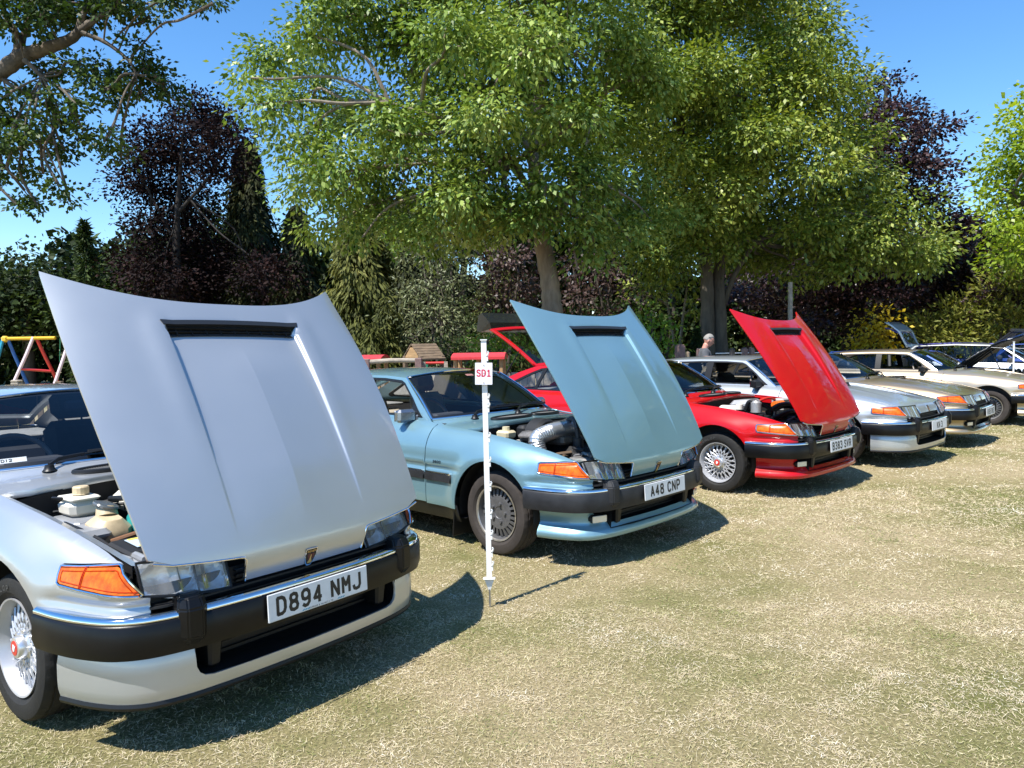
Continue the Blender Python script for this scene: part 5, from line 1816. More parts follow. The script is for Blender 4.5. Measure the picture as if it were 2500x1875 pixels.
def tree(name, label, cat, base, trunk, lobes, leaf_m, bark, n_each=28, density=24, spread=.34, size=.14, aspect=.22, droop=.5, group=None, limb_r=.07, twigs=.5, under=.5, shell=(.55, 1.0), extra=None, flat=.75, crown_name='crown', upbias=.5, lz=.85):
    """trunk: list of polylines (points, radii) in world space. Everything is stored relative to the base."""
    base = np.array(base, float)
    t = thing(name, label, cat, tuple(base), 0, group)
    tb = MB()
    fork = None
    for pts, rad in trunk:
        P = catmull(pts, 8) if len(pts) > 2 else np.array(pts, float)
        rr = np.interp(np.linspace(0, 1, len(P)), np.linspace(0, 1, len(rad)), rad)
        rr = rr * (1 + .06 * np.sin(np.arange(len(P)) * 1.7))
        tb.tube(P - base, rr, 12, True, True)
        if fork is None: fork = P
    C, D = lobes_clumps(lobes, density, under=under, shell=shell, lz=lz)
    br = MB()
    tops = np.concatenate([catmull(p, 6) if len(p) > 2 else np.array(p) for p, _ in trunk])
    hi = tops[tops[:, 2] > np.quantile(tops[:, 2], .45)]
    for (c, r) in lobes:
        c = np.array(c)
        w = np.linalg.norm((hi - c) * np.array([1, 1, 1.3]), axis=1) + np.maximum(0, hi[:, 2] - c[2] + .2) * 1.5
        a = hi[np.argmin(w)]
        rm = float(np.mean(r))
        P = limb(br, a - base, c - base, min(limb_r, .03 + .02 * rm), .018, .10)
        k = np.where(np.linalg.norm(C - c, axis=1) < rm * 1.25)[0]
        k = TR.permutation(k)[:int(len(k) * twigs * .35)]
        for i in k:
            q = P[int(TR.integers(len(P) // 2, len(P)))]
            e = C[i] - base
            mid = (q + e) / 2 + TR.normal(0, .08 * rm, 3)
            br.tube([q, mid, e], [.014, .009, .005], 4, False, True)
    tk = obj('trunk', tb.mesh('trunk'), bark, t)
    obj('branches', br.mesh('branches'), bark, tk)
    V = leaves_at(C, D, n_each, spread, size, aspect, droop, flat, upbias) - base
    if extra is not None: V = np.concatenate([V, extra - base])
    cr = obj(crown_name, fast_quads(crown_name, V, len(V) // 4), leaf_m, t)
    return t

def conifer(name, label, base, height, radius, leaf_m, n=9000, size=.42, group=None, power=.8, top_w=.12, weep=1.0, wob=.25, asp=.10):
    """Column or cone of hanging sprays."""
    base = np.array(base, float)
    t = thing(name, label, 'conifer', tuple(base), 0, group)
    tb = MB(); tb.tube([(0, 0, 0), (0, 0, height * .5), (0.05, 0, height * .97)], [radius * .13, radius * .09, .02], 10)
    n = int(n * 2.2); size = size * .72; asp = .15
    h = TR.uniform(.03, 1, n) ** .85
    az = TR.uniform(0, 2 * PI, n)
    # boughs: bundle azimuths so that there are gaps between the hanging sprays
    nb = 90
    ba, bh, bs = TR.uniform(0, 2 * PI, nb), TR.uniform(.05, 1.0, nb), TR.uniform(.55, 1.3, nb)
    pick = TR.integers(0, nb, n)
    mixv = TR.uniform(0, 1, n) < .8
    az = np.where(mixv, ba[pick] + TR.normal(0, .22, n), az)
    h = np.where(mixv, np.clip(bh[pick] + TR.normal(0, .045, n), .02, 1), h)
    prof = radius * ((1 - h) ** power * (1 - top_w) + top_w * (1 - h) ** .3)
    rr = prof * TR.uniform(.45, 1.05, n) ** .6 * (1 + wob * np.sin(az * 3 + h * 17)) * np.where(mixv, bs[pick], .8)
    p = np.stack([rr * np.cos(az), rr * np.sin(az), h * height - .10 * height * (rr / radius) ** 2 * weep], 1)
    od = np.stack([np.cos(az), np.sin(az), np.zeros(n)], 1)
    d = unit(od * .6 + TR.normal(0, .35, (n, 3)) + np.array([0, 0, -1.1 * weep]))
    nn = unit(od + TR.normal(0, .5, (n, 3)) + np.array([0, 0, .35]))
    s = unit(np.cross(nn, d))
    L = size * TR.uniform(.5, 1.3, n)[:, None]
    V = np.empty((n, 4, 3))
    V[:, 0] = p; V[:, 1] = p + d * L * .4 + s * L * asp; V[:, 2] = p + d * L; V[:, 3] = p + d * L * .4 - s * L * asp
    obj('trunk', tb.mesh('trunk'), BARKD, t)
    obj('crown', fast_quads('crown', V.reshape(-1, 3), n), leaf_m, t)
    return t

def L_(spec, Y, sc=1.0, dj=1.0, seed=0):
    """lobes given as direction, angular radius and depth offset -> world-space lobes"""
    r = np.random.default_rng(seed)
    out_ = []
    for q in spec:
        u, v, rp = q[:3]
        dd = q[3] if len(q) > 3 else r.uniform(-dj, dj)
        out_.append((at(u, v, Y + dd), rp * (Y + dd) / _f * sc))
    return out_

# walnut behind the blue car
bA = ground(1345, 15.0)
tA = [at(1348, 760, 15), at(1342, 690, 15), at(1325, 590, 15), at(1316, 500, 15), at(1300, 300, 15.1), at(1345, 100, 15.2), at(1330, -150, 15.2)]
tree('walnut_tree', 'big pale green walnut tree with a grey trunk, standing straight behind the blue car', 'tree', bA,
     [([bA - np.array([0, 0, .1])] + tA[:1] + tA[1:], [.27, .205, .185, .175, .15, .11, .08, .05]),
      ([at(1322, 560, 15), at(1375, 500, 15.2), at(1420, 380, 15.4), at(1480, 200, 15.6)], [.13, .10, .07, .04]),
      ([at(1316, 500, 15), at(1230, 380, 14.6), at(1100, 300, 14.2), at(950, 250, 14.0)], [.08, .06, .045, .02]),
      ([at(1308, 380, 15), at(1150, 200, 15.4), at(960, 60, 15.6)], [.08, .055, .03])],
     L_([(610, 190, 55), (690, 150, 85), (660, 270, 70), (760, 250, 95), (770, 90, 80), (860, 40, 130), (730, 360, 80), (750, 470, 75), (800, 560, 60), (830, 420, 110), (900, 300, 120), (900, 520, 90), (980, 420, 120), (1000, 150, 150), (1010, 560, 70), (1060, 300, 130), (1110, 470, 110), (1180, 180, 170), (1200, 370, 130), (1230, 520, 100), (1330, 260, 150), (1390, 440, 130), (1420, 120, 170), (1480, 330, 120), (1470, 540, 90), (1440, 640, 50, -.5), (1560, 200, 130), (1000, -60, 170), (1200, -80, 200), (1420, -90, 200), (1100, 100, 120, -2.2), (1300, 120, 120, -2.4), (1200, 300, 100, -2.6), (960, 330, 90, -2.0), (1400, 300, 110, -2.0), (1060, -40, 120, 2), (830, 480, 50, -1.2), (1530, 460, 90), (1380, 330, 120, 2), (1250, 100, 170, 2.4), (880, 585, 55, -1), (1090, 560, 70, -1), (1180, 575, 60, -.5), (1250, 545, 60, -1.6), (1390, 560, 70, -1), (1330, 480, 80, -1.8), (1450, 590, 70, -.6), (1540, 590, 60), (1410, 660, 34, -.8), (1120, 500, 80, -2), (960, 560, 60, 1.2), (1060, 610, 45, 1.5), (1590, 540, 80, 1)], 15, sc=.86, dj=1.6, seed=1),
     WALNUT, BARK, n_each=62, density=74, spread=.20, size=.112, aspect=.29, droop=.7, limb_r=.05, twigs=.3, under=.2, lz=.72, upbias=.8, shell=(.5, 1.06))

# second walnut, twin trunk
bB = ground(1742, 20.0)
tree('walnut_tree', 'twin-trunked walnut tree with a yellower crown, behind the man', 'tree', bB,
     [([bB + np.array([-.20, 0, -.1]), at(1727, 780, 20), at(1724, 650, 20), at(1706, 500, 20.2), at(1660, 300, 20.4), at(1640, 60, 20.5)], [.27, .185, .165, .14, .10, .05]),
      ([bB + np.array([.20, .1, -.1]), at(1758, 780, 20.1), at(1756, 660, 20.1), at(1780, 520, 20.2), at(1850, 330, 20.2), at(1880, 120, 20.2)], [.26, .175, .155, .13, .09, .04]),
      ([at(1768, 740, 20.1), at(1800, 660, 19.8), at(1880, 560, 19.5), at(2040, 520, 19.2), at(2180, 540, 19.0)], [.075, .06, .05, .035, .02])],
     L_([(1600, 90, 170), (1730, 0, 190), (1850, 40, 150), (1930, 120, 110), (1960, 60, 80), (1650, 280, 150), (1800, 230, 160), (1940, 240, 130), (2050, 230, 85), (1700, 430, 140), (1850, 400, 150), (1980, 370, 120), (2070, 330, 80), (1640, 520, 100), (1760, 540, 110), (1880, 540, 120), (2000, 500, 120), (2110, 450, 90), (2100, 560, 90), (2190, 530, 80), (2210, 610, 75), (2280, 590, 50), (2300, 620, 40), (1960, 620, 90), (2080, 640, 60), (1820, 620, 80), (1580, 620, 60), (1560, 380, 110), (1560, 240, 130), (1720, 200, 120, -2.8), (1860, 350, 110, -2.8), (1650, 400, 100, -2.8), (2000, 420, 80, -2.6), (1760, 330, 150, 2.5), (1900, 200, 140, 2.5), (1700, -100, 200), (1640, 640, 50), (1700, 600, 70, -1.2), (1790, 600, 60, -1), (1850, 640, 60), (1930, 660, 60), (2020, 670, 50), (2160, 640, 60), (2240, 640, 50), (1600, 650, 50), (1560, 600, 60), (1690, 540, 90, -2), (1980, 560, 90, -1.5), (2120, 590, 70, -1), (1780, 470, 100, -2)], 20, sc=.88, dj=1.8, seed=2),
     WALNUT2, BARK2, n_each=62, density=54, spread=.24, size=.130, aspect=.29, droop=.55, limb_r=.05, twigs=.25, under=.2, lz=.72, upbias=.8, shell=(.5, 1.06))

# oak limbs over the left edge
bO = np.array([-10.6, 9.6, 0])
W = lambda pts, Y: [at(u, v, Y) for u, v in pts]
oakV = None
tree('oak_tree', 'oak reaching dark lobed sprays into the top left corner from a trunk out of view', 'tree', bO,
     [([bO - np.array([0, 0, .1]), bO + np.array([.1, 0, 2.5]), bO + np.array([.5, -.2, 4.2])], [.55, .42, .34]),
      ([bO + np.array([.3, -.1, 3.4])] + W([(-120, 235), (0, 175), (55, 137), (100, 122), (169, 97), (211, 63), (253, 36), (305, 28)], 9.0), [.24, .105, .092, .088, .075, .06, .045, .032, .012]),
      (W([(40, 150), (46, 114), (36, 76), (10, 30), (14, -30)], 9.0), [.07, .055, .04, .032, .02]),
      (W([(52, 110), (66, 60), (82, 28), (80, -20)], 9.05), [.038, .032, .026, .014]),
      (W([(190, 82), (205, 30), (230, -20)], 9.0), [.045, .035, .02]),
      (W([(200, 80), (253, 101), (304, 138), (328, 170), (335, 200)], 8.9), [.028, .024, .018, .013, .006]),
      (W([(59, 146), (88, 172), (108, 196), (125, 225)], 8.9), [.03, .026, .02, .008]),
      (W([(-5, 182), (30, 210), (60, 221), (150, 228), (190, 213)], 9.0), [.03, .022, .018, .012, .006]),
      ([bO + np.array([.3, -.1, 3.0])] + W([(-100, 330), (-10, 350), (24, 372), (18, 410), (42, 436)], 9.1), [.10, .04, .034, .026, .018, .008]),
      (W([(24, 372), (56, 358), (105, 343), (135, 350)], 9.1), [.03, .022, .015, .008])],
     L_([(100, 30, 60), (60, -10, 60), (160, 10, 60), (215, 10, 60), (290, 5, 55), (345, 15, 40), (365, 40, 28), (420, -8, 45), (490, -5, 35), (520, 8, 18), (330, 120, 36), (370, 160, 42), (398, 205, 36), (345, 200, 44), (290, 190, 44), (240, 175, 42), (195, 160, 40), (150, 175, 36), (110, 170, 30), (130, 240, 40), (185, 255, 40), (70, 235, 32), (25, 225, 34), (250, 220, 40), (310, 235, 36), (350, 245, 22), (415, 235, 26), (20, 300, 40), (80, 290, 42), (150, 305, 44), (205, 320, 40), (255, 345, 36), (295, 385, 28), (120, 350, 36), (60, 340, 34), (160, 370, 26), (20, 340, 40), (60, 410, 34), (105, 425, 34), (145, 455, 30), (60, 465, 28), (90, 500, 24), (40, 500, 22), (5, 430, 30), (170, 490, 20), (110, 100, 34), (160, 60, 34), (40, 60, 36), (130, -30, 60), (250, -30, 60), (-20, 270, 50), (-30, 20, 60)], 9.0, dj=.45, seed=3),
     OAKL, BARKO, n_each=26, density=300, spread=.062, size=.060, aspect=.34, droop=.3, limb_r=.009, twigs=.5, under=.8, shell=(.2, 1.0), flat=.6)

# copper beeches
bC = ground(430, 30)
tree('copper_beech_tree', 'tall dark copper beech with sky showing through its top, behind the silver bonnet', 'tree', bC,
     [([bC - np.array([0, 0, .1]), at(430, 740, 30), at(432, 560, 30), at(440, 420, 30), at(450, 300, 30)], [.30, .20, .13, .07, .03]),
      ([at(432, 600, 30), at(370, 480, 30), at(330, 400, 30)], [.08, .05, .02]), ([at(434, 520, 30), at(520, 420, 30), at(570, 340, 30)], [.08, .05, .02])],
     L_([(470, 270, 60), (430, 330, 75), (520, 310, 70), (570, 320, 60), (360, 370, 75), (330, 390, 50), (440, 410, 90), (530, 390, 75), (390, 470, 80), (320, 450, 60), (480, 490, 80), (560, 430, 50), (360, 550, 60), (430, 580, 90), (500, 640, 100), (400, 680, 100), (600, 640, 90), (560, 700, 90), (660, 680, 80), (330, 640, 70), (700, 720, 60), (460, 740, 90)], 30, sc=.84, dj=2.0, seed=4),
     COPPERD, BARKX, n_each=54, density=34, spread=.33, size=.145, aspect=.34, droop=.25, limb_r=.035, twigs=.2, shell=(.3, 1.0))
bD = ground(2088, 28)
tree('copper_beech_tree', 'spreading copper beech with purple layers of foliage, behind the shut silver and gold cars', 'tree', bD,
     [([bD - np.array([0, 0, .1]), at(2085, 850, 28), at(2085, 720, 28), at(2110, 520, 28), at(2150, 330, 28), at(2165, 210, 28)], [.52, .42, .36, .26, .14, .05]),
      ([at(2088, 740, 28), at(2200, 660, 27.5), at(2360, 640, 27)], [.18, .12, .05]), ([at(2086, 760, 28), at(1960, 690, 27.5), at(1860, 680, 27)], [.18, .12, .05])],
     L_([(2170, 205, 34), (2110, 215, 40), (2180, 270, 60), (2120, 300, 70), (2200, 340, 80), (2270, 320, 45), (2320, 310, 24), (2150, 400, 100), (2240, 420, 80), (2280, 400, 40), (2180, 500, 110), (2270, 510, 80), (2320, 560, 70), (2390, 560, 60), (2430, 590, 45), (2340, 630, 90), (2440, 650, 60), (2250, 640, 110), (2380, 700, 90), (2150, 620, 110), (2050, 660, 100), (1950, 680, 90), (1870, 690, 70), (1810, 720, 60), (1900, 740, 80), (2000, 740, 90), (2120, 730, 100), (2250, 740, 100), (2350, 780, 70), (2440, 740, 60), (2180, 790, 60), (1960, 800, 60), (2040, 790, 70), (2060, 560, 100)], 28, dj=2.4, seed=5),
     COPPER, BARKX, n_each=44, density=33, spread=.30, size=.16, aspect=.32, droop=.2, limb_r=.1, twigs=.4, flat=.45, under=.3, lz=.6)
# pale lime at the right edge
bE = ground(2640, 22)
tree('lime_tree', 'bright lime green tree cut off by the right edge', 'tree', bE,
     [([bE - np.array([0, 0, .1]), at(2630, 700, 22), at(2600, 450, 22), at(2560, 250, 22)], [.34, .28, .18, .06]), ([at(2628, 640, 22), at(2540, 540, 21.8), at(2470, 470, 21.6)], [.12, .09, .03])],
     L_([(2490, 240, 30), (2510, 290, 50), (2470, 350, 50), (2530, 380, 80), (2450, 420, 55), (2420, 440, 30), (2500, 470, 80), (2430, 500, 45), (2560, 500, 110), (2460, 560, 55), (2540, 620, 90), (2480, 640, 50), (2600, 380, 110), (2640, 560, 140), (2620, 260, 90)], 22, dj=1.4, seed=6),
     LIME, BARKD, n_each=36, density=38, spread=.26, size=.15, aspect=.32, droop=.4, limb_r=.06, under=.3, lz=.75)

# conifers and shrubs along the boundary
conifer('cypress_tree', 'tall dark weeping cypress rising behind the copper beech on the left', ground(622, 32), 10.3, 1.25, CYPRD, 9000, .5, power=.42, top_w=.3)
conifer('cypress_tree', 'dark cypress between the left copper beech and the walnut', ground(735, 30), 7.2, 1.3, CYPRD, 7000, .45, power=.6)
conifer('cypress_tree', 'tall olive weeping cypress just right of the silver bonnet', ground(885, 23), 5.9, 1.25, CYPR, 12000, .32, power=.45, top_w=.35)
conifer('cypress_tree', 'small olive cypress in front of its taller olive neighbour', ground(945, 21.4), 2.95, .70, CYPR, 5000, .24, power=.75)
conifer('cypress_tree', 'lowest olive cypress, a squat cone above the red play roof', ground(912, 20.4), 2.2, .72, CYPR, 4000, .22, power=.8)
conifer('cypress_tree', 'dark cypress standing behind the grey green shrub', ground(1010, 28), 7.2, 1.7, CYPRD, 9000, .42, power=.55)
conifer('cypress_tree', 'yellowish cypress half hidden by the walnut trunk', ground(1225, 25), 5.2, .95, CYPR, 6000, .30, power=.5)
def shrub(name, label, base, lobes, leaf_m, density, size, aspect=.3, n_each=22, spread=.22, cat='shrub', group=None, bark=BARKD, trunks=3, **kw):
    base = np.array(base, float)
    tr = []
    for k in range(trunks):
        c = lobes[k % len(lobes)][0]
        tr.append(([base + np.array([TR.normal(0, .12), TR.normal(0, .12), -.05]), base * .5 + np.array(c) * .5 + TR.normal(0, .12, 3), np.array(c)], [.07, .05, .02]))
    return tree(name, label, cat, base, tr, lobes, leaf_m, bark, n_each=n_each, density=density, spread=spread, size=size, aspect=aspect, limb_r=.03, twigs=.6, group=group, **kw)
shrub('grey_willow', 'grey green willow-like shrub behind the wooden play house', ground(1070, 21.5), L_([(1060, 560, 60), (1030, 620, 70), (1100, 620, 70), (1070, 690, 80), (1010, 720, 60), (1130, 720, 70), (1060, 780, 80), (1120, 820, 70), (1010, 830, 60), (1160, 850, 50), (1080, 860, 70)], 21.5, dj=.7, seed=7), GREYG, 46, .13, .16, droop=.4)
shrub('fresh_green_shrub', 'fresh bright green shoot growing between the dark conifers', ground(905, 24.5), L_([(900, 620, 40), (935, 605, 30), (870, 635, 26), (960, 560, 30)], 24.5, dj=.4, seed=8), BRIGHT, 50, .15, .3)
shrub('purple_shrub', 'purple leaved shrub left of the nearer walnut trunk', ground(1240, 22), L_([(1210, 650, 60), (1270, 640, 50), (1240, 710, 60), (1190, 720, 50), (1290, 710, 45), (1230, 780, 60)], 22, dj=.6, seed=9), PURPS, 44, .13)
shrub('purple_shrub', 'purple leaved shrub right of the nearer walnut trunk', ground(1460, 23), L_([(1400, 660, 50), (1450, 650, 50), (1490, 690, 60), (1430, 730, 60), (1520, 730, 50), (1470, 790, 50)], 23, dj=.6, seed=10), PURPS, 40, .13)
shrub('leafy_shrub', 'light green shrub above the brown posts, right of the blue bonnet', ground(1605, 19), L_([(1590, 780, 34), (1620, 800, 36), (1635, 840, 34), (1575, 840, 36), (1610, 860, 40)], 19, dj=.4, seed=11), BRIGHT, 60, .12)
shrub('leafy_shrub', 'yellow green leafy shrub seen through the raised red tailgate', ground(1225, 16.5), L_([(1190, 830, 45), (1240, 820, 45), (1220, 870, 45), (1280, 850, 40), (1160, 870, 34)], 16.5, dj=.3, seed=12), BRIGHT, 70, .10)
shrub('dark_holly', 'dark holly bush behind the red roofed play train', ground(1130, 19.6), L_([(1100, 850, 42), (1150, 840, 44), (1185, 860, 40), (1065, 870, 36)], 19.6, dj=.4, seed=21), DARKG, 60, .10)
shrub('golden_shrub', 'golden yellow shrub beside the copper beech trunk', ground(2132, 24), L_([(2125, 785, 28), (2150, 800, 28), (2120, 820, 30), (2150, 840, 34), (2110, 850, 30), (2165, 860, 26), (2130, 870, 36)], 24, dj=.3, seed=13), YELLOW, 60, .14, .34)
shrub('small_tree', 'slender forked tree between the two walnuts', ground(1658, 21), L_([(1620, 690, 50), (1680, 680, 50), (1650, 640, 55), (1600, 640, 45), (1700, 740, 40), (1570, 720, 50)], 21, dj=.6, seed=14), WALNUT2, 40, .16, .25, cat='tree', bark=BARK, trunks=2)
conifer('column_conifer', 'thin dark columnar conifer beside the twin walnut trunk', ground(1700, 19), 1.85, .22, DARKG, 1500, .14, power=.35, top_w=.5, weep=.3)
hed = [(2300, 820, 55), (2370, 800, 60), (2440, 810, 55), (2260, 850, 40)]
shrub('olive_conifer_shrub', 'feathery olive conifers spreading behind the open tailgates', ground(2340, 26), L_([(2270, 800, 44), (2320, 780, 50), (2380, 770, 55), (2350, 830, 50), (2290, 840, 44), (2420, 820, 44)], 26, dj=.5, seed=15), OLIVEC, 46, .24, .16, droop=-.1)
shrub('olive_conifer_shrub', 'olive conifer shrub standing beyond the raised blue bonnet', ground(2470, 25), L_([(2440, 700, 50), (2490, 740, 55), (2450, 780, 50), (2510, 800, 55), (2520, 690, 60)], 25, dj=.5, seed=16), OLIVEC, 46, .24, .16, droop=-.1)
# the wood behind: each tree a thing of its own
back = [(-60, 700, 620, 34, 'dark green tree at the far left of the boundary wood'), (70, 690, 600, 35, 'rounded dark green tree behind the yellow swing bar'), (190, 680, 590, 33, 'dark green tree left of the copper beech'), (285, 700, 600, 34, 'dark tree filling the gap before the left copper beech'),
        (400, 700, 540, 35, 'dark tree directly behind the left copper beech trunk'), (540, 700, 480, 36, 'dark tree filling between the left copper beech and the tall cypress'), (640, 720, 600, 35, 'dark tree behind the foot of the tall dark cypress'),
        (770, 760, 680, 36, 'dark tree low behind the gap beside the silver bonnet'), (960, 690, 430, 35, 'dark tree far behind the olive cypresses'), (1130, 680, 420, 36, 'dark tree far behind the grey green shrub'), (1300, 680, 430, 35, 'dark tree far behind the nearer walnut trunk'), (1480, 690, 440, 36, 'dark tree far behind the blue bonnet'),
        (1640, 700, 450, 35, 'dark tree far behind the slender forked tree'), (1830, 730, 500, 36, 'dark tree far behind the red bonnet'), (2000, 740, 650, 37, 'dark tree far behind the copper beech trunk'), (2190, 750, 660, 37, 'dark tree far behind the golden shrub'), (2400, 740, 640, 36, 'dark tree far behind the raised blue bonnet'), (2560, 740, 620, 35, 'dark tree far beyond the right edge')]
for i, (u, v, vt, Y, lab) in enumerate(back):
    r0 = np.random.default_rng(50 + i)
    hh = max(0, v - 120 - vt)
    sp = [(u + r0.uniform(-40, 40), vt + 60 + hh * q, 80) for q in (.35, .7, 1.0)] * (hh > 60) + [(u + r0.uniform(-70, 70), vt + 60 + r0.uniform(-18, 18), 62), (u - 55, vt + 110, 66), (u + 55, vt + 105, 66), (u, vt + 150, 80), (u - 60, v + 70, 75), (u + 60, v + 80, 75), (u, v + 130, 75)]
    b = ground(u, Y)
    tree('woodland_tree', lab, 'tree', b, [([b - np.array([0, 0, .1]), at(u, v + 60, Y), at(u + 10, vt + 60, Y)], [.28, .2, .06])], L_(sp, Y, dj=1.0, seed=60 + i), DARKG, BARKD, n_each=26, density=14, spread=.45, size=.23, aspect=.36, droop=.3, group='trees of the boundary wood', limb_r=.06, twigs=.3)
conifer('spruce_tree', 'narrow young conifer poking above the left hedge line', ground(222, 30), 6.7, .75, DARKG, 1600, .40, power=.9, weep=.25)

def underwood():
    n = 56000
    u = TR.uniform(-400, 2900, n)
    Y = TR.uniform(36.5, 39.5, n)
    X = (u - 1250) / _f * Y
    top = 6.2 + 1.1 * np.sin(X * .55) + .7 * np.sin(X * 1.7 + 1)
    Zz = TR.uniform(0, 1, n) ** .8 * top
    c = np.stack([X, Y, Zz], 1)
    d = unit(TR.normal(0, 1, (n, 3)) + np.array([0, -.3, -.3])); nn = unit(TR.normal(0, .7, (n, 3)) + np.array([0, -.7, .5]))
    s = unit(np.cross(nn, d)); L = TR.uniform(.25, .6, n)[:, None]
    V = np.empty((n, 4, 3)); V[:, 0] = c; V[:, 1] = c + d * L * .5 + s * L * .36; V[:, 2] = c + d * L; V[:, 3] = c + d * L * .5 - s * L * .36
    tag(obj('undergrowth', fast_quads('undergrowth', V.reshape(-1, 3), n), DARKG), kind='stuff')
underwood()

# tall trees standing out of view to the right, where the row goes on (the bonnets mirror them)
for i, (x, y, h, r, lab) in enumerate(((24, 15, 17, 5.2, 'tall tree out of view beyond the right end of the car row'), (30, 21, 18, 6.0, 'tall tree out of view, farthest right along the boundary'), (27, 7, 16, 5.5, 'tall tree out of view to the right of the lawn'), (33, 13, 19, 6.0, 'tallest tree out of view to the right of the lawn'))):
    lb = [((x + r * .55 * math.cos(a), y + r * .55 * math.sin(a), h * q), r * .55) for q, n_ in ((.35, 5), (.55, 6), (.75, 4), (.9, 1)) for a in np.linspace(0, 2 * PI, n_, endpoint=False) + q * 9]
    tree('woodland_tree', lab, 'tree', (x, y, 0), [([(x, y, -.1), (x + .2, y, h * .5), (x, y + .2, h * .85)], [.45, .3, .08])], lb, DARKG if i % 2 else WALNUT2, BARKD, n_each=18, density=5.5, spread=.75, size=.5, aspect=.36, droop=.3, group='trees of the boundary wood', limb_r=.1, twigs=.15)
# ------------------------------------------------------------------ sign post with hooks
WPL = pbr('white_plastic', (.78, .78, .77), .4, vary=.04)
def fence_post(label, base, sign=None, lean=0.0, group=None, yaw=0.0, hooks=True):
    t = thing('plastic_post', label, 'post', tuple(base), yaw, group)
    t.rotation_euler = (0, lean, yaw)
    m = MB()
    # T-section stem
    for (dx, dy, w, d) in ((0, 0, .030, .008), (0, .010, .008, .022)):
        m.box((dx, dy, .85), (w, d, 1.36))
    m.box((0, 0, 1.532), (.038, .020, .006))
    m.obj('post_stem', WPL, t)
    for k, z in enumerate(() if not hooks else (1.44, 1.20, 1.15, .98, .84, .70, .54, .42, .32, .24)):
        h = MB()
        h.tube([(.012, -.002, z), (.022, -.006, z + .006), (.026, -.006, z + .020), (.022, -.008, z + .028)], [.005, .0055, .005, .004], 6)
        h.box((.017, 0, z - .010), (.012, .010, .036))
        h.obj('wire_hook', WPL, t)
    f = MB()
    f.box((0, -.01, .170), (.070, .036, .007), None, .003)
    f.add([(-.028, -.014, .165), (.028, -.014, .165), (.028, .014, .165), (-.028, .014, .165), (-.004, -.003, .095), (.004, -.003, .095), (.004, .003, .095), (-.004, .003, .095)], [(0, 1, 5, 4), (1, 2, 6, 5), (2, 3, 7, 6), (3, 0, 4, 7), (0, 3, 2, 1), (4, 5, 6, 7)])
    f.obj('foot_tread', WPL, t)
    s = MB(); s.cyl((0, 0, -.02), (0, 0, .105), .0055, .0055, 8); s.obj('steel_spike', pbr('galvanised', (.45, .45, .45), .4, .9), t)
    return t
pb = at(1196.5, 1480, 4.24); pb[2] = 0
post = fence_post('white plastic fence post carrying the SD1 sign, stuck in the lawn before the blue car', pb, lean=R(-.3), yaw=R(-3))
sg = thing('sign_card', 'white laminated card with SD1 in red, fixed to the plastic post', 'sign', (float(pb[0]) - .010, float(pb[1]) - .020, 1.342))
sg.rotation_euler = (R(-2), R(1.0), R(-2))
m = MB(); m.box((0, 0, 0), (.093, .003, .119)); m.obj('card', pbr('paper_white', (.72, .70, .80), .35, coat=.3), sg)
m = MB()
for (x, z, w, h) in ((0, .0605, .097, .002), (0, -.0605, .097, .002), (-.0475, 0, .002, .123), (.0475, 0, .002, .123)):
    m.box((x, 0, z), (w, .0035, h))
m.obj('laminate_edge', pbr('laminate', (.80, .80, .84), .15, coat=.6), sg)
obj('sign_lettering', text_mesh('sign_lettering', 'SD!', .042, .0255, .0074, .0030, .01, lambda V: np.stack([V[:, 0], -.0019 - V[:, 2], V[:, 1] + .003], 1)), pbr('red_print', (.55, .02, .045), .5), sg)
m = MB(); m.sphere((.001, -.003, .004), .0028, 8, 6); m.sphere((0, -.003, .048), .003, 8, 6); m.sphere((0, -.003, -.05), .003, 8, 6); m.obj('fixing_screw', pbr('brass_screw', (.5, .42, .2), .3, .9), sg)
pb2 = np.array([9.40, 14.05, -.12])
fence_post('plain white post standing behind the pale gold car at the right', pb2, hooks=False)
t = thing('tape_strip', 'white tape stretched from the right-hand fence post towards the raised blue bonnet', 'tape', tuple(at(2477, 850, 14.05)))
m = MB(); a = at(2420, 848, 14.6) - at(2477, 850, 14.05); b = at(2560, 850, 13.9) - at(2477, 850, 14.05)
m.tube([a, a * .5 + np.array([0, 0, -.006]), (0, 0, 0), b * .5 + np.array([0, 0, -.01]), b], .010, 6, flat=.3); m.obj('tape_web', WPL, t)

# ------------------------------------------------------------------ playground and fences
BLUEP = pbr('blue_tube', (.02, .13, .42), .35, coat=.3)
CYANP = pbr('cyan_tube', (.03, .30, .42), .35, coat=.3)
YELP = pbr('yellow_tube', (.75, .45, .02), .35, coat=.3)
REDT = pbr('red_tube', (.60, .04, .03), .35, coat=.3)
WHT = pbr('pale_pink_tube', (.78, .60, .62), .4)
WOOD = pbr('weathered_timber', (.17, .12, .078), .8, vary=.35, vscale=6, stretch=(1, 1, 6), bump=.3, bscale=40)
WOODL = pbr('yellow_timber', (.42, .26, .12), .7, vary=.25, vscale=6, stretch=(1, 1, 6))
WOODG = pbr('silvered_timber', (.36, .31, .25), .85, vary=.3, vscale=5, stretch=(1, 6, 1), bump=.3, bscale=40)
BRNP = pbr('brown_recycled_post', (.20, .125, .115), .7, vary=.25, vscale=12)
REDR = pbr('red_roof_sheet', (.62, .045, .05), .45, vary=.1)
Ys = 24.0
s0 = ground(60, Ys)
sw = thing('swing_frame', 'playground swing frame with yellow top bar, blue and red legs', 'swing', tuple(s0))
Z = lambda u, v: at(u, v, Ys) - s0
bz = float(Z(70, 827)[2])
m = MB(); m.tube([Z(8, 827), Z(135, 825)], .055, 10); m.obj('top_bar', YELP, sw)
x0, x1, x2 = float(Z(10, 827)[0]), float(Z(82, 827)[0]), float(Z(158, 827)[0])
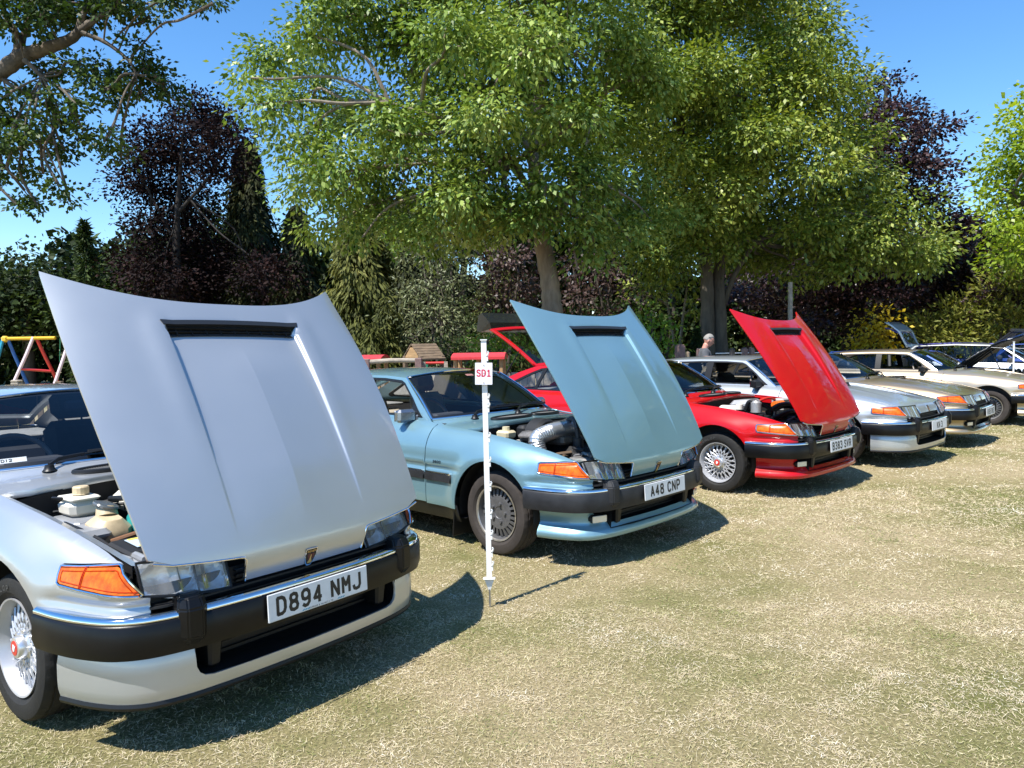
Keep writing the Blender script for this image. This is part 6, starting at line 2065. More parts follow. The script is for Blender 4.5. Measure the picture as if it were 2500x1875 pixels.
for (x, dx, dy, mt) in ((x0 - .02, -.32, -.55, CYANP), (x0 + .1, .42, .55, BLUEP), (x1, -.65, -.55, WHT), (x1 + .08, .55, .55, REDT), (x2 + .18, -.45, -.55, WHT)):
    m = MB(); m.tube([(x, 0, bz + .05), (x + dx * .25, dy * .25, bz * .75), (x + dx, dy, 0)], .052, 10); m.obj('leg', mt, sw)
m = MB(); m.tube([(x1 - .30, -.26, bz * .52), (x1 + .35, .26, bz * .47)], .04, 8); m.obj('cross_brace', REDT, sw)
m = MB(); m.box((x0 + .03, 0, bz), (.22, .16, .20), None, .05); m.obj('bar_clamp', YELP, sw)
m = MB(); m.tube([(x1 + .85, 0, bz), (x1 + .80, 0, bz - .75)], .012, 6); m.obj('swing_rope', pbr('green_rope', (.03, .2, .10), .6), sw)
sp = ground(39, 15.5)
m = MB(); m.box((0, 0, .46), (.16, .16, .92), None, .01); m.box((0, 0, .945), (.17, .17, .05), None, .02)
tag(m.obj('bollard_post', WOODG, None, tuple(sp)), 'square timber post in front of the blue swing leg', 'post')

def board_fence(name, label, p0, p1, h, w, gap, mat, thick=.022, rails=2, post_every=8, pales=True, cat='fence'):
    p0 = np.array(p0, float); p1 = np.array(p1, float)
    d = unit(p1 - p0); L = float(np.linalg.norm(p1 - p0))
    yaw = math.atan2(d[1], d[0])
    t = thing(name, label, cat, tuple(p0), yaw)
    n = int(L / (w + gap))
    pm_ = MB().box((0, 0, h / 2), (w, thick, h), None, .004).mesh('pale')
    fr = random.Random(4)
    for k in range(n):
        o = obj('pale', pm_, mat, t, (k * (w + gap) + w / 2, -.02, fr.uniform(-.015, .01)))
        o.rotation_euler = (0, fr.uniform(-.01, .01), 0)
    for r in range(rails):
        MB().box((L / 2, .012, h * (.28 + .5 * r)), (L, .035, .07)).obj('rail', mat, t)
    k = 0
    while k * post_every * (w + gap) <= L:
        MB().box((k * post_every * (w + gap), .07, (h + .06) / 2), (.09, .09, h + .06), None, .006).obj('post', mat, t); k += 1
    return t
board_fence('picket_fence', 'weathered picket fence behind the near silver car', ground(-260, 11.0) , ground(330, 11.4), 1.02, .085, .055, WOOD)
board_fence('board_fence', 'close boarded timber fence behind the blue car', ground(880, 13.6), ground(1420, 13.9), 1.0, .14, .012, WOODG, rails=1, post_every=12)

# low post and rail in front of the play equipment
r0 = ground(880, 12.1)
rl = thing('rail_fence', 'round topped timber rail between brown posts, left of the play house', 'fence', tuple(r0))
e1 = at(1022, 880, 12.1) - r0
m = MB(); m.tube([np.array([0, 0, e1[2] - .02]), (e1[0] * .5, 0, e1[2] + .005), e1], .04, 10); m.obj('top_rail', WOODG, rl)
for x in (.1, float(e1[0])):
    m = MB(); m.box((x, .0, e1[2] / 2), (.11, .10, e1[2] + .08), None, .01); m.obj('post', BRNP, rl)
# wooden play house
h0 = ground(1035, 12.9)
ph = thing('play_house', 'small open wooden play house with a boarded pitched roof', 'play house', tuple(h0), R(18))
ez = float((at(1010, 876, 12.9) - h0)[2]); rz = float((at(1010, 841, 12.9) - h0)[2])
dz = rz - ez
for sy in (-1, 1):
    for k in range(6):
        f0, f1 = k / 6, (k + 1) / 6
        V = []
        for x in (-.25, .25):
            for ff, up in ((f0, .0), (f1, -.012)):
                V.append((x, sy * (.29 * ff + .01), rz - dz * ff * 1.05 + .012 + up * -1 * .6))
                V.append((x, sy * (.29 * ff + .01), rz - dz * ff * 1.05 - .012 + up * -1 * .6))
        m = MB(); m.add(V, [(0, 2, 6, 4), (1, 5, 7, 3), (0, 1, 3, 2), (4, 6, 7, 5), (0, 4, 5, 1), (2, 3, 7, 6)])
        m.obj('roof_board', WOOD, ph)
for x in (-.22, .22):
    for y in (-.24, .24):
        m = MB(); m.box((x, y, (ez + .05) / 2), (.07, .07, ez + .05), None, .008); m.obj('post', WOOD, ph)
for x in (-.23, .23):
    m = MB(); m.prism([(-.22, ez + .02), (.22, ez + .02), (.04, rz - .05), (-.04, rz - .05)], -.012, .012, Matrix.Translation((x, 0, 0)) @ Matrix.Rotation(R(90), 4, 'Z') @ Matrix.Rotation(R(90), 4, 'X')); m.obj('gable_board', WOODL, ph)
ph.rotation_euler = (0, 0, R(40))
# red roofed play train carriages
def carriage(label, u0, u1, vt, vb, Y, posts=4, arch=.10):
    c = ground((u0 + u1) / 2, Y)
    t = thing('play_train', label, 'play train', tuple(c), R(-4), 'play train with red roofs')
    xa, xb_ = float((at(u0, vt, Y) - c)[0]), float((at(u1, vt, Y) - c)[0])
    zt, zb = float((at(u0, vt, Y) - c)[2]), float((at(u0, vb, Y) - c)[2])
    n = 11
    prof = [(y, zb + (zt - zb) * (1 - (y / .36) ** 2) - .0) for y in np.linspace(-.36, .36, n)]
    V = [(xa, y, z) for y, z in prof] + [(xb_, y, z) for y, z in prof] + [(xa, y, z - .04) for y, z in prof] + [(xb_, y, z - .04) for y, z in prof]
    Fc = [(k, k + 1, n + k + 1, n + k) for k in range(n - 1)] + [(2 * n + k, 3 * n + k, 3 * n + k + 1, 2 * n + k + 1) for k in range(n - 1)] + [(k, 2 * n + k, 2 * n + k + 1, k + 1) for k in range(n - 1)] + [(n + k, n + k + 1, 3 * n + k + 1, 3 * n + k) for k in range(n - 1)] + [(0, n, 3 * n, 2 * n), (n - 1, 3 * n - 1, 4 * n - 1, 2 * n - 1)]
    m = MB(); m.add(V, Fc); m.obj('roof', REDR, t)
    for x in (xa + .03, xb_ - .03):
        m = MB(); m.add([(x, -.31, zb - .03)] + [(x, y, z - .045) for y, z in prof[1:-1]] + [(x, .31, zb - .03)] , [tuple(range(n))]); 
        m.add([(x + .015, -.31, zb - .03)] + [(x + .015, y, z - .045) for y, z in prof[1:-1]] + [(x + .015, .31, zb - .03)], [tuple(range(n))[::-1]]); m.obj('end_board', WOODL, t)
    for x in np.linspace(xa + .06, xb_ - .06, max(2, posts // 2)):
        for y in (-.27, .27):
            m = MB(); m.box((x, y, zb / 2), (.06, .06, zb), None, .01); m.obj('post', WOODL, t)
    for y in (-.27, .27):
        m = MB(); m.box(((xa + xb_) / 2, y, .38), (xb_ - xa - .1, .04, .5)); m.obj('side_board', WOODL, t)
    return t
carriage('red roofed play train carriage beside the silver bonnet', 858, 942, 867, 876, 12.7)
carriage('longer red roofed play train carriage left of the SD1 post', 1108, 1236, 862, 872, 12.3, 6)
# panels and red rail between them
c = ground(1038, 12.5); z = float((at(1038, 885, 12.5) - c)[2])
m = MB(); m.box((0, 0, z / 2), (.11, .04, z), None, .01); m.add([(-.04, -.03, z - .05), (.0, -.03, z - .01), (.06, -.03, z - .12), (.03, -.03, z - .13)], [(0, 1, 2, 3)])
tag(m.obj('play_board', pbr('green_panel', (.02, .22, .13), .5), None, tuple(c)), 'green play panel beside the wooden play house', 'play panel')
c = ground(1062, 12.2)
t = thing('play_rail', 'low red rail between pale posts, right of the green play panel', 'rail', tuple(c))
z = float((at(1062, 883, 12.2) - c)[2])
m = MB(); m.tube([(-.16, 0, z - .02), (.16, 0, z - .02)], .02, 8); m.tube([(-.16, 0, z - .12), (.16, 0, z - .12)], .02, 8); m.obj('rail', REDT, t)
for x in (-.18, .18):
    m = MB(); m.box((x, 0, z / 2), (.06, .06, z)); m.obj('post', WOODG, t)
# brown posts behind the red car
for (u0, u1, v, Y, lab) in ((1649, 1672, 845, 14.5, 'thick reddish brown post right of the blue bonnet'), (1700, 1709, 854, 15.5, 'brown post half hidden behind the man'), (1781, 1794, 853, 15.5, 'dark brown post right of the man'), (1810, 1825, 852, 16, 'left of two brown posts beside the red bonnet'), (1827, 1842, 852, 16, 'right of two brown posts beside the red bonnet')):
    c = ground((u0 + u1) / 2, Y); w = (u1 - u0) * Y / _f; z = float((at(u0, v, Y) - c)[2])
    m = MB(); m.box((0, 0, z / 2), (w * .8, w * .8, z), Matrix.Rotation(R(25), 4, 'Z'), .006); m.box((0, 0, z + .012), (w * .7, w * .7, .03), Matrix.Rotation(R(25), 4, 'Z'), .012)
    tag(m.obj('fence_post', BRNP if 'dark' not in lab else pbr('black_brown_post', (.05, .045, .045), .7), None, tuple(c)), lab, 'post', 'brown posts behind the cars')
c = ground(1679, 14.7); z = float((at(1679, 857, 14.7) - c)[2])
m = MB(); m.box((0, 0, z / 2), (.085, .085, z), None, .03); tag(m.obj('gate_post', pbr('sandstone', (.42, .31, .2), .8, vary=.2), None, tuple(c)), 'low round topped buff post beside the thick brown post', 'post')
t = thing('wire_rail', 'thin white rail running right from the brown posts', 'rail', tuple(ground(1850, 16)))
zz = float((at(1850, 861, 16) - ground(1850, 16))[2])
m = MB(); m.tube([(-.9, 0, zz), (.5, 0, zz)], .012, 6); m.tube([(-.9, 0, zz - .12), (.5, 0, zz - .12)], .012, 6); m.obj('rail_wire', WPL, t)
c = ground(1929, 18.5); z = float((at(1929, 689, 18.5) - c)[2])
m = MB(); m.tube([(0, 0, 0), (0, 0, z)], [.062, .055], 10)
tag(m.obj('wooden_pole', WOODG, None, tuple(c)), 'tall bare wooden pole standing behind the red bonnet', 'pole')

# ------------------------------------------------------------------ people
SKIN = pbr('sunburnt_skin', (.56, .27, .20), .5, vary=.12, vscale=30)
def skin_mesh(name, joints, bones, root, levels=2):
    me = bpy.data.meshes.new(name)
    keys = list(joints)
    me.from_pydata([joints[k][0] for k in keys], [(keys.index(a), keys.index(b)) for a, b in bones], [])
    o = bpy.data.objects.new(name, me); COL.objects.link(o)
    sk = o.modifiers.new('s', 'SKIN'); sk.use_smooth_shade = True
    for i, k in enumerate(keys):
        r = joints[k][1]
        me.skin_vertices[0].data[i].radius = (r, r) if np.isscalar(r) else r
        me.skin_vertices[0].data[i].use_root = (k == root)
    ss = o.modifiers.new('u', 'SUBSURF'); ss.levels = levels; ss.render_levels = levels
    dg = bpy.context.evaluated_depsgraph_get()
    m2 = bpy.data.meshes.new_from_object(o.evaluated_get(dg))
    bpy.data.objects.remove(o)
    m2.name = name
    m2.materials.clear()
    return m2
def head_shape(mb, c, fwd, tilt, s=1.0):
    """Head as one surface of revolution bent into a face: brow, nose, lips, chin; faces +X before turning."""
    V, Fc = [], []
    nu, nv = 28, 22
    for j in range(nv + 1):
        th = PI * j / nv
        for i in range(nu):
            ph = 2 * PI * i / nu
            x, y, z = math.sin(th) * math.cos(ph), math.sin(th) * math.sin(ph), math.cos(th)
            X, Y, Zz = x * .098, y * .076, z * .122
            front = max(0, x)
            if z < 0:                       # narrow the jaw, bring the chin forward
                Y *= 1 + .32 * z
                X = X * (1 + .20 * z) + .020 * (-z) * 1
            if x < 0 and z < -.2: X *= .86
            g = lambda a, w: math.exp(-((z - a) / w) ** 2)
            f = front ** 2
            nose = math.exp(-(y / .17) ** 2)
            X += f * (.004 * g(.22, .10) - .008 * g(.06, .09) * (1 - nose * .6) + nose * (.020 * g(-.16, .10) + .010 * g(-.02, .12)) + .006 * g(-.42, .07) * math.exp(-(y / .3) ** 2) - .004 * g(-.55, .05) + .007 * g(-.75, .10))
            V.append((X, Y, Zz))
        
    for j in range(nv):
        for i in range(nu):
            Fc.append((j * nu + i, (j + 1) * nu + i, (j + 1) * nu + (i + 1) % nu, j * nu + (i + 1) % nu))
    M = Matrix.Translation(Vector(c)) @ Matrix.Rotation(tilt, 4, 'Y') @ Matrix.Scale(s, 4)
    mb.add(V, Fc, True, M)
    for sy in (-1, 1):
        mb.sphere((0, 0, 0), (.020, .009, .032), 10, 8, M @ Matrix.Translation((-.008, sy * .076, -.012)) @ Matrix.Rotation(R(12), 4, 'Y'))
    return M
def person(label, base, yaw, shirt, trousers, hair, seated=False, sunglasses=False, tilt=R(22), specs=False):
    t = thing('person', label, 'person', tuple(base), yaw)
    h = .0
    if not seated:
        J = {'pel': ((0, 0, .95), (.13, .16)), 'sp': ((.01, 0, 1.15), (.12, .155)), 'ch': ((.0, 0, 1.34), (.12, .175)), 'nb': ((.0, 0, 1.455), (.07, .08)), 'nk': ((.03, 0, 1.52), .056), 'hd': ((.06, 0, 1.60), .07),
             'sR': ((-.01, -.175, 1.415), .07), 'eR': ((.02, -.25, 1.12), .046), 'wR': ((.16, -.20, .92), .032), 'hR': ((.21, -.18, .88), .034), 'fR': ((.26, -.17, .85), .018),
             'sL': ((-.01, .175, 1.415), .07), 'eL': ((.02, .25, 1.12), .046), 'wL': ((.16, .20, .92), .032), 'hL': ((.21, .18, .88), .034), 'fL': ((.26, .17, .85), .018),
             'kR': ((.02, -.11, .50), .062), 'aR': ((-.02, -.11, .09), .042), 'tR': ((.13, -.12, .035), .04), 'kL': ((.02, .11, .50), .062), 'aL': ((-.02, .11, .09), .042), 'tL': ((.13, .12, .035), .04)}
        hc = (.085, 0, 1.635)
    else:
        J = {'pel': ((0, 0, .50), (.14, .17)), 'sp': ((-.02, 0, .68), (.13, .165)), 'ch': ((-.02, 0, .86), (.125, .18)), 'nb': ((-.01, 0, .97), (.07, .08)), 'nk': ((.02, 0, 1.03), .056), 'hd': ((.05, 0, 1.11), .07),
             'sR': ((-.02, -.17, .91), .065), 'eR': ((.06, -.24, .66), .046), 'wR': ((.28, -.16, .62), .032), 'hR': ((.34, -.13, .62), .034), 'fR': ((.40, -.10, .61), .018),
             'sL': ((-.02, .17, .91), .065), 'eL': ((.06, .24, .66), .046), 'wL': ((.28, .16, .62), .032), 'hL': ((.34, .13, .62), .034), 'fL': ((.40, .10, .61), .018),
             'kR': ((.44, -.12, .50), .065), 'aR': ((.42, -.12, .09), .042), 'tR': ((.55, -.12, .035), .04), 'kL': ((.44, .12, .50), .065), 'aL': ((.42, .12, .09), .042), 'tL': ((.55, .12, .035), .04)}
        hc = (.07, 0, 1.14)
    Bn = [('pel', 'sp'), ('sp', 'ch'), ('ch', 'nb'), ('nb', 'nk'), ('nk', 'hd'), ('ch', 'sR'), ('sR', 'eR'), ('eR', 'wR'), ('wR', 'hR'), ('hR', 'fR'), ('ch', 'sL'), ('sL', 'eL'), ('eL', 'wL'), ('wL', 'hL'), ('hL', 'fL'), ('pel', 'kR'), ('kR', 'aR'), ('aR', 'tR'), ('pel', 'kL'), ('kL', 'aL'), ('aL', 'tL')]
    me = skin_mesh('body', J, Bn, 'pel')
    mb = MB()
    mb.add([v.co[:] for v in me.vertices], [tuple(p.vertices) for p in me.polygons], True)
    M = head_shape(mb, hc, 0, tilt)
    for sy, hk in ((-1, 'R'), (1, 'L')):     # fingers: four and a thumb on each hand
        hp, fp = np.array(J['h' + hk][0]), np.array(J['f' + hk][0])
        d = unit(fp - hp)
        for k in range(4):
            o_ = np.array([0, sy * (.022 - .014 * k), .010 - .004 * k])
            Ln = (.062, .07, .066, .052)[k]
            mb.tube([hp + d * .03 + o_, hp + d * (.03 + Ln * .55) + o_, hp + d * (.03 + Ln) + o_ + np.array([0, 0, -.022])], [.009, .0085, .007], 6)
        mb.tube([hp + np.array([0, -sy * .02, .01]), hp + d * .035 + np.array([0, -sy * .036, .008]), hp + d * .065 + np.array([0, -sy * .030, -.006])], [.011, .010, .008], 6)
    b = mb.obj('body', SKIN, t, sharp=80)
    # shirt and trousers follow the same joints, a little fuller
    def grown(keys, extra, over={}):
        JJ = {}
        for k in keys:
            r = J[k][1]
            JJ[k] = (over.get(k, J[k][0]), tuple(x + extra for x in ((r, r) if np.isscalar(r) else r)))
        return JJ
    q = lambda a, b_, f: tuple(np.array(J[a][0]) * (1 - f) + np.array(J[b_][0]) * f)
    JS = grown(['pel', 'sp', 'ch', 'sR', 'sL', 'eR', 'eL', 'nb'], .019, {'eR': q('sR', 'eR', .80), 'eL': q('sL', 'eL', .80), 'nb': q('nb', 'nk', .30)})
    s_me = skin_mesh('shirt', JS, [('pel', 'sp'), ('sp', 'ch'), ('ch', 'nb'), ('ch', 'sR'), ('sR', 'eR'), ('ch', 'sL'), ('sL', 'eL')], 'pel')
    obj('shirt', s_me, shirt, t)
    JT = grown(['pel', 'kR', 'aR', 'kL', 'aL'], .017)
    obj('trousers', skin_mesh('trousers', JT, [('pel', 'kR'), ('kR', 'aR'), ('pel', 'kL'), ('kL', 'aL')], 'pel'), trousers, t)
    for k in ('R', 'L'):
        f = MB(); a = np.array(J['a' + k][0]); f.box((a[0] + .07, a[1], .045), (.27, .095, .09), None, .03); f.obj('shoe', INT, t)
    # hair: cap over the back and crown of the head
    hm = MB(); V, Fc = [], []
    nu, nv = 24, 12
    for j in range(nv + 1):
        th = PI * .50 * j / nv
        for i in range(nu):
            ph = 2 * PI * i / nu
            x, y, z = math.sin(th) * math.cos(ph), math.sin(th) * math.sin(ph), math.cos(th)
            k = 1.06 if x < .55 or z > .55 else .93
            if x > .25 and z < .50: k = .90
            V.append((x * .098 * k - .004, y * .077 * k, z * .123 * k))
    for j in range(nv):
        for i in range(nu):
            Fc.append((j * nu + i, (j + 1) * nu + i, (j + 1) * nu + (i + 1) % nu, j * nu + (i + 1) % nu))
    hm.add(V, Fc, True, M); hm.obj('hair', hair, t, sharp=80)
    em = MB()
    for sy in (-1, 1):
        em.sphere((.086, sy * .030, .008), (.007, .013, .006), 8, 6, M)
    em.obj('eye', pbr('eye_dark', (.03, .02, .02), .2), t)
    if sunglasses or specs:
        g = MB()
        zc = .072 if sunglasses else .010
        xc = .088 if sunglasses else .103
        for sy in (-1, 1):
            g.sphere((xc, sy * .034, zc), (.010, .030, .020), 12, 8, M)
            g.tube([(xc - .005, sy * .062, zc), (.02, sy * .082, zc - .005), (-.03, sy * .082, zc - .02)], .004, 6, True, True, M)
        g.tube([(xc + .004, -.012, zc + .006), (xc + .004, .012, zc + .006)], .004, 6, True, True, M)
        g.obj('sunglasses' if sunglasses else 'spectacles', pbr('dark_lens', (.012, .014, .03), .08, coat=.8), t)
    return t
mp = at(1727, 818, 13.2)
person('man with grey hair, sunglasses pushed up, grey T-shirt, standing beyond the silver car', (float(mp[0]) - .06, 13.2, 0), R(-8), pbr('grey_tshirt', (.085, .088, .098), .85, vary=.15, vscale=14), pbr('dark_trousers', (.03, .03, .04), .8), pbr('white_hair', (.25, .235, .215), .7, vary=.2, vscale=80), sunglasses=True).scale = (.935, .935, .935)
sp_ = at(1112, 960, 9.8)
person('person in glasses and a white striped shirt, sitting behind the blue car', (float(sp_[0]) + .05, 9.8, 0), R(205), pbr('white_shirt', (.66, .68, .69), .8, vary=.22, vscale=10, stretch=(1, 1, 7)), pbr('blue_trousers', (.05, .07, .12), .8), pbr('grey_hair', (.32, .30, .28), .7, vary=.2, vscale=80), seated=True, specs=True, tilt=R(18)).scale = (.9, .9, .9)
ch = thing('folding_chair', 'red folding chair under the seated person behind the blue car', 'chair', (float(sp_[0]) + .05, 9.8, 0), R(205))
ch.scale = (.9, .9, .9)
m = MB(); m.box((.05, 0, .345), (.48, .50, .03), None, .01); m.obj('seat', REDR, ch)
m = MB(); m.box((0, 0, 0), (.03, .50, .45), Matrix.Rotation(R(-14), 4, 'Y'), .01); m.obj('backrest', REDR, ch, (-.24, 0, .68))
for sx in (-.2, .26):
    for sy in (-.24, .24):
        m = MB(); m.tube([(sx, sy, 0), (sx * .9, sy, .34)], .012, 8); m.obj('leg', ALU, ch)
for sy in (-.26, .26):
    m = MB(); m.tube([(-.26, sy, .86), (-.22, sy, .34)], .012, 8); m.obj('back_post', ALU, ch)

# ------------------------------------------------------------------ newer cars at the far right
def modern(label, loc, yaw, pm, H=1.42, hatch=None, bonnet=None, estate=False, glass=SGLASS, hatch_glass=None):
    t = thing('parked_car', label, 'car', loc, yaw, 'newer cars parked beyond the classics')
    rear = -3.55
    hw = Pchip([-3.55, -3.2, -2, 0, .5, .75], [.74, .82, .86, .86, .80, .62])
    wz = Pchip([-3.55, -2, -.7, .2, .75], [.98, .95, .92, .84, .68])
    top_e = [(-.72, .95), (-1.25, H - .10), (-1.6, H - .02), (-2.2, H), (-3.0, H - .03), (-3.35, H - .10)]
    sill_z = .24
    xs = np.linspace(rear, .78, 40)
    V, Fc = [], []
    lev = 9
    for x in xs:
        w = float(hw(min(x, .75))); zt = float(wz(min(x, .75)))
        for j in range(lev):
            q = j / (lev - 1)
            z = sill_z + (zt - sill_z) * q
            y = w * (1 - .05 * (1 - q) ** 2 * 2 - .13 * q ** 4)
            V.append((x, y, z))
    nb_ = len(V)
    for side in (-1, 1):
        m = MB()
        VV = np.array(V) * np.array([1, side, 1])
        FF = []
        for i in range(len(xs) - 1):
            for j in range(lev - 1):
                c = VV[[i * lev + j, (i + 1) * lev + j, (i + 1) * lev + j + 1, i * lev + j + 1]].mean(0)
                if min(math.hypot(c[0], c[2] - .32), math.hypot(c[0] + 2.65, c[2] - .32)) < .36: continue
                FF.append((i * lev + j, (i + 1) * lev + j, (i + 1) * lev + j + 1, i * lev + j + 1))
        m.add(VV, FF, True)
        m.obj('body_side', pm, t)
    m = MB()
    tail = [(rear, -hw(rear), sill_z), (rear, hw(rear), sill_z), (rear - .08, .7, .6), (rear - .04, .68, .97), (rear - .04, -.68, .97), (rear - .08, -.7, .6)]
    m.add(tail, [(0, 1, 2, 5), (5, 2, 3, 4)], False)
    m.obj('tail_panel', pm, t)
    m = MB(); m.add([(.78, -.62, .24), (.78, .62, .24), (.80, .60, .66), (.80, -.60, .66)], [(0, 1, 2, 3)]); m.obj('front_bumper', pm, t)
    # bonnet
    bm_ = MB()
    n = 9
    rows = []
    for x in np.linspace(-.62, .76, 12):
        zc = float(wz(x)) + .05 - .02 * max(0, x)
        w = float(hw(min(x, .75))) * .87
        rows.append([(x + .62, y * w, zc - .05 * abs(y) ** 3 - .92) for y in np.linspace(-1, 1, n)])
    VV = np.array(sum(rows, [])); under = VV - np.array([0, 0, .03])
    FF = [(i * n + k, i * n + k + 1, (i + 1) * n + k + 1, (i + 1) * n + k) for i in range(11) for k in range(n - 1)]
    rim = [i * n for i in range(12)] + [11 * n + k for k in range(1, n)] + [i * n + n - 1 for i in range(10, -1, -1)] + [k for k in range(n - 2, 0, -1)]
    bm_.add(VV, FF, True)
    bo = bm_.obj('bonnet', pm, t, (-.62, 0, .92))
    um = MB(); L0 = len(VV); um.add(np.concatenate([VV - np.array([0, 0, .006]), under]) * np.array([.97, .93, 1]) + np.array([.012, 0, 0]), [tuple(L0 + i for i in f[::-1]) for f in FF] + [(rim[k], rim[(k + 1) % len(rim)], L0 + rim[(k + 1) % len(rim)], L0 + rim[k]) for k in range(len(rim))], False)
    for y in (-.35, 0, .35):
        um.box((.65, y, -.05), (1.1, .06, .03))
    um.box((1.25, 0, -.07), (.08, 1.2, .08), None, .02)
    um.obj('bonnet_lining', DKB, bo)
    if bonnet: 
        bo.rotation_euler = (0, -bonnet, 0)
        st = MB(); st.tube([(.25, -.60, .80), (.02, -.58, 1.28)], .012, 6); st.obj('bonnet_stay', BLK, t)
        pmb = MB(); pmb.box((.1, 0, .70), (1.1, 1.2, .2), None, .05)
        for k in range(7): pmb.tube(catmull([(-.2 + .13 * k, -.5, .80), (-.1 + .1 * k, 0, .88), (.1 + .05 * k, .5, .80)], 5), .03, 6)
        pmb.obj('engine', DKB, t)
    # glasshouse: pillars and roof as a frame, panes between
    ro = Pchip([p[0] for p in top_e], [p[1] for p in top_e])
    def GH(x, z, s_):
        b = .87 * float(hw(x)) ; q = (z - .93) / (H - .93)
        return (x, s_ * (b - .22 * q ** 1.2 * .9), z)
    rp = [(-1.25, 0), (-1.6, 0), (-2.2, 0), (-2.8, 0), (-3.30, 0)]
    rm = MB(); rows = []
    for x in np.linspace(-1.22, -3.32, 14):
        z = float(ro(x)); w = abs(GH(x, z - .03, 1)[1])
        rows.append([(x, y * w, z - .035 * abs(y) ** 3) for y in np.linspace(-1, 1, 9)])
    VV = np.array(sum(rows, []))
    rm.add(VV, [(i * 9 + k, i * 9 + k + 1, (i + 1) * 9 + k + 1, (i + 1) * 9 + k) for i in range(13) for k in range(8)], True)
    rm.obj('roof', pm, t)
    for s_ in (-1, 1):
        fm = MB()
        A = [(-.70, .95), (-1.22, H - .12)]
        def strip(p, q_, w0):
            a, b = np.array(GH(*p, s_)), np.array(GH(*q_, s_))
            fm.tube([a, (a + b) / 2 + np.array([0, s_ * .01, .0]), b], w0, 8, True, True, None, .55)
        strip((-.66, .93), (-1.24, H - .075), .045)
        strip((-1.24, H - .075), (-2.2, H - .035), .030); strip((-2.2, H - .035), (-3.1, H - .06), .030); strip((-3.1, H - .06), (-3.5, .98), .07)
        fm.obj('pillar_frame', pm, t)
        pl = MB()
        for x in (-1.85, -2.72):
            a, b = np.array(GH(x + .03, .95, s_)), np.array(GH(x - .03, H - .06, s_))
            pl.tube([a, b], .04, 6, True, False, None, .5)
        pl.obj('door_pillar', BLK, t)
        gm_ = MB()
        for poly in ([(-.80, .95), (-1.28, H - .10), (-1.83, H - .07), (-1.83, .95)], [(-1.87, .95), (-1.87, H - .07), (-2.68, H - .07), (-2.70, .96)], [(-2.76, .96), (-2.74, H - .075), (-3.02, H - .10), (-3.36, 1.0)]):
            V2 = [np.array(GH(x, z, s_)) - np.array([0, s_ * .01, 0]) for x, z in poly]
            gm1 = MB(); gm1.add(V2, [tuple(range(len(V2)))]); gm1.obj('window', glass, t)
        mm = MB(); mm.box((-.98, s_ * .95, 1.0), (.12, .20, .13), None, .04); mm.box((-.98, s_ * .83, .97), (.06, .08, .04)); mm.obj('door_mirror', pbr('mirror_grey', (.05, .052, .055), .3, coat=.5), t)
        for xw in (0, -2.65):
            w = bpy.data.objects.new('wheel', None); link(w, t, (xw, s_ * .755, .312)); w.rotation_euler = (0, 0, 0 if s_ < 0 else PI)
            for nm, me in cached(('wheel', 'slotted'), lambda: wheel_meshes('slotted')).items():
                obj(nm, me, {'tyre': TYR, 'rim': ALU}.get(nm, WMAT['slotted'][nm]), w)
    wm_ = MB(); wv = []
    for q in np.linspace(0, 1, 6):
        for y in np.linspace(-1, 1, 9):
            xb_, zb_ = -.60 - .10 * y * y, .955
            xt, zt = -1.20 - .05 * y * y, H - .055
            w0, w1 = .70, .58
            wv.append((xb_ + (xt - xb_) * q, y * (w0 + (w1 - w0) * q), zb_ + (zt - zb_) * q + .02 * math.sin(PI * q)))
    wm_.add(wv, [(i * 9 + k, i * 9 + k + 1, (i + 1) * 9 + k + 1, (i + 1) * 9 + k) for i in range(5) for k in range(8)], True)
    wm_.obj('windscreen', glass, t)
    hd = MB(); hd.sphere((.62, -.60, .66), (.16, .14, .07)); hd.sphere((.62, .60, .66), (.16, .14, .07)); hd.obj('headlight', REFL, t)
    cb = MB(); cb.box((-1.9, 0, .58), (2.5, 1.4, .62), None, .05); cb.box((-1.6, -.36, 1.0), (.14, .4, .34), None, .05); cb.box((-1.6, .36, 1.0), (.14, .4, .34), None, .05); cb.box((-2.5, 0, .98), (.14, 1.2, .26), None, .05); cb.obj('cabin', INT, t)
    # tailgate hinged at the roof's rear edge
    tw = .56
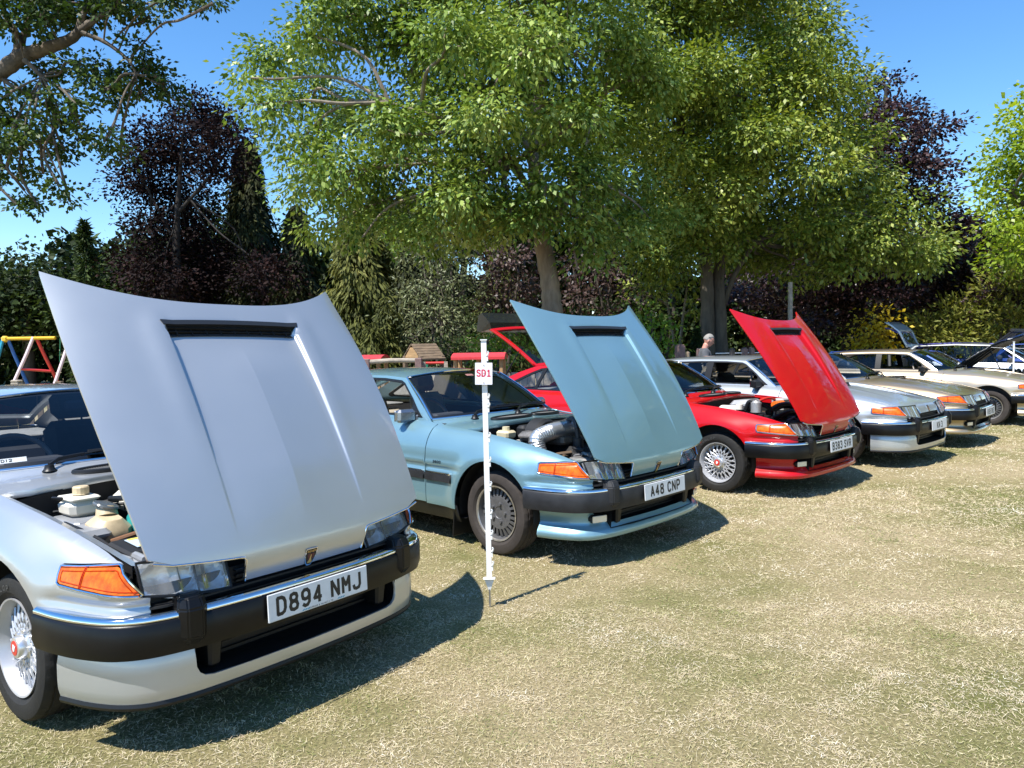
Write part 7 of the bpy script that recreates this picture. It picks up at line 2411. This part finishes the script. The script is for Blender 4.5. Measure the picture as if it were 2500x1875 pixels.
    hp = (-3.30, 0, H - .075)
    ring = [(0, -tw), (0, tw), (-.30, tw + .10), (-.62, tw + .10), (-.62, -tw - .10), (-.30, -tw - .10)]
    def tgm(p, q_):
        x = -p
        return np.stack([-(.15 * (x / .62)) - .02 * x, q_, -x - 0 * x + .0], -1)
    def tg2(a, b):      # a: distance down the door 0..1.0, b: across
        x = -.26 * np.minimum(a, .45) / .45 - .06 * np.clip((a - .45) / .5, 0, 1) + .05 * np.clip((a - .80) / .2, 0, 1)
        z = -a * .86
        return np.stack([x - .05 * (b / .6) ** 2 * 0, b * (1 + .18 * np.minimum(a, .5)), z], -1)
    outer = [(.0, -tw), (.95, -tw), (.95, tw), (.0, tw)]
    hole = [(.07, -tw + .09), (.45, -tw + .08), (.45, tw - .08), (.07, tw - .09)]
    tg = obj('tailgate', panel_mesh('tailgate', [outer, hole], tg2, .07, .035, (-1, 0, .2)), pm, t, hp)
    obj('rear_window', panel_mesh('rear_window', [inset_poly(hole, -.01)], lambda a, b: tg2(a, b) + np.array([.01, 0, 0]), .1, 0, (-1, 0, .2)), hatch_glass or glass, tg)
    if hatch: tg.rotation_euler = (0, hatch, 0)
    return t
MBLUE = paint('royal_blue_paint', (.012, .05, .26), .25, .35)
MSILV = paint('modern_silver_paint', (.55, .57, .60), .45, .38)
MPURP = paint('violet_blue_paint', (.07, .07, .34), .2, .35)
GRGL = glassy('green_glass', (.25, .42, .38), ior=1.6, diffuse=(.05, .10, .09), dmix=.35)
modern('royal blue car with its bonnet propped up, behind the pale gold car', (10.0, 15.5, -.05), R(-44), MBLUE, 1.33, bonnet=R(40))
modern('modern silver hatchback with its tailgate raised, behind the blue car', (13.05, 17.6, -.05), R(-43), MSILV, 1.41, hatch=R(122))
modern('violet blue car with its green tinted tailgate glass raised, mostly hidden behind the silver hatchback', (14.6, 20.4, -.05), R(-42), MPURP, 1.43, hatch=R(110), hatch_glass=GRGL)
modern('blue car at the far right behind the white post', (16.2, 18.6, -.05), R(-43), MBLUE, 1.40)
